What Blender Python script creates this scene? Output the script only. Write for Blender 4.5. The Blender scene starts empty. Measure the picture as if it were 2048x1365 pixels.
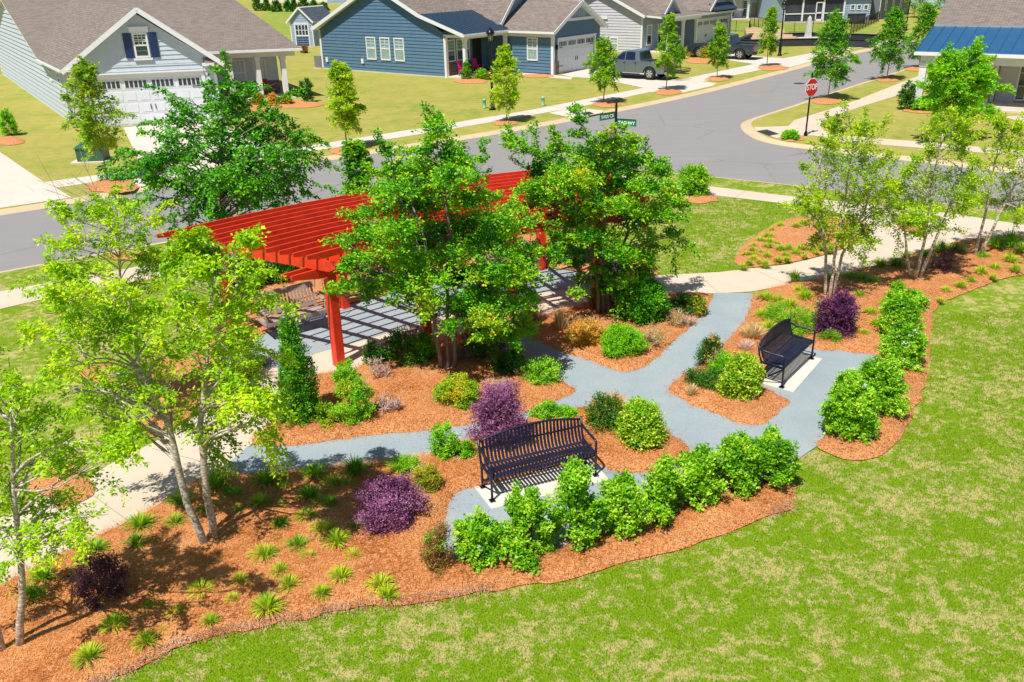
import bpy, bmesh, math, random
import numpy as np
from mathutils import Vector, Matrix
from mathutils.geometry import delaunay_2d_cdt, tessellate_polygon

# ------------------------------------------------------------------ camera, sky, sun, exposure
FPX, PITCH, ROLL, CAMH = 1745.0, math.radians(23.6), math.radians(1.3), 7.85
scene = bpy.context.scene
col = scene.collection
cd = bpy.data.cameras.new('camera'); cam = bpy.data.objects.new('camera', cd); col.objects.link(cam)
cd.sensor_width = 36; cd.lens = FPX / 2048 * 36; cd.clip_start = .1; cd.clip_end = 2000
cam.location = (0, 0, CAMH)
cam.rotation_euler = (Matrix.Rotation(math.pi/2 - PITCH, 4, 'X') @ Matrix.Rotation(-ROLL, 4, 'Z')).to_euler()
scene.camera = cam
SHADOW_AZ, SUN_EL = math.radians(58), math.radians(62)      # the way shadows fall on the ground; height of the sun
world = bpy.data.worlds.new("World"); scene.world = world; world.use_nodes = True
wn = world.node_tree.nodes; wn.clear()
sky = wn.new('ShaderNodeTexSky'); sky.sky_type = 'NISHITA'; sky.sun_disc = False
sky.sun_elevation = SUN_EL
sundir = Vector((-math.cos(SHADOW_AZ)*math.cos(SUN_EL), -math.sin(SHADOW_AZ)*math.cos(SUN_EL), math.sin(SUN_EL)))
sky.sun_rotation = math.atan2(sundir.x, sundir.y)
sky.air_density = 1.0; sky.dust_density = .6; sky.ozone_density = 1.5
bg = wn.new('ShaderNodeBackground'); bg.inputs[1].default_value = .07
wo = wn.new('ShaderNodeOutputWorld')
world.node_tree.links.new(sky.outputs[0], bg.inputs[0]); world.node_tree.links.new(bg.outputs[0], wo.inputs[0])
sd = bpy.data.lights.new('sun', 'SUN'); sd.energy = 4.9; sd.angle = math.radians(.5); sd.color = (1, .955, .87)
sun = bpy.data.objects.new('sun', sd); col.objects.link(sun)
sun.rotation_euler = sundir.to_track_quat('Z', 'Y').to_euler()
scene.view_settings.view_transform = 'Standard'; scene.view_settings.look = 'None'
scene.view_settings.exposure = .28; scene.view_settings.gamma = 1
scene.cycles.max_bounces = 6; scene.cycles.diffuse_bounces = 3; scene.cycles.transmission_bounces = 3
scene.cycles.transparent_max_bounces = 4; scene.cycles.caustics_reflective = False; scene.cycles.caustics_refractive = False

# ------------------------------------------------------------------ surveying helpers (metres; a point of the photo on a plane)
def ray(x, y):
    u = (x-1024)/FPX; v = -(y-682.5)/FPX
    c, s = math.cos(ROLL), math.sin(ROLL)
    lx = u*c + v*s; ly = -u*s + v*c
    return np.array([lx, math.cos(PITCH)+ly*math.sin(PITCH), -math.sin(PITCH)+ly*math.cos(PITCH)])
def G(x, y, z=0.0):
    d = ray(x, y); t = (CAMH-z)/-d[2]; return (d[0]*t, d[1]*t)
def GZ(x, y, z=0.0): return G(x, y, z) + (z,)
def AT(x, y, Y):
    d = ray(x, y); t = Y/d[1]; return np.array([d[0]*t, Y, CAMH+d[2]*t])
class Fr:
    """house frame: origin on the ground, u along the front, v towards the back"""
    def __init__(s, o, deg, vdeg=None):
        s.o = np.array(o[:2]); a = math.radians(deg); b = math.radians(deg+90 if vdeg is None else vdeg)
        s.u = np.array([math.cos(a), math.sin(a)]); s.v = np.array([math.cos(b), math.sin(b)])
        s.M = np.linalg.inv(np.array([s.u, s.v]).T)
    def onv(s, x, y, c):
        d = ray(x, y); t = (c+(s.M@s.o)[1])/(s.M@d[:2])[1]; q = s.M@(d[:2]*t-s.o); return (float(q[0]), CAMH+float(d[2]*t))
    def onu(s, x, y, c):
        d = ray(x, y); t = (c+(s.M@s.o)[0])/(s.M@d[:2])[0]; q = s.M@(d[:2]*t-s.o); return (float(q[1]), CAMH+float(d[2]*t))
    def onz(s, x, y, z=0):
        q = s.M@(np.array(G(x, y, z))-s.o); return (float(q[0]), float(q[1]))
    def W(s, u, v, z): p = s.o+s.u*u+s.v*v; return (float(p[0]), float(p[1]), z)

# ------------------------------------------------------------------ materials
def lin(c): 
    if isinstance(c, str): c = [int(c[i:i+2], 16)/255 for i in (0, 2, 4)]
    return tuple(x/12.92 if x <= .04045 else ((x+.055)/1.055)**2.4 for x in c) + (1,)
class NT:
    def __init__(s, name):
        s.m = bpy.data.materials.new(name); s.m.use_nodes = True; s.t = s.m.node_tree; s.n = s.t.nodes
        s.b = s.n['Principled BSDF']; s.out = s.n['Material Output']
    def add(s, typ, **kw):
        x = s.n.new(typ)
        for k, v in kw.items():
            if k.startswith('i_'): x.inputs[int(k[2:])].default_value = v
            else: setattr(x, k, v)
        return x
    def link(s, a, b): s.t.links.new(a, b)
    def pos(s): return s.add('ShaderNodeNewGeometry').outputs['Position']
    def noise(s, scale, detail=3, vec=None, rough=.55, dist=0):
        x = s.add('ShaderNodeTexNoise'); x.inputs['Scale'].default_value = scale; x.inputs['Detail'].default_value = detail
        x.inputs['Roughness'].default_value = rough; x.inputs['Distortion'].default_value = dist
        s.link(vec if vec is not None else s.pos(), x.inputs['Vector']); return x.outputs['Fac']
    def ramp(s, fac, stops, interp='LINEAR'):
        r = s.add('ShaderNodeValToRGB'); e = r.color_ramp.elements; r.color_ramp.interpolation = interp
        while len(e) < len(stops): e.new(.5)
        for k, (p, c) in enumerate(stops): e[k].position = p; e[k].color = c if not isinstance(c, float) else (c, c, c, 1)
        s.link(fac, r.inputs[0]); return r.outputs[0]
    def mix(s, fac, a, b, typ='MIX'):
        x = s.add('ShaderNodeMix', data_type='RGBA', blend_type=typ)
        for sock, val in ((x.inputs[0], fac), (x.inputs[6], a), (x.inputs[7], b)):
            if hasattr(val, 'is_output'): s.link(val, sock)
            else: sock.default_value = val
        return x.outputs[2]
    def bump(s, h, strength, dist=.02):
        b = s.add('ShaderNodeBump'); b.inputs['Strength'].default_value = strength; b.inputs['Distance'].default_value = dist
        s.link(h, b.inputs['Height']); s.link(b.outputs[0], s.b.inputs['Normal']); return b
    def scaled(s, vec3, rot=0):
        m = s.add('ShaderNodeMapping'); m.inputs['Scale'].default_value = vec3; m.inputs['Rotation'].default_value = (0, 0, rot)
        s.link(s.pos(), m.inputs[0]); return m.outputs[0]
def plain(name, c, rough=.6, metal=0, spec=.5, var=.06, scale=3.0):
    t = NT(name); c = lin(c) if not isinstance(c, tuple) or len(c) < 4 else c
    f = t.noise(scale, 4)
    lo = tuple(x*(1-var) for x in c[:3])+(1,); hi = tuple(min(1, x*(1+var)) for x in c[:3])+(1,)
    t.link(t.ramp(f, [(.3, lo), (.7, hi)]), t.b.inputs['Base Color'])
    t.b.inputs['Roughness'].default_value = rough; t.b.inputs['Metallic'].default_value = metal
    t.b.inputs['Specular IOR Level'].default_value = spec
    return t.m
def leafmat(name, cols, trans=.35, rough=.5, posvar=1.6, spec=.35, gain=(1.65, 1.5, .75)):
    """leaf material: cols dark..light, varied leaf by leaf and clump by clump"""
    t = NT(name); g = t.add('ShaderNodeNewGeometry')
    n = t.noise(posvar, 2)
    r5 = t.add('ShaderNodeMath', operation='MULTIPLY_ADD'); t.link(g.outputs['Random Per Island'], r5.inputs[0]); r5.inputs[1].default_value = .5; r5.inputs[2].default_value = .25
    mm = t.add('ShaderNodeMath', operation='ADD'); t.link(r5.outputs[0], mm.inputs[0])
    m2 = t.add('ShaderNodeMath', operation='MULTIPLY_ADD'); t.link(n, m2.inputs[0]); m2.inputs[1].default_value = 1.6; m2.inputs[2].default_value = -.8
    t.link(m2.outputs[0], mm.inputs[1])
    k = len(cols)
    c = t.ramp(mm.outputs[0], [(i/(k-1), tuple(min(.85, q*w) for q, w in zip(lin(x)[:3], gain))+(1,)) for i, x in enumerate(cols)])
    t.link(c, t.b.inputs['Base Color']); t.b.inputs['Roughness'].default_value = rough
    t.b.inputs['Specular IOR Level'].default_value = spec
    tr = t.add('ShaderNodeBsdfTranslucent'); t.link(c, tr.inputs[0])
    mx = t.add('ShaderNodeMixShader'); mx.inputs[0].default_value = trans
    t.link(t.b.outputs[0], mx.inputs[1]); t.link(tr.outputs[0], mx.inputs[2]); t.link(mx.outputs[0], t.out.inputs[0])
    return t.m
M = {}
def lawnmat(name, green, green2, tan, bias, scale=.55, yellow=None):
    t = NT(name)
    n1 = t.noise(scale, 5, rough=.62, dist=.4); n2 = t.noise(scale*5, 5, rough=.7, dist=.3)
    n3 = t.noise(60, 2, vec=t.scaled((1, .45, 1), .5)); n4 = t.noise(.13, 2)
    n1s = t.add('ShaderNodeMath', operation='MULTIPLY'); t.link(n1, n1s.inputs[0]); n1s.inputs[1].default_value = .62
    a = t.add('ShaderNodeMath', operation='MULTIPLY_ADD'); t.link(n2, a.inputs[0]); a.inputs[1].default_value = .85; t.link(n1s.outputs[0], a.inputs[2])
    b = t.add('ShaderNodeMath', operation='MULTIPLY_ADD'); t.link(n3, b.inputs[0]); b.inputs[1].default_value = .32; t.link(a.outputs[0], b.inputs[2])
    f = t.ramp(b.outputs[0], [(bias-.3, 0.0), (bias+.3, 1.0)])
    gg = t.mix(t.ramp(n3, [(.3, 0.0), (.7, 1.0)]), lin(green), lin(green2))
    if yellow: gg = t.mix(t.ramp(n4, [(.42, 0.0), (.62, 1.0)]), gg, lin(yellow))
    c = t.mix(f, gg, lin(tan))
    t.link(c, t.b.inputs['Base Color']); t.b.inputs['Roughness'].default_value = .9; t.b.inputs['Specular IOR Level'].default_value = .15
    t.bump(n3, .5, .03); return t.m
M['lawn'] = lawnmat('lawn_park', '567604', '7c9a10', 'ada266', 1.17, 1.1)
M['lawn_yard'] = lawnmat('lawn_yard', '7c8a2a', '939636', 'a69c54', .93, .35, '66871a')
M['lawn_far'] = lawnmat('lawn_far', '5c8a1c', '6f9a28', '98974a', 1.0, .2)
t = NT('pine_straw'); n = t.noise(55, 3, vec=t.scaled((1, .25, 1), .7), rough=.7); n2 = t.noise(55, 3, vec=t.scaled((.3, 1, 1), .2), rough=.7); nb = t.noise(1.3, 4)
x = t.add('ShaderNodeMath', operation='ADD'); t.link(n, x.inputs[0]); t.link(n2, x.inputs[1])
c = t.ramp(x.outputs[0], [(.7, lin('7d4220')), (.95, lin('bd723c')), (1.25, lin('dc9f6c'))])
c = t.mix(t.ramp(nb, [(.45, 0.0), (.75, .5)]), c, lin('c98f66'))
t.link(c, t.b.inputs['Base Color']); t.b.inputs['Roughness'].default_value = .9; t.b.inputs['Specular IOR Level'].default_value = .15
t.bump(x.outputs[0], .9, .03); M['mulch'] = t.m
t = NT('gravel'); n = t.noise(130, 2, rough=.8); n2 = t.noise(1.1, 4); n3 = t.noise(.45, 3)
c = t.ramp(n, [(.3, lin('74838d')), (.5, lin('8f9ca4')), (.68, lin('b2babd')), (.78, lin('dedddb'))])
c = t.mix(t.ramp(n2, [(.35, 0.0), (.75, .5)]), c, lin('a8adab')); c = t.mix(t.ramp(n3, [(.5, 0.0), (.75, .35)]), c, lin('76858c'))
t.link(c, t.b.inputs['Base Color']); t.b.inputs['Roughness'].default_value = .95; t.b.inputs['Specular IOR Level'].default_value = .1
t.bump(n, .5, .01); M['gravel'] = t.m
def concmat(name, c1, c2, c3):
    t = NT(name); n = t.noise(.7, 5); n2 = t.noise(40, 3); n3 = t.noise(4, 5, rough=.7)
    c = t.mix(t.ramp(n, [(.3, 0.0), (.7, 1.0)]), lin(c1), lin(c2)); c = t.mix(t.ramp(n3, [(.52, 0.0), (.75, .45)]), c, lin(c3))
    c = t.mix(t.ramp(n2, [(.3, .0), (.8, .18)]), c, lin(c3))
    t.link(c, t.b.inputs['Base Color']); t.b.inputs['Roughness'].default_value = .85; t.b.inputs['Specular IOR Level'].default_value = .2
    t.bump(n2, .12, .01); return t.m
M['concrete'] = concmat('concrete', 'cfc0ae', 'c6b6a3', 'b3a18c')
M['conc_white'] = concmat('concrete_white', 'd2c8bd', 'c9beb2', 'b6aa9d')
M['pad'] = concmat('pad_concrete', 'd8cfc4', 'd2c8bc', 'c4b8aa')
M['curb'] = concmat('curb_concrete', 'cab797', 'bfab8b', 'a89374')
t = NT('asphalt'); n = t.noise(90, 2, rough=.8); n2 = t.noise(.35, 5, rough=.65); n3 = t.noise(.8, 4, vec=t.scaled((.35, 2.4, 1), -.75))
c = t.ramp(n, [(.3, lin('7f7c7c')), (.7, lin('979392'))]); c = t.mix(t.ramp(n2, [(.35, 0.0), (.75, .55)]), c, lin('85827f'))
c = t.mix(t.ramp(n3, [(.5, 0.0), (.75, .3)]), c, lin('9b9898'))
t.link(c, t.b.inputs['Base Color']); t.b.inputs['Roughness'].default_value = .8; t.b.inputs['Specular IOR Level'].default_value = .3
v = t.add('ShaderNodeTexVoronoi', feature='DISTANCE_TO_EDGE'); v.inputs['Scale'].default_value = .22; t.link(t.mix(.12, t.pos(), t.add('ShaderNodeTexNoise', i_2=1.5).outputs['Color']), v.inputs['Vector'])
ck = t.ramp(v.outputs[0], [(.0, 1.0), (.006, 0.0)]); mk = t.ramp(t.noise(.12, 2), [(.48, 0.0), (.56, .55)])
c = t.mix(t.mix(1.0, ck, mk, 'MULTIPLY'), c, lin('4f4e4d')); st = t.ramp(t.noise(.6, 2, rough=.4), [(.68, 0.0), (.78, .3)]); c = t.mix(st, c, lin('6a6866')); t.link(c, t.b.inputs['Base Color'])
t.bump(n, .3, .01); M['asphalt'] = t.m
def uvbrick(name, c1, c2, mort, w, h, ms, rough=.9, off=.5, bump=.4, smooth=.1, squash=1):
    t = NT(name); uv = t.add('ShaderNodeTexCoord').outputs['UV']
    b = t.add('ShaderNodeTexBrick'); b.offset = off; b.squash = squash
    t.link(uv, b.inputs['Vector']); b.inputs['Scale'].default_value = 1; b.inputs['Brick Width'].default_value = w; b.inputs['Row Height'].default_value = h
    b.inputs['Mortar Size'].default_value = ms; b.inputs['Mortar Smooth'].default_value = smooth
    b.inputs['Color1'].default_value = lin(c1); b.inputs['Color2'].default_value = lin(c2); b.inputs['Mortar'].default_value = lin(mort)
    n = t.noise(6, 5, rough=.75); c = t.mix(t.ramp(n, [(.35, .0), (.75, .6)]), b.outputs[0], lin(c2))
    n2 = t.noise(45, 2); c = t.mix(t.ramp(n2, [(.35, .0), (.8, .35)]), c, lin(c1))
    t.link(c, t.b.inputs['Base Color']); t.b.inputs['Roughness'].default_value = rough; t.b.inputs['Specular IOR Level'].default_value = .2
    inv = t.add('ShaderNodeMath', operation='SUBTRACT'); inv.inputs[0].default_value = 1; t.link(b.outputs['Fac'], inv.inputs[1])
    t.bump(inv.outputs[0], bump, .02); return t.m
M['shingle'] = uvbrick('roof_shingles', '6f655f', '8c827a', '5a514c', .33, .145, .012, bump=.6)
M['shingle_slate'] = uvbrick('dark_shingles', '454d5a', '5a636f', '383d45', .33, .145, .012)
M['stone'] = uvbrick('stone_veneer', '5d4f51', '8c7b78', '3c3537', .36, .1, .012, squash=.7)
M['stone_light'] = uvbrick('pale_stone', 'a4a6ab', 'c6c6c8', '8b8c90', .6, .12, .006)
M['wall_paleblue'] = plain('siding_pale_blue', 'b9c4cf', .55)
M['wall_blue'] = plain('siding_blue', '55758f', .5)
M['wall_grey'] = plain('siding_grey', 'bfbec6', .55)
M['wall_steel'] = plain('siding_steel_blue', '93a6bd', .55)
M['wall_darkgrey'] = plain('siding_dark_grey', '6c717b', .6)
M['wall_aqua'] = plain('render_aqua', 'b7cdd2', .6)
M['wall_white'] = plain('wall_white', 'd9d6cf', .6)
M['trim'] = plain('white_trim', 'dedfe2', .45, var=.03)
M['door_white'] = plain('door_white', 'd8dce5', .4, var=.03)
M['navy'] = plain('navy_paint', '1f3a66', .5)
M['metal_roof'] = plain('navy_metal_roof', '33475b', .4, .2, var=.1)
M['metal_blue'] = plain('blue_metal_roof', '2f6088', .4, .2, var=.08)
M['metal_green'] = plain('green_metal_roof', '8fb0ac', .4, .3)
M['glass'] = plain('window_glass', '26343f', .08, 0, .9, var=.3, scale=1.2)
M['blind'] = plain('window_blind', '9fb3b2', .3, 0, .7, var=.15)
M['curtain'] = plain('window_curtain', '8fa7a4', .25, 0, .8, var=.3, scale=9)
M['screen'] = plain('porch_screen', '3b3f4a', .6, 0, .3, var=.25, scale=1.0)
M['dark'] = plain('dark_void', '15171a', .7)
M['black'] = plain('black_metal', '15161c', .35, .4, var=.15)
M['bench'] = plain('bench_coating', '20233a', .38, .15, .6, var=.25, scale=6)
M['red'] = plain('pergola_red', 'dd3c20', .5, var=.17, scale=7)
M['oldwood'] = None
t = NT('weathered_wood'); n = t.noise(20, 4, vec=t.scaled((.3, 3, 3), .6)); t.link(t.ramp(n, [(.3, lin('85756f')), (.7, lin('b5a59d'))]), t.b.inputs['Base Color']); t.b.inputs['Roughness'].default_value = .85; t.bump(n, .3, .01); M['oldwood'] = t.m
t = NT('birch_bark'); n = t.noise(14, 4, vec=t.scaled((1, 1, 3)), rough=.7); t.link(t.ramp(n, [(.3, lin('6b5d52')), (.5, lin('b3a596')), (.62, lin('dcd2c8'))]), t.b.inputs['Base Color']); t.b.inputs['Roughness'].default_value = .85; t.bump(n, .6, .02); M['birch'] = t.m
t = NT('crape_bark'); n = t.noise(12, 4, vec=t.scaled((2, 2, .5)), rough=.6); t.link(t.ramp(n, [(.3, lin('5c5149')), (.7, lin('8f8378'))]), t.b.inputs['Base Color']); t.b.inputs['Roughness'].default_value = .8; t.bump(n, .4, .01); M['bark'] = t.m
M['bark_grey'] = plain('young_bark', '82776b', .9, var=.3, scale=20)
M['joint'] = plain('concrete_joint', '9c9184', .9)  # plain mid-grey of the joints in kerbs and walks
M['twig'] = plain('twig', '6a5448', .9, var=.3, scale=20)
M['twig_pale'] = plain('pale_twig', 'a8917c', .9, var=.3, scale=20)
M['green_box'] = plain('green_cabinet', '35604f', .5)
M['pedestal'] = plain('pale_green_plastic', '8db79b', .5)
M['sign_red'] = plain('sign_red', 'cf1430', .35, var=.03)
M['sign_green'] = plain('sign_green', '087a5a', .35, var=.05)
M['sign_white'] = plain('sign_white', 'f2f2f2', .4, var=.02)
M['paint_truck'] = None
def carpaint(name, c):
    t = NT(name); t.b.inputs['Base Color'].default_value = lin(c); t.b.inputs['Metallic'].default_value = .55; t.b.inputs['Roughness'].default_value = .35
    t.b.inputs['Coat Weight'].default_value = .8; t.b.inputs['Coat Roughness'].default_value = .06; n = t.noise(400, 1); t.link(t.mix(n, tuple(x*.9 for x in lin(c)[:3])+(1,), tuple(x*1.1 for x in lin(c)[:3])+(1,)), t.b.inputs['Base Color']); return t.m
M['paint_silver'] = carpaint('silver_paint', '737f88'); M['paint_slate'] = carpaint('slate_paint', '3d4a54')
M['tyre'] = plain('tyre_rubber', '17181a', .85); M['rim'] = plain('alloy_rim', 'c9ccd0', .3, .7)
M['carglass'] = plain('car_glass', '0f1b33', .05, 0, .9); M['tail'] = plain('tail_lamp', '9d1820', .2)
M['chrome'] = plain('chrome', 'b9bdc2', .2, .9); M['lampglass'] = plain('lamp_glass', '9c9686', .2, 0, .7)
M['red_chair'] = plain('red_paint', 'b0173a', .5); M['pink_chair'] = plain('magenta_paint', 'c2187a', .5)
M['ac'] = plain('grey_cabinet', '8e9196', .5)
M['ston_pale'] = plain('pale_granite', 'c9c8c2', .8, var=.1); M['wallstone'] = plain('dark_wall_block', '2f3136', .8, var=.3)
# ------------------------------------------------------------------ mesh helpers
def link(o, parent=None):
    col.objects.link(o)
    if parent is not None: o.parent = parent
    return o
def tag(o, label=None, cat=None, group=None, kind=None):
    if label: o['label'] = label
    if cat: o['category'] = cat
    if group: o['group'] = group
    if kind: o['kind'] = kind
    return o
def thing(name, label, cat, loc=(0, 0, 0), group=None, rz=0):
    o = bpy.data.objects.new(name, None); link(o); o.location = loc; o.rotation_euler = (0, 0, rz); o.empty_display_size = .2
    return tag(o, label, cat, group)
class MB:
    def __init__(s): s.v = []; s.f = []; s.m = []; s.sm = []
    def face(s, pts, m=0, smooth=False):
        k = len(s.v); s.v += [tuple(map(float, p)) for p in pts]; s.f.append(tuple(range(k, k+len(pts)))); s.m.append(m); s.sm.append(smooth)
    def hexa(s, p, m=0):
        """p: 8 points, 0-3 bottom ring, 4-7 top ring"""
        k = len(s.v); s.v += [tuple(map(float, q)) for q in p]
        for f in ((3, 2, 1, 0), (4, 5, 6, 7), (0, 1, 5, 4), (1, 2, 6, 5), (2, 3, 7, 6), (3, 0, 4, 7)):
            s.f.append(tuple(k+i for i in f)); s.m.append(m); s.sm.append(False)
    def box(s, x0, y0, z0, x1, y1, z1, m=0):
        s.hexa([(x0, y0, z0), (x1, y0, z0), (x1, y1, z0), (x0, y1, z0), (x0, y0, z1), (x1, y0, z1), (x1, y1, z1), (x0, y1, z1)], m)
    def fbox(s, F, u0, v0, z0, u1, v1, z1, m=0):
        s.hexa([F.W(u0, v0, z0), F.W(u1, v0, z0), F.W(u1, v1, z0), F.W(u0, v1, z0), F.W(u0, v0, z1), F.W(u1, v0, z1), F.W(u1, v1, z1), F.W(u0, v1, z1)], m)
    def obox(s, o, ax, ay, az, a0, a1, b0, b1, c0, c1, m=0):
        """box in an arbitrary basis: o + a*ax + b*ay + c*az"""
        o, ax, ay, az = map(np.array, (o, ax, ay, az))
        P = lambda a, b, c: o+ax*a+ay*b+az*c
        s.hexa([P(a0, b0, c0), P(a1, b0, c0), P(a1, b1, c0), P(a0, b1, c0), P(a0, b0, c1), P(a1, b0, c1), P(a1, b1, c1), P(a0, b1, c1)], m)
    def prism(s, poly, z0, z1, m=0):
        n = len(poly); k = len(s.v); s.v += [(x, y, z0) for x, y in poly]+[(x, y, z1) for x, y in poly]
        s.f.append(tuple(range(k+n, k+2*n))); s.m.append(m); s.sm.append(False)
        s.f.append(tuple(range(k+n-1, k-1, -1))); s.m.append(m); s.sm.append(False)
        for i in range(n):
            j = (i+1) % n; s.f.append((k+i, k+j, k+n+j, k+n+i)); s.m.append(m); s.sm.append(False)
    def bar(s, a, b, w, h, m=0, up=(0, 0, 1)):
        a = np.array(a, float); b = np.array(b, float); d = b-a; L = np.linalg.norm(d); d /= L
        x = np.cross(d, up); nx = np.linalg.norm(x)
        x = x/nx if nx > 1e-6 else np.array([1., 0, 0]); y = np.cross(x, d)
        s.obox(a, d, x, y, 0, L, -w/2, w/2, -h/2, h/2, m)
    def tube(s, pts, r, n=8, m=0, caps=True, smooth=True):
        pts = [np.array(p, float) for p in pts]; r = list(r) if hasattr(r, '__len__') else [r]*len(pts)
        k0 = len(s.v); ref = np.array([.13, .27, .95])
        for i, p in enumerate(pts):
            d = pts[min(i+1, len(pts)-1)]-pts[max(i-1, 0)]; d /= (np.linalg.norm(d)+1e-9)
            rr = ref if abs(d@ref) < .97 else np.array([1., 0, 0])
            x = np.cross(d, rr); x /= np.linalg.norm(x); y = np.cross(d, x)
            for j in range(n):
                a = 2*math.pi*j/n; s.v.append(tuple(p+(x*math.cos(a)+y*math.sin(a))*r[i]))
        for i in range(len(pts)-1):
            for j in range(n):
                a = k0+i*n+j; b = k0+i*n+(j+1) % n; s.f.append((a, b, b+n, a+n)); s.m.append(m); s.sm.append(smooth)
        if caps:
            s.f.append(tuple(k0+j for j in range(n-1, -1, -1))); s.m.append(m); s.sm.append(False)
            e = k0+(len(pts)-1)*n; s.f.append(tuple(e+j for j in range(n))); s.m.append(m); s.sm.append(False)
    def lathe(s, prof, n=16, m=0, o=(0, 0, 0)):
        k0 = len(s.v)
        for (r, z) in prof:
            for j in range(n):
                a = 2*math.pi*j/n; s.v.append((o[0]+r*math.cos(a), o[1]+r*math.sin(a), o[2]+z))
        for i in range(len(prof)-1):
            for j in range(n):
                a = k0+i*n+j; b = k0+i*n+(j+1) % n; s.f.append((a, b, b+n, a+n)); s.m.append(m); s.sm.append(True)
        s.f.append(tuple(k0+j for j in range(n-1, -1, -1))); s.m.append(m); s.sm.append(False)
        e = k0+(len(prof)-1)*n; s.f.append(tuple(e+j for j in range(n))); s.m.append(m); s.sm.append(False)
    def build(s, name, mats, parent=None, bevel=0, uv=False, local=False):
        me = bpy.data.meshes.new(name)
        off = np.array(parent.location) if (parent is not None and not local) else np.zeros(3)
        if parent is not None and not local and parent.parent is not None: off = off+np.array(parent.parent.location)
        V = [tuple(np.array(p)-off) for p in s.v]
        me.from_pydata(V, [], s.f)
        for mm in (mats if isinstance(mats, (list, tuple)) else [mats]): me.materials.append(mm)
        me.polygons.foreach_set('material_index', s.m); me.polygons.foreach_set('use_smooth', s.sm)
        if uv:
            L = me.uv_layers.new(name='uv')
            for p in me.polygons:
                n = p.normal; h = Vector((-n.y, n.x, 0))
                h = h.normalized() if h.length > .02 else Vector((1, 0, 0)); w = n.cross(h)
                for li in p.loop_indices:
                    c = Vector(s.v[me.loops[li].vertex_index]); L.data[li].uv = (c.dot(h), c.dot(w))
        me.update()
        o = bpy.data.objects.new(name, me); link(o, parent)
        if bevel:
            b = o.modifiers.new('bevel', 'BEVEL'); b.width = bevel; b.segments = 2; b.limit_method = 'ANGLE'
        return o
def npmesh(name, V, n, mat, parent=None, smooth=False):
    """V: (k*n,3) vertices, every n in a row a face"""
    V = np.asarray(V, np.float32).reshape(-1, 3); k = len(V)//n
    me = bpy.data.meshes.new(name); me.vertices.add(len(V)); me.vertices.foreach_set('co', V.ravel())
    me.loops.add(len(V)); me.loops.foreach_set('vertex_index', np.arange(len(V), dtype=np.int32))
    me.polygons.add(k); me.polygons.foreach_set('loop_start', np.arange(0, k*n, n, dtype=np.int32))
    try: me.polygons.foreach_set('loop_total', np.full(k, n, dtype=np.int32))
    except Exception: pass
    me.materials.append(mat); me.update(calc_edges=True)
    o = bpy.data.objects.new(name, me); link(o, parent); return o
def inside(P, poly):
    P = np.asarray(P); poly = np.asarray(poly); x, y = P[:, 0], P[:, 1]; r = np.zeros(len(P), bool); j = len(poly)-1
    for i in range(len(poly)):
        xi, yi = poly[i]; xj, yj = poly[j]
        c = ((yi > y) != (yj > y)) & (x < (xj-xi)*(y-yi)/((yj-yi) if yj != yi else 1e-9)+xi); r ^= c; j = i
    return r
def edgedist(P, poly):
    P = np.asarray(P, float); poly = np.asarray(poly, float); d = np.full(len(P), 1e9)
    for i in range(len(poly)):
        a = poly[i]; b = poly[(i+1) % len(poly)]; ab = b-a
        t = np.clip(((P-a)@ab)/(ab@ab+1e-12), 0, 1); d = np.minimum(d, np.linalg.norm(P-(a+t[:, None]*ab), axis=1))
    return d
def smooth_poly(poly, it=2, closed=True):
    P = [np.array(p, float) for p in poly]
    for _ in range(it):
        Q = []; n = len(P)
        for i in range(n if closed else n-1):
            a, b = P[i], P[(i+1) % n]; Q += [a*.75+b*.25, a*.25+b*.75]
        if not closed: Q = [P[0]]+Q+[P[-1]]
        P = Q
    return [tuple(p) for p in P]
def px(poly, z=0.0): return [G(x, y, z) for x, y in poly]
def sheet(name, poly, z, mat, kind='structure', sm=0):
    if sm: poly = smooth_poly(poly, sm)
    T = tessellate_polygon([[Vector((x, y, 0)) for x, y in poly]])
    me = bpy.data.meshes.new(name); F = []
    for a, b, c in T:
        p, q, r = poly[a], poly[b], poly[c]
        cr = (q[0]-p[0])*(r[1]-p[1])-(q[1]-p[1])*(r[0]-p[0])
        F.append((a, b, c) if cr > 0 else (a, c, b))
    me.from_pydata([(x, y, z) for x, y in poly], [], F); me.materials.append(mat); me.update()
    o = bpy.data.objects.new(name, me); link(o); tag(o, kind=kind); return o
rng = np.random.default_rng(7)
# ------------------------------------------------------------------ planted beds: mounded pine straw
BEDS = []
def vnoise(P, s, seed=0):
    """cheap smooth value noise"""
    P = np.asarray(P)[:, :2]*s; i = np.floor(P).astype(int); f = P-i; f = f*f*(3-2*f)
    def h(a, b): 
        v = np.sin(a*127.1+b*311.7+seed*74.7)*43758.5453; return v-np.floor(v)
    a = h(i[:, 0], i[:, 1]); b = h(i[:, 0]+1, i[:, 1]); c = h(i[:, 0], i[:, 1]+1); d = h(i[:, 0]+1, i[:, 1]+1)
    return (a*(1-f[:, 0])+b*f[:, 0])*(1-f[:, 1])+(c*(1-f[:, 0])+d*f[:, 0])*f[:, 1]
def bedz(P, poly, h=.07):
    d = edgedist(P, poly)
    return .014+h*np.clip(d/.35, 0, 1)**.6+(.035*vnoise(P, 3.1)+.02*vnoise(P, 9))*np.clip(d/.12, 0, 1)
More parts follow.
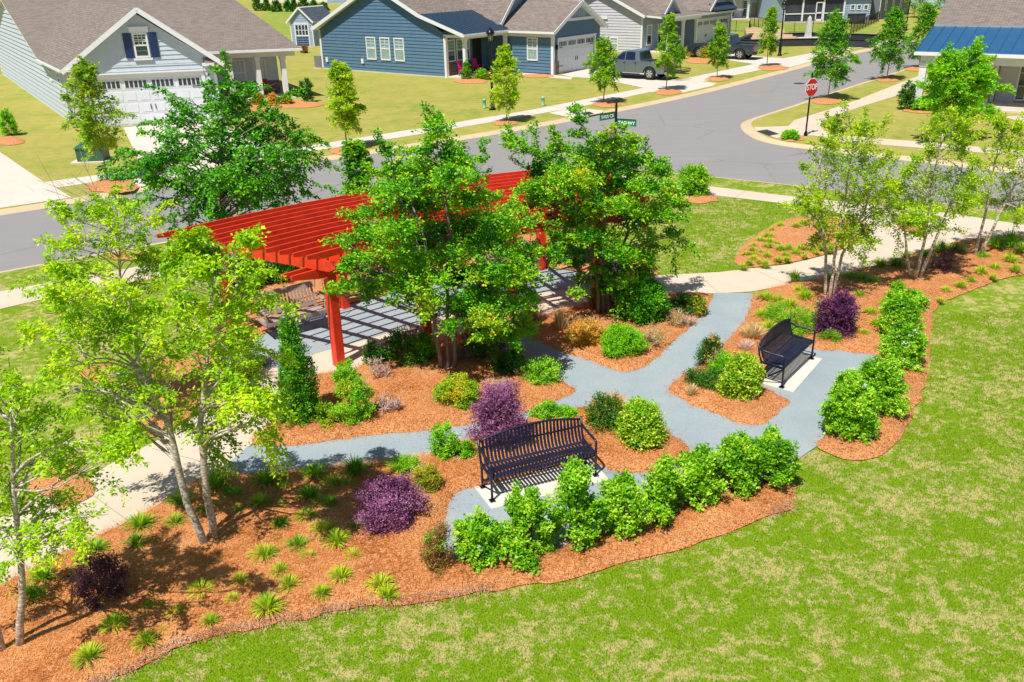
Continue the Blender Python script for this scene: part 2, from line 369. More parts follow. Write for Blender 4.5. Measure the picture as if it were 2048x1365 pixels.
def bed(name, poly, h=.07, step=.14, sm=2, needles=0, jag=.05):
    poly = smooth_poly(poly, sm)
    Q = []; n = len(poly)                                     # ragged edge
    for i in range(n):
        a = np.array(poly[i]); b = np.array(poly[(i+1) % n]); L = np.linalg.norm(b-a); k = max(1, int(L/.12))
        for j in range(k): Q.append(a+(b-a)*j/k)
    Q = np.array(Q); Q += (np.stack([vnoise(Q, 4, 1), vnoise(Q, 4, 2)], 1)-.5)*2*jag; poly = [tuple(q) for q in Q]
    lo = Q.min(0); hi = Q.max(0)
    gx, gy = np.meshgrid(np.arange(lo[0], hi[0], step), np.arange(lo[1], hi[1], step)); P = np.stack([gx.ravel(), gy.ravel()], 1)
    P += rng.uniform(-.3, .3, P.shape)*step; P = P[inside(P, Q)]; P = P[edgedist(P, Q) > step*.4]
    allp = [Vector(p) for p in poly]+[Vector(p) for p in P]; n = len(poly)
    r = delaunay_2d_cdt(allp, [], [list(range(n))], 1, 1e-5)
    V = np.array([tuple(v) for v in r[0]]); Z = bedz(V, Q, h); d = edgedist(V, Q); Z = np.maximum(Z, .022)
    me = bpy.data.meshes.new(name); me.from_pydata([(x, y, z) for (x, y), z in zip(V, Z)], [], [tuple(f) for f in r[2]]); me.materials.append(M['mulch'])
    me.polygons.foreach_set('use_smooth', [True]*len(me.polygons)); me.update()
    o = bpy.data.objects.new(name, me); link(o); tag(o, kind='structure'); BEDS.append((Q, h, needles))
    return o
# ------------------------------------------------------------------ ground, streets, kerbs, lawns
sheet('ground', [(-260, -60), (300, -60), (300, 420), (-260, 420)], -.32, M['lawn_far'])
sheet('road', [(-120, -20), (120, -20), (120, 150), (-120, 150)], -.10, M['asphalt'])
RZ = -.10
def ext(W, d0, d1):
    a, b = np.array(W[0]), np.array(W[1]); c, d = np.array(W[-1]), np.array(W[-2])
    return [tuple(a+(a-b)/np.linalg.norm(a-b)*d0)]+list(W)+[tuple(c+(c-d)/np.linalg.norm(c-d)*d1)]
def resamp(W, step=.8):
    W = smooth_poly(W, 2, False); out = [np.array(W[0])]
    for a, b in zip(W, W[1:]):
        a, b = np.array(a), np.array(b); k = max(1, int(np.linalg.norm(b-a)/step))
        for j in range(1, k+1): out.append(a+(b-a)*j/k)
    return out
def offs(W, d):
    W = [np.array(w) for w in W]; out = []
    for i in range(len(W)):
        t = W[min(i+1, len(W)-1)]-W[max(i-1, 0)]; t /= (np.linalg.norm(t)+1e-9); out.append(W[i]+np.array([-t[1], t[0]])*d)
    return out
far = ext([G(*p, RZ) for p in [(0, 432), (176, 404), (400, 364), (636, 325), (838, 295), (1058, 259), (1216, 229), (1406, 189), (1540, 154), (1697, 111), (1753, 99), (1805, 88), (1850, 79)]], 60, 60)
ne = ext([G(*p, RZ) for p in [(1837, 130), (1765, 153), (1621, 199), (1576, 215), (1510, 235), (1484, 245), (1479.5, 254), (1491, 269), (1520, 284), (1576, 295), (1651, 303), (1758, 316), (1843, 326), (2048, 351)]], 0, 40)
ne = [(63, 105), (44.5, 82.4), (36.3, 73.8)]+ne[1:]
near = ext([(-14.8, 24.0), (-13.45, 24.95), (-10.82, 26.7), (-5.9, 30.7), (-2.0, 33.6), (.3, 35.1), (2.2, 36.0), (4.0, 36.0), (5.2, 35.45), (6.4, 34.77), (8.02, 33.81), (11.16, 31.91), (16.85, 27.69)], 50, 40)
def kerb(W, side):
    W = resamp(W); mb = MB(); bk = offs(W, side*.52)
    prof = [(0, RZ+.004), (.16, RZ+.012), (.3, -.035), (.4, .0), (.52, .006)]
    R = [[tuple(q)+(z,) for q in offs(W, side*d)] for d, z in prof]
    for i in range(len(W)-1):
        for a in range(len(prof)-1):
            f = [R[a][i], R[a][i+1], R[a+1][i+1], R[a+1][i]]
            mb.face(f if side > 0 else f[::-1], 0, True)
    o = mb.build('kerb', M['curb']); tag(o, kind='structure')
    jm = MB()
    acc = 0
    for i in range(len(W)-1):
        acc += np.linalg.norm(W[i+1]-W[i])
        if acc > 3.0:
            acc = 0; t = (W[i+1]-W[i])/np.linalg.norm(W[i+1]-W[i])*.012
            for a in range(len(prof)-1):
                p, q = np.array(R[a][i]), np.array(R[a+1][i]); t3 = np.array([t[0], t[1], 0]); up = np.array([0, 0, .003])
                jm.face([p+up, p+t3+up, q+t3+up, q+up])
    tag(jm.build('kerb_joints', M['joint']), kind='structure')
    return offs(W, side*.5)
bk = kerb(far, 1); bn = kerb(ne, 1); bp = kerb(near, -1)
T2 = lambda W: [tuple(map(float, w)) for w in W]
sheet('lawn', T2(bk)+[(110, 160), (110, 400), (-250, 400), (-250, bk[0][1])], .0, M['lawn_yard'])
sheet('lawn', T2(bn)+[(90, bn[-1][1]), (120, 100)], .0, M['lawn_yard'])
sheet('lawn', T2(bp)+[(70, -40), (-90, -40)], .0, M['lawn'])
for nm, P in (('lawn_slope', [(520, 95), (520, 20), (640, 20), (650, 60), (640, 95)]), ('lawn_back', [(1405, 90), (1400, 42), (1560, 48), (1760, 50), (1750, 70), (1560, 78)])):
    sheet(nm, px(P), .004, M['lawn_far'], sm=1)

# pavements (traced on the ground)
ZC = .010
def pave(P, mat='concrete', z=ZC, name='pavement', sm=0): return sheet(name, px(P), z, M[mat], sm=sm)
WK1 = [(-200, 414), (89, 365), (283, 339), (587, 297), (855, 255), (1060, 221), (1287, 176.5), (1355, 161), (1509, 128.5), (1595, 112), (1641, 103), (1700, 92)]
WK2 = [(-200, 432), (109, 377), (290, 350), (587, 309), (860, 266), (1058, 232), (1184, 209.5), (1313, 182), (1406, 163.6), (1540, 137), (1600, 124), (1641, 112), (1704, 99)]
sheet('pavement', px(WK1)+px(WK2[::-1]), ZC, M['conc_white'])
# driveways and aprons
pave([(247, 256), (285, 338), (276, 352), (250, 380), (616, 317), (590, 311), (583, 298), (560, 292), (418, 241)], 'conc_white', ZC+.003, 'driveway')
pave([(-60, 285), (0, 305), (85, 363), (112, 377), (144, 396), (-120, 435), (-200, 330)], 'conc_white', ZC+.003, 'driveway')
pave([(1123, 150), (1145, 155), (1200, 158), (1289, 177), (1300, 185), (1352, 184), (1356, 188), (1424, 173), (1434, 167), (1406, 164), (1356, 162), (1320, 152), (1215, 128)], 'conc_white', ZC+.003, 'driveway', 0)
pave([(1403, 113), (1509, 129), (1540, 137), (1579, 134), (1577, 136), (1618, 125), (1636, 120), (1595, 121), (1563, 117), (1512, 113), (1412, 98)], 'conc_white', ZC+.003, 'driveway')
pave([(1040, 144.5), (1107, 151), (1145, 155), (1142, 160), (1100, 156), (1040, 150)], 'conc_white', ZC+.004, 'pavement')
pave([(1098, 227), (1135, 235), (1142, 239), (1203, 227), (1208, 222), (1162, 217), (1155, 214), (1100, 226)], 'conc_white', ZC+.004, 'pavement')
pave([(1161, 226.5), (1178, 224), (1189, 228.5), (1169, 233)], 'wallstone', ZC+.008, 'ramp_mat')
pave([(1430, 258.5), (1430, 258.5), (1430, 258.5)], 'conc_white') if False else None
# north-east corner walk
EW1 = [(1900, 132), (1835, 153), (1690, 210), (1589, 241), (1577, 253), (1507, 255), (1512, 262), (1553, 277), (1600, 272), (1628, 272), (1680, 284), (1846, 297), (1960, 306), (2048, 313), (2150, 322)]
EW2 = [(2150, 312), (2039, 302), (1846, 284.5), (1683, 272), (1648, 262), (1639, 250), (1660, 235), (1722, 214), (1804, 189), (1900, 152)]
sheet('pavement', px(EW1)+px(EW2), ZC, M['concrete'])
pave([(1513, 263), (1534, 260), (1559, 269), (1538, 272.5)], 'wallstone', ZC+.006, 'ramp_mat')
pave([(2080, 268), (2040, 308), (2026, 344), (2040, 350), (2150, 362), (2150, 280)], 'concrete', ZC+.003, 'driveway')
pave([(2003, 234), (2048, 232), (2120, 236), (2120, 252), (2048, 246)], 'concrete', ZC+.004)
# park: walk beside the west street, walk beside the east street, main walk through the garden
pave([(-150, 606), (0, 584), (130, 561), (316, 526.5), (420, 507), (600, 470), (800, 430), (980, 392), (1120, 366), (1240, 352), (1300, 360), (1440, 376), (1595, 395), (1760, 412), (1917, 430), (2048, 451), (2200, 470),
      (2200, 490), (2048, 473), (1914, 483), (1827, 509), (1730, 541), (1591, 567), (1505, 584), (1430, 588), (1327, 587), (1250, 598), (1180, 607), (1135, 619), (1084, 634), (1027, 641), (960, 660), (850, 690), (790, 712), (736, 722), (701, 752), (640, 748), (600, 770), (555, 838), (495, 897), (447, 937), (395, 961), (331, 1005), (259, 1041), (227, 1060), (44, 1148), (0, 1176), (-120, 1240),
      (-120, 1085), (52, 1016), (172, 960), (216, 932), (319, 880), (450, 795), (519, 742), (517, 735), (486, 691), (560, 655), (654, 625), (720, 605), (850, 570), (960, 550), (1078, 537), (1130, 541), (1200, 551), (1255, 563), (1312, 552), (1440, 545), (1475, 541), (1575, 530), (1665, 508), (1715, 488), (1740, 469), (1742, 450), (1700, 432), (1595, 411), (1442, 393), (1330, 380), (1290, 372), (1240, 366), (1120, 382), (980, 410), (800, 450), (600, 492), (430, 528), (316, 556), (84, 600), (0, 619), (-150, 645)], 'concrete', ZC, 'garden_path')
# joints sawn in the walks
jm = MB()
def joint(a, b, z=ZC+.004, w=.014):
    A = np.array(G(*a, z)); B = np.array(G(*b, z)); t = (B-A)/np.linalg.norm(B-A); n = np.array([-t[1], t[0]])*w/2
    jm.face([tuple(A-n)+(z,), tuple(B-n)+(z,), tuple(B+n)+(z,), tuple(A+n)+(z,)])
for a, b in [((1509, 540), (1577, 570)), ((1710, 491), (1742, 537)), ((1860, 455), (1985, 472)), ((1470, 395.5), (1494, 380)), ((1590, 411), (1600, 396)), ((1640, 512), (1690, 549)), ((160, 972), (256, 1042)), ((305, 897), (450, 936)), ((60, 1018), (130, 1110)), ((1395, 548), (1440, 588)), ((1330, 381), (1345, 366)),
             ((85, 600), (80, 570)), ((240, 571), (232, 543)), ((0, 1050), (60, 1145))]: joint(a, b)
W1, W2 = resamp(px(WK1), 1.5), resamp(px(WK2), 1.5)
for i in range(2, len(W1)-1):
    a = W1[i]; b = min(W2, key=lambda q: np.linalg.norm(q-a)); t = (W1[i+1]-a); t /= np.linalg.norm(t)
    jm.face([tuple(a)+(ZC+.005,), tuple(a+t*.02)+(ZC+.005,), tuple(b+t*.02)+(ZC+.005,), tuple(b)+(ZC+.005,)])
for i, (a, b) in enumerate(zip(resamp(px(EW1[1:4]), 1.5), resamp(px(EW2[::-1][1:4]), 1.5))): jm.face([tuple(a)+(ZC+.005,), tuple(a+.02)+(ZC+.005,), tuple(b+.02)+(ZC+.005,), tuple(b)+(ZC+.005,)])
tag(jm.build('pavement_joints', M['joint']), kind='structure')
# stone-dust surfaces
sheet('gravel_path', px([(486, 691), (560, 655), (654, 625), (720, 605), (850, 570), (960, 550), (1078, 537), (1130, 541), (1200, 551), (1230, 560), (1176, 577), (1074, 586), (900, 630), (808, 658), (742, 677), (621, 711), (570, 735), (519, 740)]), ZC+.005, M['gravel'])
sheet('gravel_path', px([(1430, 587), (1505, 588), (1525, 640), (1600, 690), (1790, 700), (1830, 760), (1740, 850), (1640, 890), (1618, 905), (1588, 926), (1560, 990), (1400, 1030), (1150, 1120), (925, 1150), (875, 1130), (870, 1060), (890, 980), (930, 940), (860, 916), (733, 928), (560, 947), (459, 953), (447, 937), (495, 895), (568, 885), (685, 870), (773, 860), (861, 850), (930, 840), (1000, 800), (1080, 790), (1100, 770), (1090, 750), (980, 700), (955, 675), (985, 655), (1027, 641), (1060, 650), (1100, 690), (1200, 730), (1276, 735), (1340, 680), (1400, 630)]), ZC+.009, M['gravel'])
# pads under the benches
for P in ([(949, 977), (983, 1021), (1218, 963), (1184, 921)], [(1515, 767), (1587, 787), (1644, 721), (1574, 702)]):
    W = px(P); mb = MB(); mb.prism(W[::-1] if (W[1][0]-W[0][0])*(W[2][1]-W[0][1])-(W[1][1]-W[0][1])*(W[2][0]-W[0][0]) < 0 else W, .0, .036); o = mb.build('bench_pad', M['pad'], bevel=.008); tag(o, kind='structure')
PAD = .036
# planted beds
M1 = [(-160, 1260), (0, 1178), (44, 1149), (227, 1062), (259, 1042), (331, 1006), (395, 963), (449, 941), (459, 954), (560, 948), (650, 939), (733, 929), (860, 916), (867, 906), (930, 880), (1000, 862), (1060, 840), (1120, 826), (1180, 813), (1240, 815), (1290, 836), (1326, 863), (1381, 892), (1375, 914), (1343, 935), (1282, 952), (1226, 946), (1203, 934), (1182, 922), (1060, 952), (949, 979), (922, 987), (902, 1009), (888, 1041), (882, 1071), (883, 1117), (925, 1120), (1000, 1122), (1100, 1100), (1200, 1068), (1300, 1033), (1400, 1000), (1500, 972), (1583, 965), (1590, 990), (1587, 1014), (1559, 1030), (1507, 1045), (1426, 1082), (1317, 1112), (1226, 1138), (1165, 1154), (1100, 1169), (950, 1188), (838, 1208), (699, 1219), (620, 1239), (539, 1251), (419, 1279), (339, 1299), (287, 1335), (208, 1367), (100, 1420), (-60, 1500), (-260, 1520)]
M2 = [(497, 893), (520, 868), (555, 838), (580, 800), (600, 770), (640, 748), (701, 752), (730, 725), (800, 702), (900, 674), (955, 672), (985, 695), (1060, 722), (1110, 750), (1130, 772), (1155, 786), (1109, 806), (1062, 822), (1000, 838), (943, 853), (861, 861), (773, 870), (685, 881), (568, 897)]
M3 = [(1036, 645), (1084, 633), (1135, 618), (1180, 606), (1250, 597), (1330, 587), (1380, 588), (1430, 589), (1411, 618), (1398, 642), (1372, 664), (1340, 690), (1322, 710), (1300, 730), (1276, 742), (1240, 747), (1180, 722), (1120, 703), (1085, 686), (1042, 668)]
M5 = [(1505, 587), (1591, 566), (1730, 540), (1827, 508), (1914, 482), (2048, 472), (2150, 462), (2150, 535), (2048, 549), (1988, 562), (1923, 591), (1875, 607), (1862, 650), (1858, 700), (1856, 745), (1846, 788), (1823, 841), (1782, 903), (1740, 924), (1705, 926), (1666, 911), (1623, 899), (1650, 872), (1672, 848), (1700, 810), (1735, 775), (1765, 735), (1760, 715), (1734, 709), (1681, 704), (1625, 702), (1600, 690), (1574, 702), (1545, 735), (1515, 767), (1517, 778), (1549, 787), (1584, 803), (1552, 833), (1511, 860), (1414, 822), (1367, 806), (1326, 777), (1390, 740), (1420, 715), (1461, 680), (1477, 662), (1500, 624)]
M7 = [(1469, 517), (1475, 540), (1569, 530), (1665, 507), (1712, 487), (1738, 466), (1735, 448), (1680, 440), (1600, 436), (1550, 448), (1511, 472), (1485, 495)]
bed('mulch_bed', px(M1), .09, .11, 2, 2.0)
bed('mulch_bed', px(M2), .10, .11, 2, 1.4)
bed('mulch_bed', px(M3), .09, .12, 2, 1.2)
bed('mulch_bed', px(M5), .09, .14, 2, 1.0)
bed('mulch_bed', px(M7), .09, .2, 2, .5)
for P, h in [([(1838, 470), (1856, 462), (1856, 450), (1820, 444), (1790, 452), (1805, 464)], .06),
             ([(430, 640), (480, 600), (540, 560), (640, 530), (760, 505), (900, 480), (1040, 470), (1150, 480), (1240, 500), (1290, 520), (1322, 548), (1300, 556), (1250, 562), (1200, 550), (1130, 540), (1078, 536), (960, 549), (850, 569), (720, 604), (654, 624), (560, 654), (486, 690), (519, 742), (450, 795), (380, 835), (330, 870), (300, 880), (270, 860), (330, 800), (220, 775), (140, 750), (200, 725), (330, 715), (400, 690)], .08)]:
    bed('mulch_bed', px(P), h, .25)
def ring(cx, cy, rx, ry, h=.05, nm='mulch_ring'):
    P = [G(cx+rx*math.cos(a), cy+ry*math.sin(a)) for a in np.linspace(0, 2*math.pi, 18, endpoint=False)]
    bed(nm, P, h, .2, 1, .0, jag=.13)
for a in [(262, 513, 52, 9), (224, 374, 52, 13), (700, 303, 42, 9), (1010, 247, 27, 5), (1213, 210, 29, 6), (1336, 185, 27, 6), (1435, 159, 24, 4), (1545, 137, 30, 5), (1655, 203, 33, 7), (1776, 160, 26, 5), (1830, 139, 22, 4),
          (1397, 399, 38, 9), (20, 283, 30, 9), (588, 210, 60, 7), (480, 216, 55, 9), (942, 163, 34, 5), (1410, 122, 40, 6), (1880, 222, 75, 7), (1585, 280, 22, 4), (1075, 153, 35, 3), (130, 975, 60, 40)]: ring(*a)
# ------------------------------------------------------------------ houses
def clipz(poly, z0, z1):
    def cut(P, f, g):
        out = []
        for i in range(len(P)):
            a, b = P[i], P[(i+1) % len(P)]; fa, fb = f(a), f(b)
            if fa >= 0: out.append(a)
            if (fa > 0 > fb) or (fa < 0 < fb):
                t = fa/(fa-fb); out.append((a[0]+(b[0]-a[0])*t, a[1]+(b[1]-a[1])*t))
        return out
    P = cut(poly, lambda p: p[1]-z0, 0)
    return cut(P, lambda p: z1-p[1], 0) if len(P) > 2 else []
def siding(mb, O, S, N, outline, pitch=.23, lip=.036, m=0, vertical=False):
    """lap boards as real sawtooth courses; O+s*S+z up, N outward; outline convex (s,z)"""
    O, S, N = np.array(O, float), np.array(S+(0,) if len(S) == 2 else S, float), np.array(N+(0,) if len(N) == 2 else N, float)
    if vertical: outline = [(z, s) for s, z in outline]
    lo = min(p[1] for p in outline); hi = max(p[1] for p in outline); k = 0
    while lo+k*pitch < hi:
        z0 = lo+k*pitch; z1 = min(hi, z0+pitch); P = clipz(outline, z0, z1); k += 1
        if len(P) < 3: continue
        def W(p, o):
            s, z = (p[1], p[0]) if vertical else p
            return O+S*s+np.array([0, 0, z])+N*o
        if vertical:
            mb.face([W(p, 0) for p in P], m)
            s0 = z0; q = [p for p in P if abs(p[1]-s0) < 1e-6]
            if len(q) == 2:
                (a, b) = sorted(q); mb.obox(O+S*s0, S, N, np.array([0, 0, 1.]), -.02, .02, 0, .025, a[0], b[0], m)
        else:
            mb.face([W(p, lip*(1-(p[1]-z0)/pitch)) for p in P], m)
            q = sorted(p[0] for p in P if abs(p[1]-z0) < 1e-6)
            if len(q) >= 2: mb.face([W((q[0], z0), 0), W((q[-1], z0), 0), W((q[-1], z0), lip), W((q[0], z0), lip)], m)
class Pl:
    """a wall plane of a frame: 'v' at v=c facing -v, or 'u' at u=c facing +u (sg=1) / -u (sg=-1)"""
    def __init__(s, F, ax, c, sg=-1):
        s.F, s.ax, s.c = F, ax, c
        if ax == 'v': s.S = tuple(F.u); s.O = F.W(0, c, 0); n = np.array([F.u[1], -F.u[0]]); s.N = tuple(n*(1 if n@(-F.v) > 0 else -1)*(1 if sg < 0 else -1))
        else:
            s.S = tuple(F.v); s.O = F.W(c, 0, 0); n = np.array([F.v[1], -F.v[0]]); s.N = tuple(n*(1 if n@F.u*sg > 0 else -1))
        s.O = np.array(s.O); s.S3 = np.array(s.S+(0,)); s.N3 = np.array(s.N+(0,))
    def pt(s, x, y): return s.F.onv(x, y, s.c) if s.ax == 'v' else s.F.onu(x, y, s.c)
    def P(s, a, z, o=0): return s.O+s.S3*a+s.N3*o+np.array([0, 0, z])
    def box(s, mb, a0, z0, a1, z1, o0, o1, m=0):
        mb.obox(s.O, s.S3, s.N3, np.array([0, 0, 1.]), min(a0, a1), max(a0, a1), o0, o1, min(z0, z1), max(z0, z1), m)
    def poly(s, mb, pts, o0, o1, m=0):
        A = [s.P(a, z, o0) for a, z in pts]; B = [s.P(a, z, o1) for a, z in pts]; n = len(pts)
        mb.face(A[::-1], m); mb.face(B, m)
        for i in range(n): j = (i+1) % n; mb.face([A[i], A[j], B[j], B[i]], m)
    def siding(s, mb, pts, **k): siding(mb, s.O, s.S, s.N, pts, **k)
def child(mb, name, mat, par, **k):
    """a sub-part: child of a part that sits at its thing's origin"""
    o = mb.build(name, mat, None, local=True, **k); o.parent = par; off = Vector(par.parent.location)
    for v in o.data.vertices: v.co -= off
    return o
def window(pl, parent, a0, z0, a1, z1, cols=2, rows=2, glass='glass', fr=.09, sash=True, name='window', top='blind', shutters=False, frm='trim'):
    a0, a1 = min(a0, a1), max(a0, a1); z0, z1 = min(z0, z1), max(z0, z1)
    mb = MB(); o0, o1 = .0, .07
    pl.box(mb, a0, z0, a0+fr, z1, o0, o1); pl.box(mb, a1-fr, z0, a1, z1, o0, o1)
    pl.box(mb, a0+fr, z0, a1-fr, z0+fr, o0, o1+.015); pl.box(mb, a0+fr, z1-fr, a1-fr, z1, o0, o1+.01)
    zm = (z0+z1)/2
    if sash: pl.box(mb, a0+fr, zm-.035, a1-fr, zm+.035, o0, o1-.012)
    lo = zm+.035 if sash else z0+fr
    for c in range(1, cols): pl.box(mb, a0+fr+(a1-a0-2*fr)*c/cols-.014, lo, a0+fr+(a1-a0-2*fr)*c/cols+.014, z1-fr, .03, .05)
    for r in range(1, rows): pl.box(mb, a0+fr, lo+(z1-fr-lo)*r/rows-.014, a1-fr, lo+(z1-fr-lo)*r/rows+.014, .03, .046)
    w = mb.build(name, M[frm], parent)
    g = MB()
    if sash:
        pl.box(g, a0+fr, z0+fr, a1-fr, zm-.035, .005, .035, 0); pl.box(g, a0+fr, zm+.035, a1-fr, z1-fr, .005, .04-.012, 1)
    else: pl.box(g, a0+fr, z0+fr, a1-fr, z1-fr, .005, .03, 0)
    p = g.build('pane', [M[glass], M[top]], None, local=True); p.parent = w; 
    for v in p.data.vertices: v.co -= Vector(parent.location)
    return w
def garage_door(pl, parent, a0, a1, h=2.4, z0=0, groups=4, lights=5, panelcols=8, top_h=.42):
    a0, a1 = min(a0, a1), max(a0, a1)
    mb = MB(); pl.box(mb, a0, z0, a1, z0+h, -.09, -.05); n = panelcols; W = (a1-a0); rows = 4; rh = h/rows
    for r in range(rows):
        pl.box(mb, a0, z0+r*rh+.012, a1, z0+(r+1)*rh-.006, -.05, -.035)
        for c in range(n):
            x0 = a0+W*(c+.14)/n; x1 = a0+W*(c+.86)/n
            if r < rows-1: pl.box(mb, x0, z0+r*rh+.1, x1, z0+(r+1)*rh-.1, -.035, -.02)
    gw = W/groups; WN = []
    for g in range(groups):
        wins = MB(); WN.append(wins)
        x0 = a0+gw*(g+.08); x1 = a0+gw*(g+.92)
        pl.box(mb, x0-.03, z0+3*rh+.11, x1+.03, z0+4*rh-.1, -.035, -.02)
        for l in range(lights):
            b0 = x0+(x1-x0)*l/lights+.03; b1 = x0+(x1-x0)*(l+1)/lights-.03
            pl.box(wins, b0, z0+3*rh+.14, b1, z0+4*rh-.13, -.02, -.012)
    d = mb.build('garage_door', M['door_white'], parent)
    for wins in WN: child(wins, 'pane', M['glass'], d)
    c = (a0+a1)/2
    for s in (-.12, .12):
        hm = MB(); pl.box(hm, c+s-.012, z0+rh*1.35, c+s+.012, z0+rh*1.8, -.012, .03); child(hm, 'handle', M['black'], d)
    for s in (a0+.1, a1-.55):
        for z in (z0+rh*.9, z0+rh*3.1): hm = MB(); pl.box(hm, s, z-.02, s+.45, z+.02, -.012, .0); child(hm, 'strap_hinge', M['black'], d)
    return d
def roofslab(mb, pts, th=.16, m=0, me=1):
    """pts: outline of the top of a roof plane, anticlockwise seen from above"""
    P = [np.array(p, float) for p in pts]; n = np.cross(P[1]-P[0], P[2]-P[0]); n /= np.linalg.norm(n)
    if n[2] < 0: P = P[::-1]; n = -n
    B = [p-n*th for p in P]; mb.face(P, m); mb.face(B[::-1], me)
    for i in range(len(P)): j = (i+1) % len(P); mb.face([B[i], B[j], P[j], P[i]], me)
def column(mb, F, u, v, z0, z1, w=.26):
    h = w/2
    mb.fbox(F, u-h, v-h, z0+.25, u+h, v+h, z1-.22); mb.fbox(F, u-h-.04, v-h-.04, z0, u+h+.04, v+h+.04, z0+.25); mb.fbox(F, u-h-.04, v-h-.04, z1-.22, u+h+.04, v+h+.04, z1)
MS = [M['shingle'], M['trim']]

# ---- pale blue house, front left
F = Fr(G(161.5, 258), 12, 124)
H1 = thing('blue_grey_house', 'pale blue gabled house with shingle roof, white garage door and navy window shutters', 'house', F.W(0, 0, 0))
gv = Pl(F, 'v', 0); gu = Pl(F, 'u', 0, -1)
GW, EV = 7.4, 3.15
MV = 7.85                                                     # where the main body starts
mb = MB()
gv.siding(mb, [(0, .15), (1.1, .15), (1.1, EV), (0, EV)]); gv.siding(mb, [(6.75, .15), (GW, .15), (GW, EV), (6.75, EV)])
gv.siding(mb, [(1.1, 2.6), (6.75, 2.6), (6.75, EV), (1.1, EV)]); gv.siding(mb, [(0, EV), (GW, EV), (GW/2+.02, 5.75)])
gu.siding(mb, [(0, -.05), (MV, -.05), (MV, EV-.05), (0, EV-.05)], pitch=.29, lip=.06)
gu.siding(mb, [(MV, -.05), (34, -.05), (34, EV-.1), (20.5, 6.25), (MV, EV-.15)], pitch=.29, lip=.06)
mb.fbox(F, .02, .14, -.3, GW-.02, MV+8, EV-.1)
mb.fbox(F, .02, MV+2.5, -.3, 14.0, 33, EV-.3)
wall = mb.build('wall', M['wall_paleblue'], H1)
mb = MB(); mb.fbox(F, -.05, -.03, -.3, .95, 0.0, .16); mb.fbox(F, -.04, -.0, -.4, .03, 34, .0); mb.build('foundation', M['conc_white'], H1)
mb = MB()
for a in (0.0, GW-.14): gv.box(mb, a, .1, a+.14, EV, .0, .045)
gu.box(mb, 0, .05, .14, EV-.1, 0, .045); gv.box(mb, .14, EV-.12, GW-.14, EV-.02, .03, .06) if False else None
gv.box(mb, 1.0, 2.5, 6.75, 2.72, .0, .08); gv.box(mb, 1.0, 2.72, 6.75, 2.78, .0, .16)
gv.box(mb, .98, 0, 1.16, 2.5, .0, .06); gv.box(mb, 6.6, 0, 6.78, 2.5, .0, .06)
gv.box(mb, 0, 2.98, .62, 3.12, .0, .5); gv.box(mb, GW-.62, 2.98, GW, 3.12, 0, .5)
mb.tube([F.W(-.1, .2, EV-.1), F.W(-.08, .1, EV-.5), F.W(-.07, .12, .1)], .045, 6)
mb.build('trim', M['trim'], H1)
garage_door(gv, H1, 1.16, 6.6, 2.48)
w = window(gv, H1, 3.45, 3.5, 4.2, 4.75, 3, 2, frm='trim', top='glass')
for a in (3.02, 4.29):
    mb = MB(); gv.box(mb, a-.04, 3.5, a+.38, 4.75, .03, .08)
    for k in range(15): gv.box(mb, a, 3.56+k*.078, a+.34, 3.59+k*.078, .08, .095)
    mb.build('shutter', M['navy'], H1)
mb = MB(); gv.box(mb, 3.35, 4.76, 4.3, 5.0, .0, .1); gv.box(mb, 3.28, 5.0, 4.37, 5.06, .0, .15); mb.build('window_hood', M['trim'], H1); mb = MB(); gv.box(mb, 3.35, 3.38, 4.3, 3.48, .0, .12); mb.build('window_sill', M['trim'], H1)
for (x0, y0, x1, y1, nm) in ((59, 129, 77, 188, 'window'),): window(gu, H1, 3.0, .95, 4.0, 2.65, 1, 1, 'glass', top='glass')
window(gu, H1, 6.1, 1.9, 7.0, 2.5, 1, 1, 'glass', sash=False)
mb = MB(); a, z = 1.5, 1.0; gu.box(mb, a-.2, .8, a+.25, 1.5, .0, .16); gu.box(mb, a-.14, 1.55, a+.12, 1.75, 0, .12); gu.box(mb, a-.05, .0, a+.05, .8, .02, .1); gu.box(mb, a-.04, 1.5, a+.04, 2.3, .02, .08)
mb.build('meter', M['ac'], H1)
mb = MB(); gu.box(mb, .35, .0, .55, .8, .05, .13); gu.box(mb, .45, .2, .8, .6, .1, .35); mb.build('hose_reel', M['navy'], H1)
mb = MB()
PK = 6.0; E0, E1 = (-.42, 3.05), (GW+.32, 3.12); ap = GW/2+.1
roofslab(mb, [F.W(E0[0], -.45, E0[1]), F.W(ap, -.45, PK), F.W(ap, 18, PK), F.W(E0[0], 8.2, E0[1])])
roofslab(mb, [F.W(ap, -.45, PK), F.W(E1[0], -.45, E1[1]), F.W(E1[0], 8.4, E1[1]), F.W(ap, 18, PK)])
sl = .266; R0, RV = 3.08, 7.75
roofslab(mb, [F.W(-.4, RV, R0), F.W(14.85, RV, R0), F.W(14.2, 20.5, R0+(20.5-RV)*sl), F.W(-.4, 20.5, R0+(20.5-RV)*sl)])
roofslab(mb, [F.W(-.4, 20.5, R0+(20.5-RV)*sl), F.W(14.2, 20.5, R0+(20.5-RV)*sl), F.W(14.2, 34, R0), F.W(-.4, 34, R0)])
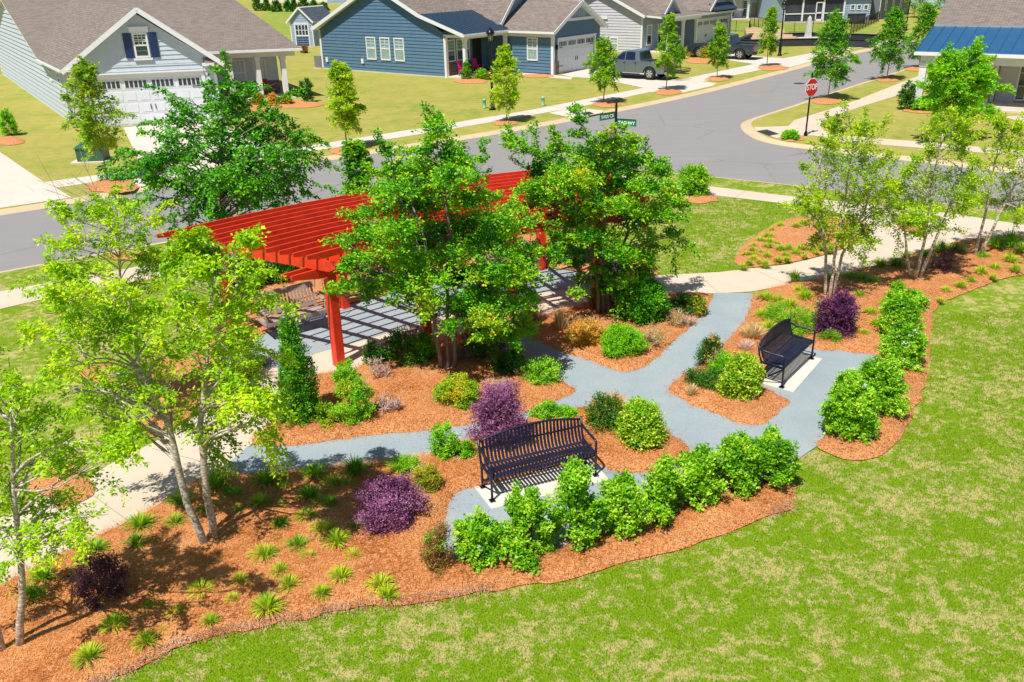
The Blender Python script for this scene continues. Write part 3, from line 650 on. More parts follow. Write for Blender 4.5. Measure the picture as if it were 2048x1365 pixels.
# skirt roofs in the gable corners
mb.hexa([F.W(.0, -.5, 3.13), F.W(.62, -.5, 3.13), F.W(.62, 0, 3.13), F.W(.0, 0, 3.13), F.W(.0, -.48, 3.15), F.W(.6, -.48, 3.15), F.W(.6, 0, 3.42), F.W(.0, 0, 3.42)], 0)
mb.hexa([F.W(GW-.62, -.5, 3.13), F.W(GW, -.5, 3.13), F.W(GW, 0, 3.13), F.W(GW-.62, 0, 3.13), F.W(GW-.6, -.48, 3.15), F.W(GW, -.48, 3.15), F.W(GW, 0, 3.42), F.W(GW-.6, 0, 3.42)], 0)
roof = mb.build('roof', MS, H1, uv=True)
mb = MB()                                                     # barge boards and gutters
for a, b in (((E0[0], E0[1]), (ap, PK)), ((ap, PK), (E1[0], E1[1]))):
    pa, pb = np.array(F.W(a[0], -.47, a[1]-.1)), np.array(F.W(b[0], -.47, b[1]-.1)); mb.bar(pa, pb, .05, .24)
mb.bar(F.W(GW-.1, RV-.06, R0-.08), F.W(14.9, RV-.06, R0-.08), .12, .13)
mb.bar(F.W(-.45, -.4, 3.0), F.W(-.45, RV, 3.0), .1, .12)
child(mb, 'barge_board', M['trim'], roof)
# porch on the right
PV = 8.2
mb = MB(); mb.fbox(F, GW+.1, PV-.3, -.1, 14.3, PV+3, .12); mb.build('porch_floor', M['conc_white'], H1)
mb = MB(); mb.fbox(F, GW-.05, PV-.12, 2.62, 14.55, PV+.12, 3.0); mb.build('porch_beam', M['trim'], H1)
for x in (588, 528, 464):
    u = F.onz(x, 205)[0]+.25; mb = MB(); column(mb, F, u, PV, .0, 2.64); mb.build('porch_column', M['trim'], H1)
bw = Pl(F, 'v', PV+2.2); mb = MB(); bw.siding(mb, [(GW, .1), (14.2, .1), (14.2, 2.95), (GW, 2.95)]); mb.build('wall', M['wall_paleblue'], H1)
mb = MB(); bw.box(mb, GW, .1, 14.2, .95, .02, .12); mb.build('stone_base', M['stone'], H1, uv=True)
bp = lambda x, y: bw.pt(400+x/5.93, y/5.93)
a, b = bp(355, 710), bp(570, 1020); window(bw, H1, a[0], b[1], b[0], a[1], 3, 2, 'curtain', top='curtain')
a, b = bp(620, 705), bp(700, 1000); window(bw, H1, a[0], b[1], b[0], a[1], 1, 1, 'curtain', top='curtain')
a, b = bp(715, 700), bp(805, 960); window(bw, H1, a[0], b[1], b[0], a[1], 1, 1, 'curtain', top='curtain')
# wall lamp by the garage
mb = MB(); gv.box(mb, 7.0, 1.75, 7.12, 2.05, .0, .14); mb.build('wall_lamp', M['black'], H1)

# ---- blue house
F = Fr(G(905, 157), -37, 50)
H2 = thing('blue_house', 'deep blue house with three windows in its gable wall and a navy metal porch roof', 'house', F.W(0, 0, 0))
pv = Pl(F, 'v', 0)
mb = MB()
pv.siding(mb, [(-13.8, .1), (-.6, .1), (-.6, 3.05), (-1.2, 3.4), (-2.7, 4.15), (-7.03, 6.2), (-13.8, 3.05)], pitch=.24)
mb.fbox(F, -13.78, .03, -.1, -2.2, 16, 2.9); mb.build('wall', M['wall_blue'], H2)
mb = MB(); pv.box(mb, -13.8, -.1, -.5, .1, .0, .03); mb.build('foundation', M['conc_white'], H2)
mb = MB(); pv.box(mb, -13.85, .1, -13.67, 3.0, .0, .05); pv.box(mb, -.66, .0, -.46, 2.95, -.2, .06); pv.box(mb, -.66, 2.8, 1.3, 3.0, -.02, .06); mb.build('trim', M['trim'], H2)
q2 = lambda x, y: pv.pt(560+x/4.096, y/4.096)
for (x0, y0, x1, y1) in ((703, 302, 797, 492), (818, 306, 912, 498), (933, 311, 1028, 506)):
    a, b = q2(x0, y0), q2(x1, y1); window(pv, H2, a[0], b[1], b[0], a[1], 2, 1, 'curtain', top='blind')
for x, y in ((392, 495), (683, 507)):
    a = q2(x, y); mb = MB(); pv.box(mb, a[0]-.12, a[1]-.12, a[0]+.12, a[1]+.22, .0, .12); mb.build('outlet_box', M['trim'], H2)
mb = MB(); RG = 6.45; KU = -2.64
L = 16
roofslab(mb, [F.W(-14.2, -.42, 3.13), F.W(-7.03, -.42, RG), F.W(-7.03, L, RG), F.W(-14.2, L, 3.13)])
roofslab(mb, [F.W(-7.03, -.42, RG), F.W(KU, -.42, 4.36), F.W(KU, L, 4.36), F.W(-7.03, L, RG)])
mb2 = MB(); roofslab(mb2, [F.W(KU, -.42, 4.36), F.W(1.52, -.42, 3.09), F.W(1.52, 10.2, 3.09), F.W(KU, 10.2, 4.36)], m=0, me=1)
A, B = np.array(F.W(KU, -.42, 4.38)), np.array(F.W(1.52, -.42, 3.11)); Vd = np.array(F.W(0, 1, 0))-np.array(F.W(0, 0, 0))
for k in range(27): mb2.bar(A+Vd*(k*.4+.05), B+Vd*(k*.4+.05), .025, .05)
mb2.build('metal_roof', [M['metal_roof'], M['trim']], H2)
# garage wing
FW = 4.95; GU = 5.27; GE = 10.95; RP = 8.0
gu2 = Pl(F, 'u', GU, 1); fw = Pl(F, 'v', FW)
mb3 = MB()
fw.siding(mb3, [(1.3, .1), (GU, .1), (GU, 2.95), (1.3, 2.95)]); 
gu2.siding(mb3, [(FW, .1), (5.6, .1), (5.6, 3.0), (FW, 3.0)]); gu2.siding(mb3, [(10.25, .1), (GE, .1), (GE, 3.0), (10.25, 3.0)])
gu2.siding(mb3, [(5.6, 2.42), (10.25, 2.42), (10.25, 3.0), (5.6, 3.0)]); gu2.siding(mb3, [(FW, 3.0), (GE, 3.0), (9.9, 3.65), (6.1, 3.65)])
mb3.fbox(F, -3, FW+.03, -.1, GU-.12, GE-.02, 2.9); mb3.build('wall', M['wall_blue'], H2)
mb3 = MB(); gu2.siding(mb3, [(6.1, 3.8), (9.9, 3.8), (RP, 4.85)], vertical=True, pitch=.25); mb3.build('gable_panel', M['wall_steel'], H2)
mb3 = MB(); gu2.box(mb3, 6.0, 3.62, 10.0, 3.82, .0, .08); fw.box(mb3, GU-.16, 0, GU+.04, 2.9, .0, .05); gu2.box(mb3, FW-.04, 0, FW+.14, 2.9, .0, .05)
gu2.box(mb3, 5.45, 0, 5.62, 2.42, .0, .06); gu2.box(mb3, 10.2, 0, 10.36, 2.42, 0, .06); gu2.box(mb3, 5.45, 2.38, 10.36, 2.55, .0, .1)
fw.box(mb3, 1.2, 2.62, GU+.1, 2.98, .0, .12); gu2.box(mb3, RP-.05, 4.5, RP+.05, 5.1, .1, .25); gu2.box(mb3, RP-.5, 4.62, RP+.5, 4.72, .12, .2); mb3.build('trim', M['trim'], H2)
mb3 = MB(); gu2.box(mb3, FW+.1, 0, 5.5, .95, .02, .14); mb3.build('stone_base', M['stone'], H2, uv=True)
garage_door(gu2, H2, 5.62, 10.2, 2.38)
a, b = fw.pt(820+1200/5.12, 383/5.12), fw.pt(820+1313/5.12, 625/5.12); window(fw, H2, a[0], b[1], b[0], a[1], 2, 1, 'curtain', top='blind')
for a in (5.3, 10.5): mb3 = MB(); gu2.box(mb3, a-.07, 1.75, a+.07, 2.1, .0, .16); mb3.build('wall_lamp', M['black'], H2)
roofslab(mb, [F.W(GU+.42, FW-.4, 3.03), F.W(GU+.42, RP, 5.0), F.W(-5, RP, 5.0), F.W(-1.0, FW-.4, 3.03)])
roofslab(mb, [F.W(GU+.42, RP, 5.0), F.W(GU+.42, GE+.4, 3.03), F.W(-2, GE+.4, 3.03), F.W(-5, RP, 5.0)])
roof = mb.build('roof', MS, H2, uv=True)
mb = MB()
mb.bar(F.W(-14.25, -.45, 3.03), F.W(-7.03, -.45, RG-.1), .05, .26); mb.bar(F.W(-7.03, -.45, RG-.1), F.W(KU, -.45, 4.28), .05, .26); mb.bar(F.W(KU, -.45, 4.28), F.W(1.55, -.45, 3.0), .05, .24)
mb.bar(F.W(GU+.45, FW-.45, 2.93), F.W(GU+.45, RP, 4.92), .05, .24); mb.bar(F.W(GU+.45, RP, 4.92), F.W(GU+.45, GE+.45, 2.93), .05, .24)
mb.bar(F.W(1.6, -.45, 2.98), F.W(1.6, 5, 2.98), .12, .14); mb.bar(F.W(1.5, FW-.46, 2.95), F.W(GU+.45, FW-.46, 2.95), .12, .14)
child(mb, 'barge_board', M['trim'], roof)
# entry gable above the porch
d = Pl(F, 'u', .3, 1); mb = MB(); d.siding(mb, [(5.2, 3.6), (9.6, 3.6), (7.4, 6.1)], vertical=True, pitch=.3); mb.build('gable_panel', M['wall_steel'], H2)
mb = MB()
for a, b in (((4.7, 3.42), (7.4, 6.45)), ((7.4, 6.45), (10.1, 3.42))): roofslab(mb, [F.W(.75, a[0], a[1]), F.W(.75, b[0], b[1]), F.W(-6, b[0], b[1]), F.W(-4, a[0], a[1])])
roof2 = mb.build('roof', MS, H2, uv=True)
mb = MB(); mb.bar(F.W(.78, 4.7, 3.36), F.W(.78, 7.4, 6.38), .05, .22); mb.bar(F.W(.78, 7.4, 6.38), F.W(.78, 10.1, 3.36), .05, .22); child(mb, 'barge_board', M['trim'], roof2)
# porch
mb = MB(); mb.fbox(F, -.5, .0, -.1, 1.4, FW, .1); mb.build('porch_floor', M['conc_white'], H2)
for v in (.1, 4.6): mb = MB(); column(mb, F, 1.2, v, .1, 2.85, .24); mb.build('porch_column', M['trim'], H2)
mb = MB(); mb.fbox(F, 1.05, 0, 2.75, 1.38, FW, 3.0); mb.build('porch_beam', M['trim'], H2)
pw = Pl(F, 'u', -.75, 1); mb = MB(); pw.siding(mb, [(.0, .1), (FW+4, .1), (FW+4, 3.2), (0, 3.2)]); mb.build('wall', M['wall_blue'], H2)
mb = MB(); pw.box(mb, .05, .1, 2.9, .95, .02, .12); mb.build('stone_base', M['stone'], H2, uv=True)
window(pw, H2, .35, 1.05, 1.2, 2.6, 1, 1, 'glass', top='curtain'); window(pw, H2, 1.35, 1.05, 2.8, 2.6, 2, 1, 'glass', top='curtain')
mb = MB(); pw.box(mb, 3.15, .1, 4.1, 2.5, .02, .08); mb.build('door', M['dark'], H2)
mb = MB(); fw.siding(mb, [(-.75, .1), (1.3, .1), (1.3, 2.95), (-.75, 2.95)]); mb.build('wall', M['wall_blue'], H2)

# ---- grey house behind the trucks
F = Fr(G(1283, 106), -37, 50)
H3 = thing('grey_house', 'light grey sided house with two gables, slim white porch columns and double garage', 'house', F.W(0, 0, 0))
pv = Pl(F, 'v', 0); z5 = lambda x, y: (1080+x/5.12, y/5.12)
c0 = pv.pt(*z5(1035, 265))[1]; mb = MB()
pv.siding(mb, [(-9.5, .0), (0, .0), (0, 2.9), (-4.6, 5.2), (-9.5, 3.2)], pitch=.24)
mb.fbox(F, -9.4, .03, -.1, -.03, 14, 2.9); mb.build('wall', M['wall_grey'], H3)
a, b = pv.pt(*z5(717, 382)), pv.pt(*z5(800, 517)); window(pv, H3, a[0], b[1], b[0], a[1], 2, 2, 'curtain', top='blind')
a = pv.pt(*z5(668, 183)); mb = MB(); pv.box(mb, a[0]-.35, a[1]-.12, a[0]+.3, a[1]+.18, .02, .12); mb.build('vent_box', M['trim'], H3)
uF = Pl(F, 'u', 0, 1); VG = 6.2; VE = 11.2; UG = 1.7
mb = MB(); uF.siding(mb, [(0, .1), (VG, .1), (VG, 2.9), (0, 2.9)])
ug = Pl(F, 'u', UG, 1); ug.siding(mb, [(VG, 0), (VG+.3, 0), (VG+.3, 2.9), (VG, 2.9)]); ug.siding(mb, [(VG, 2.4), (13.2, 2.4), (13.2, 2.9), (VG, 2.9)]); ug.siding(mb, [(13.0, 0), (13.6, 0), (13.6, 2.9), (13, 2.9)])
fv = Pl(F, 'v', VG); fv.siding(mb, [(0, .1), (UG, .1), (UG, 2.9), (0, 2.9)])
mb.fbox(F, -1, VG+.03, 0, UG-.12, 13.55, 2.88)
mb.build('wall', M['wall_steel'], H3)
window(uF, H3, .7, .55, 1.55, 2.3, 1, 1, 'glass', top='curtain'); window(uF, H3, 2.6, .55, 3.5, 2.3, 1, 1, 'glass', top='curtain')
mb = MB(); uF.box(mb, 4.3, .1, 5.3, 2.3, .02, .08); mb.build('door', M['dark'], H3)
garage_door(ug, H3, VG+.35, 10.5, 2.3, groups=3); garage_door(ug, H3, 10.9, 12.9, 2.3, groups=1, panelcols=3)
mb = MB(); pv.box(mb, -.12, 0, .04, 2.9, 0, .05); ug.box(mb, 10.5, 0, 10.9, 2.4, .0, .05); ug.box(mb, VG+.2, 0, VG+.35, 2.4, 0, .06); ug.box(mb, 12.9, 0, 13.05, 2.4, 0, .06); ug.box(mb, VG+.2, 2.3, 13.05, 2.45, 0, .07); mb.build('trim', M['trim'], H3)
for v in (.6, 3.2, 5.6): mb = MB(); column(mb, F, 2.2, v, .0, 2.65, .2); mb.build('porch_column', M['trim'], H3)
mb = MB(); mb.fbox(F, 2.05, .0, 2.6, 2.36, 6.2, 2.9); mb.build('porch_beam', M['trim'], H3)
mb = MB(); mb.fbox(F, 0, -.0, -.1, 2.4, 6.2, .08); mb.build('porch_floor', M['conc_white'], H3)
mb = MB()
roofslab(mb, [F.W(-9.9, -.4, 3.0), F.W(-4.6, -.4, 5.4), F.W(-4.6, 14, 5.4), F.W(-9.9, 14, 3.0)])
roofslab(mb, [F.W(-4.6, -.4, 5.4), F.W(.4, -.4, 3.12), F.W(.4, 14, 3.12), F.W(-4.6, 14, 5.4)]); roofslab(mb, [F.W(.35, .0, 3.14), F.W(2.6, .0, 2.98), F.W(2.6, 14, 2.98), F.W(.35, 14, 3.14)])
for (v0, v1, u, pk) in ((1.9, 4.3, 1.2, 4.6), (8.0, 12.8, 2.4, 5.5)):
    m_ = (v0+v1)/2
    roofslab(mb, [F.W(u, v0-.3, 3.15), F.W(u, m_, pk), F.W(-4, m_, pk), F.W(-1.5, v0-.3, 3.15)]); roofslab(mb, [F.W(u, m_, pk), F.W(u, v1+.3, 3.15), F.W(-1.5, v1+.3, 3.15), F.W(-4, m_, pk)])
roof = mb.build('roof', MS, H3, uv=True)
mb = MB(); mb.bar(F.W(-9.9, -.44, 2.9), F.W(-4.6, -.44, 5.32), .05, .24); mb.bar(F.W(-4.6, -.44, 5.32), F.W(.45, -.44, 3.02), .05, .24); mb.bar(F.W(2.66, 0, 2.92), F.W(2.66, 14, 2.92), .1, .14); 
for (v0, v1, u, pk) in ((1.9, 4.3, 1.24, 4.6), (8.0, 12.8, 2.44, 5.5)): mb.bar(F.W(u, v0-.3, 3.08), F.W(u, (v0+v1)/2, pk-.07), .05, .2); mb.bar(F.W(u, (v0+v1)/2, pk-.07), F.W(u, v1+.3, 3.08), .05, .2)
child(mb, 'barge_board', M['trim'], roof)
mb = MB(); Pl(F, 'u', .9, 1).siding(mb, [(1.9, 3.2), (4.3, 3.2), (3.1, 4.35)], vertical=True, pitch=.25); mb.build('gable_panel', M['wall_steel'], H3); mb = MB(); Pl(F, 'u', 2.0, 1).siding(mb, [(8.0, 3.4), (12.8, 3.4), (10.4, 5.2)], vertical=True, pitch=.3); mb.build('gable_panel', M['wall_steel'], H3)
mb = MB(); mb.hexa([F.W(2.0, 8.2, 3.2), F.W(2.75, 8.2, 3.1), F.W(2.75, 12.6, 3.1), F.W(2.0, 12.6, 3.2), F.W(2.0, 8.2, 3.75), F.W(2.75, 8.2, 3.2), F.W(2.75, 12.6, 3.2), F.W(2.0, 12.6, 3.75)]); mb.build('metal_roof', M['metal_roof'], H3)

# ---- white house with blue metal porch roof, right edge
F = Fr(G(1832, 216), -33, 57)
H4 = thing('white_house', 'white house with a bright blue metal porch roof and pale stone base at right edge', 'house', F.W(0, 0, 0))
pv = Pl(F, 'v', 0); ez = pv.pt(1824, 104); tz = pv.pt(1868, 53)
zE = 2.95; V1 = 3.0; zR = 4.3; wv = Pl(F, 'v', 2.6)
mb = MB(); mb2 = MB()
A0 = F.W(-.35, -.4, zE)
top = F.onv(1868, 53, V1); 
zR = top[1]; u0 = top[0]
roofslab(mb, [F.W(-.4, -.4, zE), F.W(12, -.4, zE), F.W(12, V1, zR), F.W(u0, V1, zR)], m=0, me=1)
for k in range(20): mb.bar(F.W(-.4+k*.55, -.4, zE+.02), F.W(-.4+k*.55+(u0+.4), V1, zR+.02), .03, .05)
mb.build('metal_roof', [M['metal_blue'], M['trim']], H4)
rt = F.onv(1894, 0, V1+3.5)
roofslab(mb2, [F.W(u0, V1+.02, zR+.12), F.W(12, V1+.02, zR+.12), F.W(12, V1+6, zR+.12+6*(rt[1]-zR)/3.5), F.W(u0+(rt[0]-u0)*6/3.5, V1+6, zR+.12+6*(rt[1]-zR)/3.5)])
mb2.build('roof', MS, H4, uv=True)
mb = MB(); mb.bar(F.W(-.45, -.46, zE-.1), F.W(12, -.46, zE-.1), .1, .16); mb.fbox(F, -.15, -.14, 2.35, 12, .14, zE-.18); mb.build('porch_beam', M['trim'], H4)
mb = MB(); column(mb, F, .05, .0, .0, 2.4, .34); mb.build('porch_column', M['trim'], H4)
mb = MB(); wv.box(mb, .3, .9, 3.3, 2.9, -.1, .0); mb.fbox(F, .3, 2.8, 0, 12, 12, zE+.4); mb.fbox(F, 3.3, 2.3, 0, 3.45, 6, 2.8); mb.build('wall', M['wall_white'], H4)
mb = MB(); wv.box(mb, .3, 0, 3.3, .9, -.1, .08); mb.fbox(F, 2.75, .9, 0, 3.3, 1.4, .55); mb.build('stone_base', M['stone_light'], H4, uv=True)
mb = MB(); mb.fbox(F, 3.4, .6, -.1, 12, 2.7, .22); mb.fbox(F, 3.8, .2, -.1, 12, .6, .1); mb.build('porch_floor', M['conc_white'], H4)
dv = Pl(F, 'v', 2.7); mb = MB(); dv.box(mb, 3.5, .22, 4.4, 2.75, .0, .04); dv.box(mb, 4.95, .22, 6.2, 2.75, .0, .04); mb.build('wall', M['wall_grey'], H4)
window(dv, H4, 4.4, .3, 4.95, 2.5, 1, 3, 'glass', top='glass', sash=False, name='door')
mb = MB(); column(mb, F, 2.55, -.9, .0, .75, .3); mb.build('lamp_pier', M['trim'], H4)
# ------------------------------------------------------------------ pergola
CX, CY = 7.04, 4.88
def pol(a, R, z=0.0): return (CX+R*math.cos(math.radians(a)), CY+R*math.sin(math.radians(a)), z)
RI, RO = 15.75, 19.5
def a0(R): return 133.2+(R-RI)/(RO-RI)*4.0                     # left end, slightly skewed
A1 = 104.5
PG = thing('pergola', 'large curved bright red timber pergola over the stone-dust patio', 'pergola', pol(120, 17.5))
pos_in = [131.8, 123.9, 115.8, 107.8]; pos_out = [134.8, 126.0, 117.4, 109.0]
ZB = 2.06
for R, L in ((16.1, pos_in), (19.0, pos_out)):
    for a in L:
        c = pol(a, R); t = np.array([-math.sin(math.radians(a)), math.cos(math.radians(a)), 0]); r = np.array([math.cos(math.radians(a)), math.sin(math.radians(a)), 0])
        mb = MB(); mb.obox(c, t, r, (0, 0, 1), -.1, .1, -.1, .1, 0, ZB+.24); mb.build('post', M['red'], PG, bevel=.008)
for R in (15.98, 16.22, 18.88, 19.12):                         # doubled beams on the posts, ends cut in a curve
    mb = MB(); k = 14; st = a0(R)+1.7; en = A1-1.5; P = [pol(st+(en-st)*i/k, R) for i in range(k+1)]
    for i in range(k):
        z0a = ZB+(.12 if i == 0 else 0); z0b = ZB
        a, b = np.array(P[i]), np.array(P[i+1]); d = (b-a)/np.linalg.norm(b-a); n = np.array([-d[1], d[0], 0])*.022; up = lambda z: np.array([0, 0, z])
        mb.hexa([a-n+up(z0a), b-n+up(z0b), b+n+up(z0b), a+n+up(z0a), a-n+up(ZB+.22), b-n+up(ZB+.22), b+n+up(ZB+.22), a+n+up(ZB+.22)])
    mb.build('beam', M['red'], PG, bevel=.006)
n = 15
for i in range(n):                                             # radial joists
    f = i/(n-1); ai = 132.4+(A1+1.2-132.4)*f; ao = 136.6+(A1-136.6)*f
    a, b = np.array(pol(ai, RI-.38)), np.array(pol(ao, RO+.3)); d = b-a; L = np.linalg.norm(d); d /= L; s = np.array([-d[1], d[0], 0])*.022
    mb = MB(); prof = [(0, 2.42), (0, 2.5), (L, 2.5), (L, 2.42), (L-.28, ZB+.222), (.28, ZB+.222)]
    A = [a+d*q+s+np.array([0, 0, z]) for q, z in prof]; B = [a+d*q-s+np.array([0, 0, z]) for q, z in prof]
    mb.face(A); mb.face(B[::-1])
    for q in range(len(prof)): w = (q+1) % len(prof); mb.face([A[q], B[q], B[w], A[w]])
    mb.build('joist', M['red'], PG)
for j in range(12):                                            # curved slats on top
    R = RI+.12+(RO-RI)*j/11; mb = MB(); k = 26; st = a0(R)+.6; en = A1-1.0
    for i in range(k):
        a, b = np.array(pol(st+(en-st)*i/k, R)), np.array(pol(st+(en-st)*(i+1)/k, R)); d = (b-a)/np.linalg.norm(b-a); nn = np.array([-d[1], d[0], 0])*.02
        h0, h1 = (2.56 if i == 0 else 2.502), 2.64
        mb.hexa([a-nn+[0, 0, h0], b-nn+[0, 0, 2.502], b+nn+[0, 0, 2.502], a+nn+[0, 0, h0], a-nn+[0, 0, h1], b-nn+[0, 0, h1], b+nn+[0, 0, h1], a+nn+[0, 0, h1]])
    mb.build('slat', M['red'], PG)
# ------------------------------------------------------------------ swinging benches
def swing(loc, rz, label):
    t = thing('porch_swing', label, 'swing', loc, 'timber swings under the pergola', rz); L = 1.45; s = MB()
    for i in range(7): s.box(-L/2, -.26+i*.075, .40-.01*i, L/2, -.26+i*.075+.066, .425-.01*i)
    s.box(-L/2, -.28, .33, L/2, -.25, .425); s.build('seat', M['oldwood'], t, local=True)
    b = MB(); tilt = lambda z: .26+(z-.36)*.28
    for z0, z1 in ((.40, .47), (.80, .93)): b.hexa([(-L/2, tilt(z0), z0), (L/2, tilt(z0), z0), (L/2, tilt(z0)+.03, z0), (-L/2, tilt(z0)+.03, z0), (-L/2, tilt(z1), z1), (L/2, tilt(z1), z1), (L/2, tilt(z1)+.03, z1), (-L/2, tilt(z1)+.03, z1)])
    for i in range(17):
        x = -L/2+.03+i*(L-.1)/16; b.hexa([(x, tilt(.47), .47), (x+.045, tilt(.47), .47), (x+.045, tilt(.47)+.02, .47), (x, tilt(.47)+.02, .47), (x, tilt(.8), .8), (x+.045, tilt(.8), .8), (x+.045, tilt(.8)+.02, .8), (x, tilt(.8)+.02, .8)])
    b.build('backrest', M['oldwood'], t, local=True)
    for sx in (-1, 1):
        a = MB(); x = sx*L/2
        a.box(x-.03, -.32, .62, x+.05, .34, .65); a.box(x-.02, -.27, .30, x+.02, -.2, .62); a.box(x-.02, -.27, .32, x+.02, .3, .37); a.build('armrest', M['oldwood'], t, local=True)
        c = MB()
        for y in (-.24, .3):
            p, q = np.array([x, y, .6 if y < 0 else .8]), np.array([x+sx*.05, .05, 2.1]); k = 34
            for i in range(k):
                u = p+(q-p)*i/k; v = p+(q-p)*(i+.8)/k; c.bar(u, v, .022 if i % 2 else .01, .01 if i % 2 else .022)
        c.build('chain', M['chrome'], t, local=True)
    return t
a, b = np.array(G(542, 655, .36)), np.array(G(648, 628, .36)); mid = (a+b)/2; rz = math.atan2(*(b-a)[::-1])
nrm = np.array([-math.sin(rz), math.cos(rz)])
swing((mid[0]+nrm[0]*.26, mid[1]+nrm[1]*.26, .04), rz, 'weathered grey timber swing hanging at the near left end of the red pergola')
c = pol(112.8, 18.3); swing((c[0], c[1], .04), math.radians(20), 'weathered timber swing half hidden by leaves at far right of the pergola')
# ------------------------------------------------------------------ steel benches
def bench(loc, rz, label, L=1.82):
    t = thing('park_bench', label, 'bench', loc, 'black steel strap benches on concrete pads', rz)
    zt = lambda x: .78+.12*(1-(2*x/L)**2)                      # arched crest
    def prof(x):
        P = [(-.30, .375), (-.315, .41), (-.29, .435), (-.2, .43), (-.05, .415), (.06, .42), (.13, .46), (.165, .52), (.20, .62), (.235, zt(x)-.02)]
        return P
    n = 28; s = MB()
    for i in range(n):
        x = -L/2+.045+(L-.09)*i/(n-1); P = prof(x); w = .0205
        for (y0, z0), (y1, z1) in zip(P, P[1:]):
            d = np.array([y1-y0, z1-z0]); d /= np.linalg.norm(d); k = np.array([-d[1], d[0]])*.003
            s.hexa([(x-w, y0-k[0], z0-k[1]), (x+w, y0-k[0], z0-k[1]), (x+w, y1-k[0], z1-k[1]), (x-w, y1-k[0], z1-k[1]), (x-w, y0+k[0], z0+k[1]), (x+w, y0+k[0], z0+k[1]), (x+w, y1+k[0], z1+k[1]), (x-w, y1+k[0], z1+k[1])])
    s.build('seat_straps', M['bench'], t, local=True)
    r = MB(); xs = np.linspace(-L/2, L/2, 17); r.tube([(x, .24, zt(x)) for x in xs], .019, 8); r.build('crest_rail', M['bench'], t, local=True)
    r = MB()
    for y, z in ((-.27, .40), (-.05, .395), (.1, .42)): r.bar((-L/2, y, z), (L/2, y, z), .03, .03)
    r.bar((-L/2, .225, .66), (L/2, .225, .66), .03, .02); r.bar((-L/2, .12, .12), (L/2, .12, .12), .03, .03); r.build('cross_rails', M['bench'], t, local=True)
    for sx in (-1, 1):
        x = sx*(L/2+.02); e = MB()
        e.tube([(x, -.31, .02), (x, -.31, .5), (x, -.31, .60), (x, -.295, .635), (x, -.26, .65), (x, -.05, .655), (x, .1, .67), (x, .235, .70)], .021, 8)
        e.bar((x, -.31, .40), (x, .17, .43), .04, .04); e.bar((x, -.3, .38), (x, .14, .04), .02, .03); e.box(x-.045, -.36, 0, x+.045, -.26, .012)
        e.build('armrest', M['bench'], t, local=True)
        e = MB(); e.tube([(x, .12, .02), (x, .14, .4), (x, .2, .55), (x, .25, .82)], .021, 8); e.box(x-.045, .07, 0, x+.045, .17, .012); e.build('leg', M['bench'], t, local=True)
def bench_at(p, q, label):
    a, b = np.array(G(*p, PAD)), np.array(G(*q, PAD)); L = np.linalg.norm(b-a)-.04; rz = math.atan2(*(b-a)[::-1]); n = np.array([-math.sin(rz), math.cos(rz)])*.31; m = (a+b)/2+n
    bench((m[0], m[1], PAD), rz, label, L)
bench_at((984.5, 1002), (1191, 951), 'black steel strap bench in front, facing the lawn beside the purple bush')
bench_at((1563.5, 775), (1623, 718), 'black steel strap bench at right seen from its side on a white pad')
# ------------------------------------------------------------------ street furniture
def lamp(base, h, label):
    t = thing('street_lamp', label, 'street lamp', base, 'black lantern street lamps'); m = MB()
    m.lathe([(.2, 0), (.2, .08), (.13, .14), (.12, .7), (.085, .8), (.07, .85), (.055, h-1.0), (.075, h-.98), (.075, h-.93), (.05, h-.9), (.05, h-.82)], 14); m.build('pole', M['black'], t, local=True)
    m = MB(); m.bar((-.22, 0, h-1.15), (.22, 0, h-1.15), .02, .02); m.build('ladder_bar', M['black'], t, local=True)
    m = MB()
    m.lathe([(.09, h-.83), (.13, h-.78), (.02, h-.77)], 6)
    for k in range(6):
        a = k*math.pi/3; m.bar((.12*math.cos(a), .12*math.sin(a), h-.78), (.2*math.cos(a), .2*math.sin(a), h-.36), .018, .018)
    m.lathe([(.25, h-.37), (.25, h-.33), (.16, h-.2), (.06, h-.1), (.03, h-.08), (.045, h-.05), (.02, h), (.001, h+.02)], 6); m.build('lantern', M['black'], t, local=True)
    m = MB(); m.lathe([(.1, h-.775), (.18, h-.375)], 6); m.build('lamp_glass', M['lampglass'], t, local=True)
lamp(GZ(985, 220), 4.5, 'black lantern lamp on a tall pole on the lawn before the blue house')
lamp(GZ(1559, 112), 4.4, 'black lantern lamp behind the dark pickup truck near the retaining wall')
lamp(GZ(1811, 62), 4.6, 'farthest black lamp pole by the dark grey house')
def textmesh(name, s, size, mat, parent, M4, ext=.003):
    c = bpy.data.curves.new(name, 'FONT'); c.body = s; c.size = size; c.extrude = ext; c.align_x = 'CENTER'; c.align_y = 'CENTER'; c.offset = size*.018
    o = bpy.data.objects.new(name, c); col.objects.link(o); dg = bpy.context.evaluated_depsgraph_get(); me = bpy.data.meshes.new_from_object(o.evaluated_get(dg))
    bpy.data.objects.remove(o); me.transform(M4); me.materials.clear(); me.materials.append(mat); q = bpy.data.objects.new(name, me); link(q, parent); return q
def upright(rz, x=0, y=0, z=0, sx=1.0): return Matrix.Translation((x, y, z)) @ Matrix.Rotation(rz, 4, 'Z') @ Matrix.Rotation(math.pi/2, 4, 'X') @ Matrix.Diagonal((sx, 1, 1, 1))
b = GZ(1611, 272); t = thing('stop_sign', 'red octagonal STOP sign on a black post at the street corner', 'sign', b)
m = MB(); m.lathe([(.09, 0), (.09, .1), (.05, .2), (.038, .25), (.038, 2.66), (.055, 2.68), (.03, 2.74), (.05, 2.79), (.001, 2.86)], 12); m.build('post', M['black'], t, local=True)
rzs = math.radians(31); n = Vector((math.sin(rzs), -math.cos(rzs), 0)); 
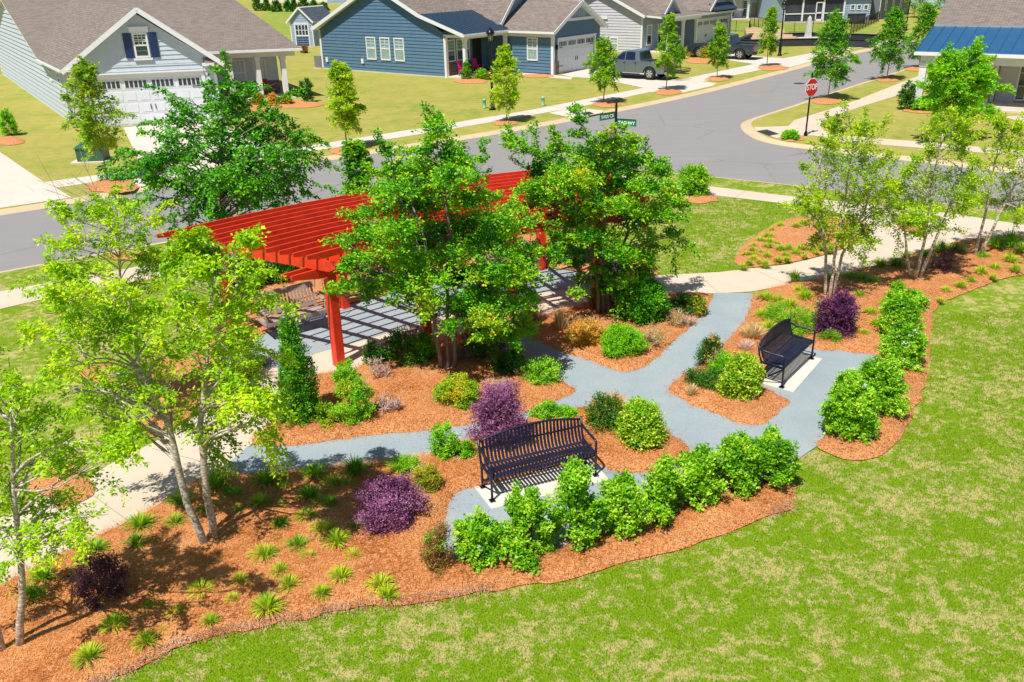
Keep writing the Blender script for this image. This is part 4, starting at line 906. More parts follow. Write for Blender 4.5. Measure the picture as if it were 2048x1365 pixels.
def octo(r, o, mat, nm):
    m = MB(); A = []; B = []
    for k in range(8):
        a = math.pi/8+k*math.pi/4; p = Vector((r*math.cos(a)*math.cos(rzs), r*math.cos(a)*math.sin(rzs), 2.2+r*math.sin(a))); A.append(p+n*o); B.append(p+n*(o+.006))
    m.face(A[::-1]); m.face(B)
    for k in range(8): j = (k+1) % 8; m.face([A[k], A[j], B[j], B[k]])
    return m.build(nm, M[mat], t, local=True)
octo(.44, .05, 'sign_white', 'sign_border'); octo(.405, .058, 'sign_red', 'sign_plate')
textmesh('lettering', 'STOP', .36, M['sign_white'], t, upright(rzs, n.x*.068, n.y*.068, 2.21, .82))
b = GZ(1229, 352); t = thing('street_name_sign', 'black corner post with two green street name blades, one above the other', 'sign', b)
m = MB(); m.lathe([(.1, 0), (.1, .15), (.055, .25), (.045, 2.72), (.03, 2.76), (.06, 2.8), (.12, 2.82), (.06, 2.86), (.001, 2.92)], 12); m.build('post', M['black'], t, local=True)
for rz, z, s, x0, x1 in ((math.radians(38), 2.32, 'EVUS CR', -.86, -.06), (math.radians(-28), 2.05, 'TAG WY', .05, .82)):
    c, sn = math.cos(rz), math.sin(rz); m = MB(); m.obox((0, 0, z), (c, sn, 0), (-sn, c, 0), (0, 0, 1), x0, x1, -.012, .012, -.1, .13); bl = m.build('sign_blade', M['sign_green'], t, local=True)
    xm = (x0+x1)/2; q = textmesh('lettering', s, .17, M['sign_white'], None, upright(rz, xm*c+sn*.016, xm*sn-c*.016, z+.01)); q.parent = bl
    q = MB(); q.obox((0, 0, z), (c, sn, 0), (-sn, c, 0), (0, 0, 1), min(0, x0), max(0, x1), -.01, .01, .13, .16); q.build('bracket', M['black'], t, local=True)
# green utility cabinet
F = Fr(G(155, 327), 4); t = thing('utility_cabinet', 'dark green electrical cabinet on a pad on the lawn by the driveway', 'utility box', F.W(0, 0, 0))
m = MB(); m.fbox(F, -.25, -.2, 0, 1.35, 1.0, .06); m.build('pad', M['conc_white'], t)
m = MB(); m.hexa([F.W(0, 0, .06), F.W(1.15, 0, .06), F.W(1.15, .85, .06), F.W(0, .85, .06), F.W(0, 0, .62), F.W(1.15, 0, .62), F.W(1.15, .85, .72), F.W(0, .85, .72)]); m.build('cabinet', M['green_box'], t, bevel=.02)
m = MB(); m.hexa([F.W(-.03, -.05, .62), F.W(1.18, -.05, .62), F.W(1.18, .88, .73), F.W(-.03, .88, .73), F.W(-.03, -.05, .66), F.W(1.18, -.05, .66), F.W(1.18, .88, .78), F.W(-.03, .88, .78)]); m.build('lid', M['green_box'], t, bevel=.01)
m = MB(); m.fbox(F, .55, -.008, .3, .8, -.001, .5); m.build('warning_label', M['curb'], t)
for i, (x, y, l) in enumerate([(969, 217, 'pale green utility pedestal left of the tall lamp pole'), (1086, 212, 'pale green utility pedestal on the lawn right of the yellow-green street tree')]):
    t = thing('utility_pedestal', l, 'utility post', GZ(x, y), 'pale green utility pedestals'); m = MB(); m.lathe([(.1, 0), (.11, .05), (.1, .06), (.1, .42), (.115, .43), (.115, .5), (.06, .53), (.001, .54)], 14); m.build('tube', M['pedestal'], t, local=True)
F = Fr(G(630, 137), -37, 50); t = thing('air_conditioner', 'grey louvred air conditioner beside the blue house corner', 'air conditioner', F.W(0, 0, 0))
m = MB(); m.fbox(F, 0, 0, .05, .8, .8, .95); m.fbox(F, -.02, -.02, .95, .82, .82, 1.0)
for k in range(14): m.fbox(F, .04, -.015, .12+k*.057, .76, 0, .14+k*.057)
m.build('casing', M['ac'], t)
m = MB(); m.fbox(F, -.1, -.1, 0, .9, .9, .05); m.build('pad', M['conc_white'], t)
c = GZ(1598, 167.5, RZ); t = thing('manhole_cover', 'round dark manhole cover set in the grey street', 'manhole cover', c); m = MB(); m.lathe([(.36, .004), (.36, .012), (.33, .014), (.001, .014)], 24); m.build('cover', M['wallstone'], t, local=True)
c = thing('drain_grate', 'dark drain grate in the pavement edge', 'grate', (0,0,0)) if False else None
# ------------------------------------------------------------------ pickup trucks
def pickup(loc, rz, label, paint, rack=False, L=5.7, extras=None):
    """nose towards +x, ground z=0, centre of the wheelbase at x=0"""
    t = thing('pickup_truck', label, 'pickup truck', loc, None, rz); W = .98; wb = 1.78; R = .42
    def arch(cx): return [(cx+.53*math.cos(a), .40+.53*math.sin(a)) for a in np.linspace(math.pi, 0, 11)]
    low = [(-2.9, .52)]+[(-2.86, .45)]+[(p[0], max(.42, p[1])) for p in arch(-wb)]+[(wb-.53, .42)]+[(p[0], max(.42, p[1])) for p in arch(wb)]+[(2.75, .45), (2.86, .55)]
    top = [(2.88, .95), (2.8, 1.08), (1.2, 1.22), (-1.02, 1.2), (-1.02, 1.22), (-2.88, 1.2)]
    # sides follow the wheel arches; body is inner tub plus two shaped side skins
    poly = low+top; m = MB()
    def yside(z): return W-.02*abs(z-.8)-.03*max(0, z-1.0)
    for sy in (-1, 1):
        T = tessellate_polygon([[Vector((x, z, 0)) for x, z in poly]]); k = len(m.v)
        m.v += [(x, sy*yside(z), z) for x, z in poly]+[(x, sy*(yside(z)-.2), z) for x, z in poly]; n = len(poly)
        for a, b, c in T: m.f.append((k+a, k+b, k+c)); m.m.append(0); m.sm.append(False); m.f.append((k+n+a, k+n+c, k+n+b)); m.m.append(0); m.sm.append(False)
        for i in range(n): j = (i+1) % n; m.f.append((k+i, k+j, k+n+j, k+n+i)); m.m.append(0); m.sm.append(False)
    m.hexa([(1.1, -.8, .5), (2.86, -.8, .5), (2.86, .8, .5), (1.1, .8, .5), (1.1, -.8, 1.24), (2.8, -.8, 1.1), (2.8, .8, 1.1), (1.1, .8, 1.24)])
    m.box(-1.05, -.8, .5, 1.15, .8, 1.2); m.box(-2.88, -.8, .55, -1.0, .8, .66)
    m.build('body', paint, t, local=True, bevel=.02)
    m = MB()
    c0 = [(-1.0, 1.2), (1.22, 1.22), (.42, 1.82), (-.2, 1.9), (-.82, 1.86)]; wy0, wy1 = .94, .74
    def cw(z): return wy0+(wy1-wy0)*(z-1.2)/.7
    A = [(x, -cw(z), z) for x, z in c0]; B = [(x, cw(z), z) for x, z in c0]; m.face(A); m.face(B[::-1])
    for i in range(5): j = (i+1) % 5; m.face([A[i], B[i], B[j], A[j]])
    m.build('cab', paint, t, local=True, bevel=.04)
    def pane(pts, nm='window'):
        q = MB(); q.face(pts); q.build(nm, M['carglass'], t, local=True)
    for sy in (-1, 1):
        e = sy*.012
        for poly2 in ([(.22, 1.27), (1.02, 1.27), (.42, 1.72), (.22, 1.76)], [(-.62, 1.27), (.14, 1.27), (.14, 1.77), (-.2, 1.8), (-.55, 1.78)]):
            P = [(x, sy*cw(z)+e, z) for x, z in poly2]; pane(P if sy < 0 else P[::-1])
    pane([(1.2, -.8, 1.27), (1.2, .8, 1.27), (.5, .68, 1.8), (.5, -.68, 1.8)], 'windscreen')
    pane([(-1.0, .78, 1.3), (-1.0, -.78, 1.3), (-.87, -.66, 1.78), (-.87, .66, 1.78)], 'rear_window')
    m = MB(); m.box(-2.93, -.82, .6, -2.86, .82, 1.18); m.build('tailgate', paint, t, local=True, bevel=.015)
    m = MB(); m.box(-2.86, -.78, .66, -1.04, .78, .7); m.build('bed_liner', M['dark'], t, local=True)
    m = MB(); m.box(-3.08, -.92, .42, -2.9, .92, .58); m.build('rear_bumper', M['chrome'] if extras != 'dark' else M['dark'], t, local=True, bevel=.02)
    m = MB(); m.box(2.82, -.92, .42, 2.98, .92, .62); m.build('front_bumper', M['chrome'] if extras != 'dark' else M['dark'], t, local=True, bevel=.03)
    m = MB(); m.box(2.82, -.55, .66, 2.92, .55, 1.02); m.build('grille', M['dark'], t, local=True)
    for sy in (-1, 1):
        m = MB(); m.box(-2.92, sy*.84-.1, .72, -2.8, sy*.84+.12, 1.12); m.build('tail_light', M['tail'], t, local=True, bevel=.01)
        m = MB(); m.box(2.7, sy*.78-.14, .78, 2.9, sy*.78+.15, .98); m.build('headlight', M['chrome'], t, local=True, bevel=.02)
        m = MB(); m.box(.9, sy*1.0-.03+sy*.06, 1.22, 1.05, sy*1.0+.03+sy*.12, 1.4); m.build('mirror', paint, t, local=True, bevel=.02)
        m = MB(); m.bar((-1.0, sy*.96, .36), (1.15, sy*.96, .36), .14, .05); m.build('side_step', M['dark'], t, local=True)
        h = MB(); 
        for x in (.2, -.66): h.box(x-.09, sy*.965, 1.06, x+.09, sy*.99, 1.1)
        h.build('door_handle', M['dark'], t, local=True)
        g = MB()
        for x in (1.18, .18, -.68): g.box(x-.006, sy*.955, .5, x+.006, sy*.982, 1.2)
        g.build('door_gap', M['dark'], t, local=True)
        for x in (-wb, wb):
            y = sy*.86; w = MB(); ks = 22
            ring = [(.25, -.12), (.36, -.13), (.41, -.1), (.42, 0), (.41, .1), (.36, .13), (.25, .12)]
            k0 = len(w.v)
            for r, d in ring:
                for j in range(ks): a = 2*math.pi*j/ks; w.v.append((x+r*math.cos(a), y+d, R+r*math.sin(a)))
            for i in range(len(ring)-1):
                for j in range(ks): a = k0+i*ks+j; b = k0+i*ks+(j+1) % ks; w.f.append((a, b, b+ks, a+ks)); w.m.append(0); w.sm.append(True)
            wo_ = w.build('wheel', M['tyre'], t, local=True)
            r_ = MB(); 
            for j in range(6):
                a = math.pi*j/3; r_.bar((x, y+sy*.1, R), (x+.25*math.cos(a), y+sy*.1, R+.25*math.sin(a)), .09, .03, up=(0, 1, 0))
            for j in range(24):
                a = 2*math.pi*j/24; b = 2*math.pi*(j+1)/24; r_.bar((x+.25*math.cos(a), y+sy*.1, R+.25*math.sin(a)), (x+.25*math.cos(b), y+sy*.1, R+.25*math.sin(b)), .04, .04, up=(0, 1, 0))
            r_.lathe([(.07, .0), (.001, .03)], 10, 0, (x, y, R)) if False else None
            q = r_.build('rim', M['rim'], None, local=True); q.parent = wo_
            d_ = MB(); d_.bar((x, y+sy*.0, R), (x, y+sy*.06, R), .4, .4); q = d_.build('hub', M['dark'], None, local=True); q.parent = wo_
    if rack:
        r_ = MB()
        for y in np.linspace(-.75, .75, 9): r_.bar((-3.1, y, .52), (-4.05, y, .52), .015, .015)
        for x in np.linspace(-3.1, -4.05, 7): r_.bar((x, -.75, .52), (x, .75, .52), .015, .015)
        for x, z in ((-4.05, .62), (-4.05, .74), (-3.1, .74)): r_.bar((x, -.75, z), (x, .75, z), .03, .03)
        for y in (-.75, .75):
            r_.bar((-3.1, y, .74), (-4.05, y, .74), .03, .03)
            for x in np.linspace(-3.1, -4.05, 8): r_.bar((x, y, .52), (x, y, .74), .015, .015, up=(1, 0, 0))
        for y in np.linspace(-.75, .75, 12): r_.bar((-4.05, y, .52), (-4.05, y, .74), .015, .015, up=(1, 0, 0))
        r_.bar((-2.9, 0, .45), (-4.3, 0, .45), .06, .06); r_.build('cargo_rack', M['black'], t, local=True)
    return t
def park(rw, hd, label, paint, **k):
    c, s = math.cos(hd), math.sin(hd); g = np.array(G(*rw)); f = np.array([c, s]); n = np.array([-s, c])
    side = n if n[1] < 0 else -n                                # the near side
    m = g-side*.96+f*1.78; sc = 1.0
    t = pickup((m[0], m[1], .015), hd, label, paint, **k); return t
park((1298, 161), math.radians(143), 'silver pickup truck with a cargo rack behind it on the blue house driveway', M['paint_silver'], rack=True)
park((1478, 120.5), math.radians(143), 'dark slate pickup truck nose-in at the grey house garage', M['paint_slate'], extras='dark')
# ------------------------------------------------------------------ porch chairs
def chair(loc, rz, label, mat, group):
    t = thing('porch_chair', label, 'chair', loc, group, rz); m = MB(); m.box(-.25, -.25, .38, .25, .22, .42); m.build('seat', M[mat], t, local=True)
    m = MB()
    for i in range(5): m.hexa([(-.25+i*.102, .2, .42), (-.16+i*.102, .2, .42), (-.16+i*.102, .23, .42), (-.25+i*.102, .23, .42), (-.25+i*.102, .4, 1.05), (-.16+i*.102, .4, 1.05), (-.16+i*.102, .43, 1.05), (-.25+i*.102, .43, 1.05)])
    m.build('backrest', M[mat], t, local=True)
    m = MB()
    for x in (-.26, .26):
        m.box(x-.025, -.28, 0, x+.025, -.22, .6); m.box(x-.025, .2, 0, x+.025, .26, .5); m.box(x-.04, -.32, .6, x+.04, .3, .63)
    m.build('frame', M[mat], t, local=True)
H1F = Fr(G(161.5, 258), 12, 124)
chair(H1F.W(9.3, 9.2, .12), math.radians(15), 'bright red porch chair at the left of the pale blue house porch', 'red_chair', 'red porch chairs')
chair(H1F.W(12.6, 9.0, .12), math.radians(-10), 'bright red porch chair beside the end column of the pale blue house', 'red_chair', 'red porch chairs')
H2F = Fr(G(905, 157), -37, 50)
chair(H2F.W(.3, .9, .1), math.radians(50), 'magenta porch chair near the corner column of the blue house', 'pink_chair', 'magenta porch chairs')
chair(H2F.W(.2, 2.6, .1), math.radians(50), 'magenta porch chair nearer the front door of the blue house', 'pink_chair', 'magenta porch chairs')
# ------------------------------------------------------------------ shed
F = Fr(G(585, 93), -12, 62); t = thing('garden_shed', 'small blue garden shed with white double doors and slate roof', 'shed', F.W(0, 0, 0))
w_ = np.linalg.norm(np.array(G(638, 95))-np.array(G(585, 93)))*.66; w_ = 2.5; D = 3.6; hE = 2.6
pv = Pl(F, 'v', 0); m = MB(); pv.siding(m, [(0, 0), (w_, 0), (w_, hE), (w_/2, hE+1.1), (0, hE)]); sr = Pl(F, 'u', w_, 1); sr.siding(m, [(0, 0), (D, 0), (D, hE), (0, hE)]); m.fbox(F, .02, .03, 0, w_-.02, D, hE); m.build('wall', M['wall_steel'], t)
m = MB(); 
for a, b in ((0, .1), (w_-.1, w_)): pv.box(m, a, 0, b, hE, 0, .04)
pv.box(m, .45, 0, .55, 2.2, 0, .05); pv.box(m, w_-.55, 0, w_-.45, 2.2, 0, .05); pv.box(m, .45, 2.2, w_-.45, 2.3, 0, .05); m.bar(F.W(-.25, -.25, hE-.28), F.W(w_/2, -.25, hE+1.18), .04, .16); m.bar(F.W(w_/2, -.25, hE+1.18), F.W(w_+.25, -.25, hE-.28), .04, .16); m.build('trim', M['trim'], t)
for x0, x1 in ((.55, w_/2-.01), (w_/2+.01, w_-.55)):
    m = MB(); pv.box(m, x0, 0, x1, 1.0, 0, .03, 1); pv.box(m, x0, 1.0, x1, 2.2, 0, .03, 0); d = m.build('door', [M['trim'], M['navy']], t)
    m = MB()
    for r in range(2):
        for c in range(2): 
            ww = (x1-x0)/2; pv.box(m, x0+c*ww+.04, 1.12+r*.52, x0+(c+1)*ww-.04, 1.56+r*.52, .03, .035)
    child(m, 'pane', M['glass'], d)
m = MB(); roofslab(m, [F.W(-.25, -.22, hE-.2), F.W(w_/2, -.22, hE+1.25), F.W(w_/2, D+.2, hE+1.25), F.W(-.25, D+.2, hE-.2)], .1); roofslab(m, [F.W(w_/2, -.22, hE+1.25), F.W(w_+.25, -.22, hE-.2), F.W(w_+.25, D+.2, hE-.2), F.W(w_/2, D+.2, hE+1.25)], .1); m.build('roof', [M['shingle_slate'], M['trim']], t, uv=True)
# ------------------------------------------------------------------ houses at the back (upper right)
def backhouse(p, ang, label, wall, u1, h, D, rise, roofm, feats, nm='house_far'):
    F = Fr(G(*p), ang); t = thing('house', label, 'house', F.W(0, 0, 0)); pv = Pl(F, 'v', 0)
    m = MB(); pv.siding(m, [(0, 0), (u1, 0), (u1, h), (0, h)], pitch=.22); m.fbox(F, 0, .03, 0, u1, D, h); m.build('wall', M[wall], t)
    m = MB(); roofslab(m, [F.W(-.4, -.5, h-.05), F.W(u1+.4, -.5, h-.05), F.W(u1+.4, D/2, h+rise), F.W(-.4, D/2, h+rise)]); roofslab(m, [F.W(-.4, D/2, h+rise), F.W(u1+.4, D/2, h+rise), F.W(u1+.4, D+.5, h-.05), F.W(-.4, D+.5, h-.05)]); m.build('roof', [M[roofm], M['trim']], t, uv=True)
    return F, t, pv
z2 = lambda x, y: (1380+x/4.096, y/4.096)
FA, HA, pa = backhouse(z2(165, 165), 8, 'pale aqua house with white porch columns and big dark windows behind the black fence', 'wall_aqua', 9.6, 3.0, 9, 2.2, 'shingle', [])
for (x0, y0, x1, y1, c) in ((300, 15, 460, 170, 3), (560, 20, 615, 165, 1)):
    a, b = pa.pt(*z2(x0, y0)), pa.pt(*z2(x1, y1)); window(pa, HA, a[0], max(.25, b[1]), b[0], a[1]+.1, c, 1, 'glass', top='glass')
a, b = pa.pt(*z2(505, 25)), pa.pt(*z2(540, 160)); m = MB(); pa.box(m, a[0], .1, b[0], a[1], 0, .06); m.build('door', M['oldwood'], HA)
for x in (180, 295, 430, 640): u = pa.pt(*z2(x, 165))[0]; m = MB(); column(m, FA, u, -1.6, 0, 2.9, .22); m.build('porch_column', M['trim'], HA)
m = MB(); m.fbox(FA, 0, -1.8, -.1, 9.6, 0, .15); m.build('porch_floor', M['conc_white'], HA)
m = MB(); roofslab(m, [FA.W(-.3, -2.1, 2.95), FA.W(10, -2.1, 2.95), FA.W(10, .1, 3.2), FA.W(-.3, .1, 3.2)]); m.build('porch_roof', [M['shingle'], M['trim']], HA, uv=True)
FB, HB, pb = backhouse(z2(745, 190), 4, 'grey house with a dark screened porch under a green metal roof', 'wall_steel', 11.2, 3.1, 9, 2.2, 'metal_green', [])
m = MB(); ul = pb.pt(*z2(765, 190))[0]; ur = pb.pt(*z2(1240, 190))[0]; pb.box(m, ul, .1, ur, 2.9, .03, .06); m.build('porch_screen', M['screen'], HB)
m = MB()
for x in (760, 910, 1080, 1245): u = pb.pt(*z2(x, 190))[0]; pb.box(m, u-.1, 0, u+.1, 3.0, .06, .16)
pb.box(m, ul, .95, ur, 1.07, .06, .12); pb.box(m, ul, 2.85, ur, 3.05, .06, .17); pb.box(m, ul, 0, ur, .12, .06, .17); m.build('porch_frame', M['trim'], HB)
m = MB(); a = pb.pt(*z2(1015, 190))[0]; b = pb.pt(*z2(1075, 190))[0]; pb.box(m, a, .12, a+.12, 2.3, .1, .18); pb.box(m, b-.12, .12, b, 2.3, .1, .18); pb.box(m, a, 2.2, b, 2.32, .1, .18); pb.box(m, a, 1.0, b, 1.15, .1, .18); pb.box(m, a, .12, b, .35, .1, .18); m.build('door', M['trim'], HB)
for x in (1332, 1385, 1440): a = pb.pt(*z2(x, 60)); window(pb, HB, a[0]-.3, a[1]-.32, a[0]+.3, a[1]+.32, 1, 1, 'glass', sash=False, fr=.1)
FC, HC, pc = backhouse(z2(1540, 165), 52, 'dark grey sided house at the top with slim white windows', 'wall_darkgrey', 13, 3.4, 9, 2.4, 'shingle_slate', [])
for s in (2.0, 5.2, 8.6): window(pc, HC, s, 1.0, s+.8, 2.8, 1, 1, 'glass')
for s in (0, 12.85): m = MB(); pc.box(m, s, 0, s+.15, 3.3, 0, .06); m.build('corner_board', M['trim'], HC)
c = GZ(*z2(1357, 195)); t = thing('hot_tub', 'dark square box beside the screened porch behind the fence', 'storage box', c); m = MB(); m.box(-.9, -.5, 0, .9, .5, 1.05); m.box(-.95, -.55, 1.05, .95, .55, 1.12); m.build('casing', M['wallstone'], t, local=True, bevel=.03)
FD, HD, pd = backhouse((1400, 38), -30, 'light house with paired white windows at the far top, left of the aqua house', 'wall_grey', 5.6, 3.2, 7, 2, 'shingle', [])
window(pd, HD, 1.0, .8, 2.4, 2.6, 3, 2, 'glass'); window(pd, HD, 3.0, .8, 4.4, 2.6, 3, 2, 'glass')
FE, HE, pe = backhouse((1842, 18), 10, 'pale blue house far up the street at the top right', 'wall_aqua', 10, 3.2, 8, 2.2, 'shingle', [])
for s in (.3, 2.4): m = MB(); pe.box(m, s, 0, s+.2, 3.2, 0, .12); m.build('trim', M['trim'], HE)
# houses top left beyond the lawn
for (p, ang, lab, wl, u1) in (((520, 6), -8, 'far white and grey row house behind the evergreen screen, directly above the shed lawn', 'wall_white', 17), ((655, 8), -14, 'far pale house with a white fence, right of the evergreen screen', 'wall_steel', 12)):
    Fx, Hx, pp = backhouse(p, ang, lab, wl, u1, 3.2, 9, 2.4, 'shingle', [])
    for s in np.arange(1.2, u1-2, 2.6): window(pp, Hx, s, .6, s+1.1, 2.4, 2, 1, 'glass')
# aluminium fence
def fence(P, label, h=1.2, nm='fence'):
    W = [np.array(G(*p)) for p in P]; t = thing('iron_fence', label, 'fence', (W[0][0], W[0][1], 0)); m = MB(); r = MB(); pk = MB()
    for a, b in zip(W, W[1:]):
        L = np.linalg.norm(b-a); n = max(1, round(L/1.9)); d = (b-a)/L
        for i in range(n+1):
            q = a+(b-a)*i/n; m.box(q[0]-.025, q[1]-.025, 0, q[0]+.025, q[1]+.025, h+.05)
        for z in (.15, h-.15, h): r.bar((*a, z), (*b, z), .025, .03)
        for i in range(int(L/.14)): q = a+d*i*.14; pk.bar((*q, .1), (*q, h), .01, .01, up=(0, 1, 0))
    m.build('posts', M['black'], t)['kind'] = 'stuff'; r.build('rails', M['black'], t); pk.build('pickets', M['black'], t)['kind'] = 'stuff'
fence([(1398, 61), (1497, 66), (1500, 77)], 'black metal fence before the aqua house lawn, left of the steps', nm='f')
fence([(1500, 52), (1552, 66), (1700, 70), (1757, 44)], 'black metal fence in front of the screened porch house')
# steps, retaining wall and obelisk
F = Fr(G(1497, 84), -5); t = thing('garden_steps', 'tan stone steps beside the fence post behind the dark truck', 'steps', F.W(0, 0, 0)); m = MB()
for k in range(6): m.fbox(F, k*.0, k*.5, 0, 5.0-k*.3, k*.5+.5, .18*(k+1))
m.build('steps', M['curb'], t)
P = px([(1470, 95), (1640, 92), (1740, 96), (1752, 88), (1757, 84), (1640, 80), (1505, 80)]); t = thing('retaining_wall', 'long low black wall ringing the obelisk plot by the street', 'wall', (P[0][0], P[0][1], 0)); m = MB()
for i, (a, b) in enumerate(zip(P, P[1:]+P[:1])): m.bar((*a, .3), (*b, .3), .25, .6)
m.build('wall', M['wallstone'], t); m = MB()
for a, b in zip(P, P[1:]+P[:1]): m.bar((*a, .63), (*b, .63), .32, .06)
m.build('coping', M['black'], t)
sheet('wall_bed', P, .03, M['wallstone'])
pave([(1700, 99), (1752, 89), (1757, 84), (1800, 80), (1806, 86)], 'conc_white', ZC+.006)
c = GZ(1614, 86); t = thing('obelisk', 'pale granite obelisk on a stepped base inside the black wall', 'monument', c); m = MB(); m.box(-1.6, -.5, 0, 1.9, .5, .3); m.box(-.9, -.4, .3, 1.0, .4, .5); m.build('base', M['ston_pale'], t, local=True)
m = MB(); m.hexa([(-.26, -.24, .5), (.3, -.24, .5), (.3, .24, .5), (-.26, .24, .5), (-.14, -.12, 2.2), (.16, -.12, 2.2), (.16, .12, 2.2), (-.14, .12, 2.2)]); m.hexa([(-.14, -.12, 2.2), (.16, -.12, 2.2), (.16, .12, 2.2), (-.14, .12, 2.2), (.02, -.01, 2.45), (.04, -.01, 2.45), (.04, .01, 2.45), (.02, .01, 2.45)]); m.build('shaft', M['ston_pale'], t, local=True)
# ------------------------------------------------------------------ plants
LM = {
 'crape': leafmat('leaf_crape', ['1f5a0c', '347c12', '56981c', '80ae2a', 'a09a2e'], .28, gain=(1.85, 1.65, .7)),
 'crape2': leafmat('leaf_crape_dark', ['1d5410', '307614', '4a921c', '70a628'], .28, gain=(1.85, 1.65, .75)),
 'birch': leafmat('leaf_birch', ['4a7d0e', '6ba015', '8fbd20', 'b4d634'], .42, posvar=1.1, gain=(2.0, 1.6, .7)),
 'birch2': leafmat('leaf_birch_fine', ['46740f', '6a9a1a', '92b82c', 'b9cc46'], .42, gain=(1.95, 1.6, .75)),
 'elm': leafmat('leaf_street', ['3f7413', '5f971c', '83ae28', 'a6bd3a'], .4),
 'yellow': leafmat('leaf_yellowgreen', ['6f9a14', '8fb51e', 'b0c42c', 'c2cc44'], .45, gain=(1.35, 1.35, .8)),
 'oak': leafmat('leaf_oak', ['2c6612', '448519', '62a023', '7fb02c'], .35),
 'mix': leafmat('leaf_bronze', ['4f8418', '6f9c22', '8fae30', 'a8a838'], .4),
 'maple': leafmat('leaf_maple', ['3f8a10', '5fa81a', '84bb26', 'a9b83c'], .4),
 'box': leafmat('leaf_box', ['3d7d0c', '569a12', '76b51c', '93c62e'], .25, posvar=5),
 'boxy': leafmat('leaf_box_yellow', ['3f7a12', '679818', '9bb02a', 'd0963a'], .25, posvar=3),
 'cypress': leafmat('leaf_cypress', ['1f5a0e', '3a7d14', '5f9f1c', '86b82c'], .25, posvar=4),
 'hedge': leafmat('leaf_hedge', ['3c7a12', '5f9d1c', '86ba2e', 'b4d25c'], .35, posvar=3, spec=.5),
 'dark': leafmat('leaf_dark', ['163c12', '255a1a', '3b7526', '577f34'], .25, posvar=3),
 'lime': leafmat('leaf_variegated', ['47801a', '6f9e20', '9aba3a', 'cfd68a'], .3, posvar=6),
 'purple': leafmat('leaf_purple', ['4a2444', '704067', '925c88', 'ae84a4'], .3, posvar=3, gain=(1.5, 1.5, 1.4)),
 'purple2': leafmat('leaf_deep_purple', ['2a1226', '432040', '62315c', '7d4a76'], .3, posvar=3, gain=(2.1, 2.1, 1.9)),
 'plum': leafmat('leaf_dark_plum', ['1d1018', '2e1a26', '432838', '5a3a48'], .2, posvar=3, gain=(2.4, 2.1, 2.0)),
 'tan': leafmat('leaf_tan', ['8f7c5c', 'b39f78', 'c9b78f', 'd8ccae'], .3, posvar=4, gain=(1.45, 1.4, 1.2)),
 'pinktan': leafmat('leaf_pink_tan', ['93766c', 'b0948a', 'c7b0a6', 'd9c9c0'], .3, posvar=4, gain=(1.7, 1.6, 1.55)),
 'brown': leafmat('leaf_brown', ['5f4428', '836239', 'a4834f', '7d8a3a'], .3, posvar=4, gain=(1.2, 1.2, 1)),
 'orange': leafmat('leaf_orange', ['a8762a', 'cf9a3c', 'dfb45a', '9fa83a'], .35, posvar=4, gain=(1.2, 1.2, 1)),
 'gold': leafmat('leaf_gold', ['5f8a1a', '8a9a26', 'b4a834', 'ccb858'], .35, posvar=4, gain=(1.3, 1.3, .9)),
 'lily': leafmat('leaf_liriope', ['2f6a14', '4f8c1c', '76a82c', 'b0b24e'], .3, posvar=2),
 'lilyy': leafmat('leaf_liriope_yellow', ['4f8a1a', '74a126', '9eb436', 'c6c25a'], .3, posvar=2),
 'white': leafmat('petal_white', ['d8d8cf', 'eeeee8'], .3, gain=(1, 1, 1)),
}
def unit(v): return v/(np.linalg.norm(v, axis=-1, keepdims=True)+1e-9)
def leafquads(P, D, L, Wd, R, flat=.6):
    """P base points, D directions, L lengths, Wd widths -> kite-shaped leaves"""
    n = len(P); up = np.tile([0, 0, 1.], (n, 1)); N = unit(R.normal(size=(n, 3))*(1-flat)+up*flat+.01)
    S = unit(np.cross(D, N)); L = L[:, None]; Wd = Wd[:, None]
    return np.stack([P, P+D*L*.45+S*Wd*.5, P+D*L, P+D*L*.45-S*Wd*.5], 1)
def sprays(R, C, rad, n, k=10, sl=.3, ll=.07, lw=.035, droop=.3, outward=1.0, origin=None, shell=.5, flat=.6, ret=False, up=.25):
    """n twigs in an ellipsoid at C with radii rad, each carrying k leaves"""
    d = unit(R.normal(size=(n, 3))); r = (1-shell)+shell*1.0; u = R.uniform(0, 1, n)**(1/3.)*(1-shell)+shell*R.uniform(.75, 1, n)
    P0 = C+d*rad*u[:, None]*.85; o = origin if origin is not None else C
    D = unit(unit(P0-o)*outward+R.normal(size=(n, 3))*.55+[0, 0, up])
    t = (np.arange(k)+.5)/k; t = np.tile(t, (n, 1))+R.uniform(-.04, .04, (n, k))
    sag = -(t**2)*droop
    Q = P0[:, None]+D[:, None]*(t*sl)[..., None]; Q[..., 2] += sag*sl
    side = unit(np.cross(D, [0, 0, 1.]))[:, None]*np.where(np.arange(k) % 2, 1, -1)[None, :, None]
    ld = unit(side*.9+D[:, None]*.7+R.normal(size=(n, k, 3))*.45+np.array([0, 0, -droop*.9])); Q = Q.reshape(-1, 3)+R.normal(size=(n*k, 3))*.012; ld = ld.reshape(-1, 3)
    m = len(Q); V = leafquads(Q, ld, ll*R.uniform(.65, 1.25, m), lw*R.uniform(.7, 1.2, m), R, flat)
    if ret: return V, P0, D
    return V
def wob(a, b, n, amp, R, sag=0):
    t = np.linspace(0, 1, n)[:, None]; P = a+(b-a)*t; w = np.sin(t*math.pi)*amp
    P = P+w*R.normal(size=3)+np.cumsum(R.normal(size=(n, 3)), 0)*amp*.18*np.sin(t*math.pi); P[:, 2] += (np.sin(t*math.pi)*sag)[:, 0]; P[0] = a; P[-1] = b; return P
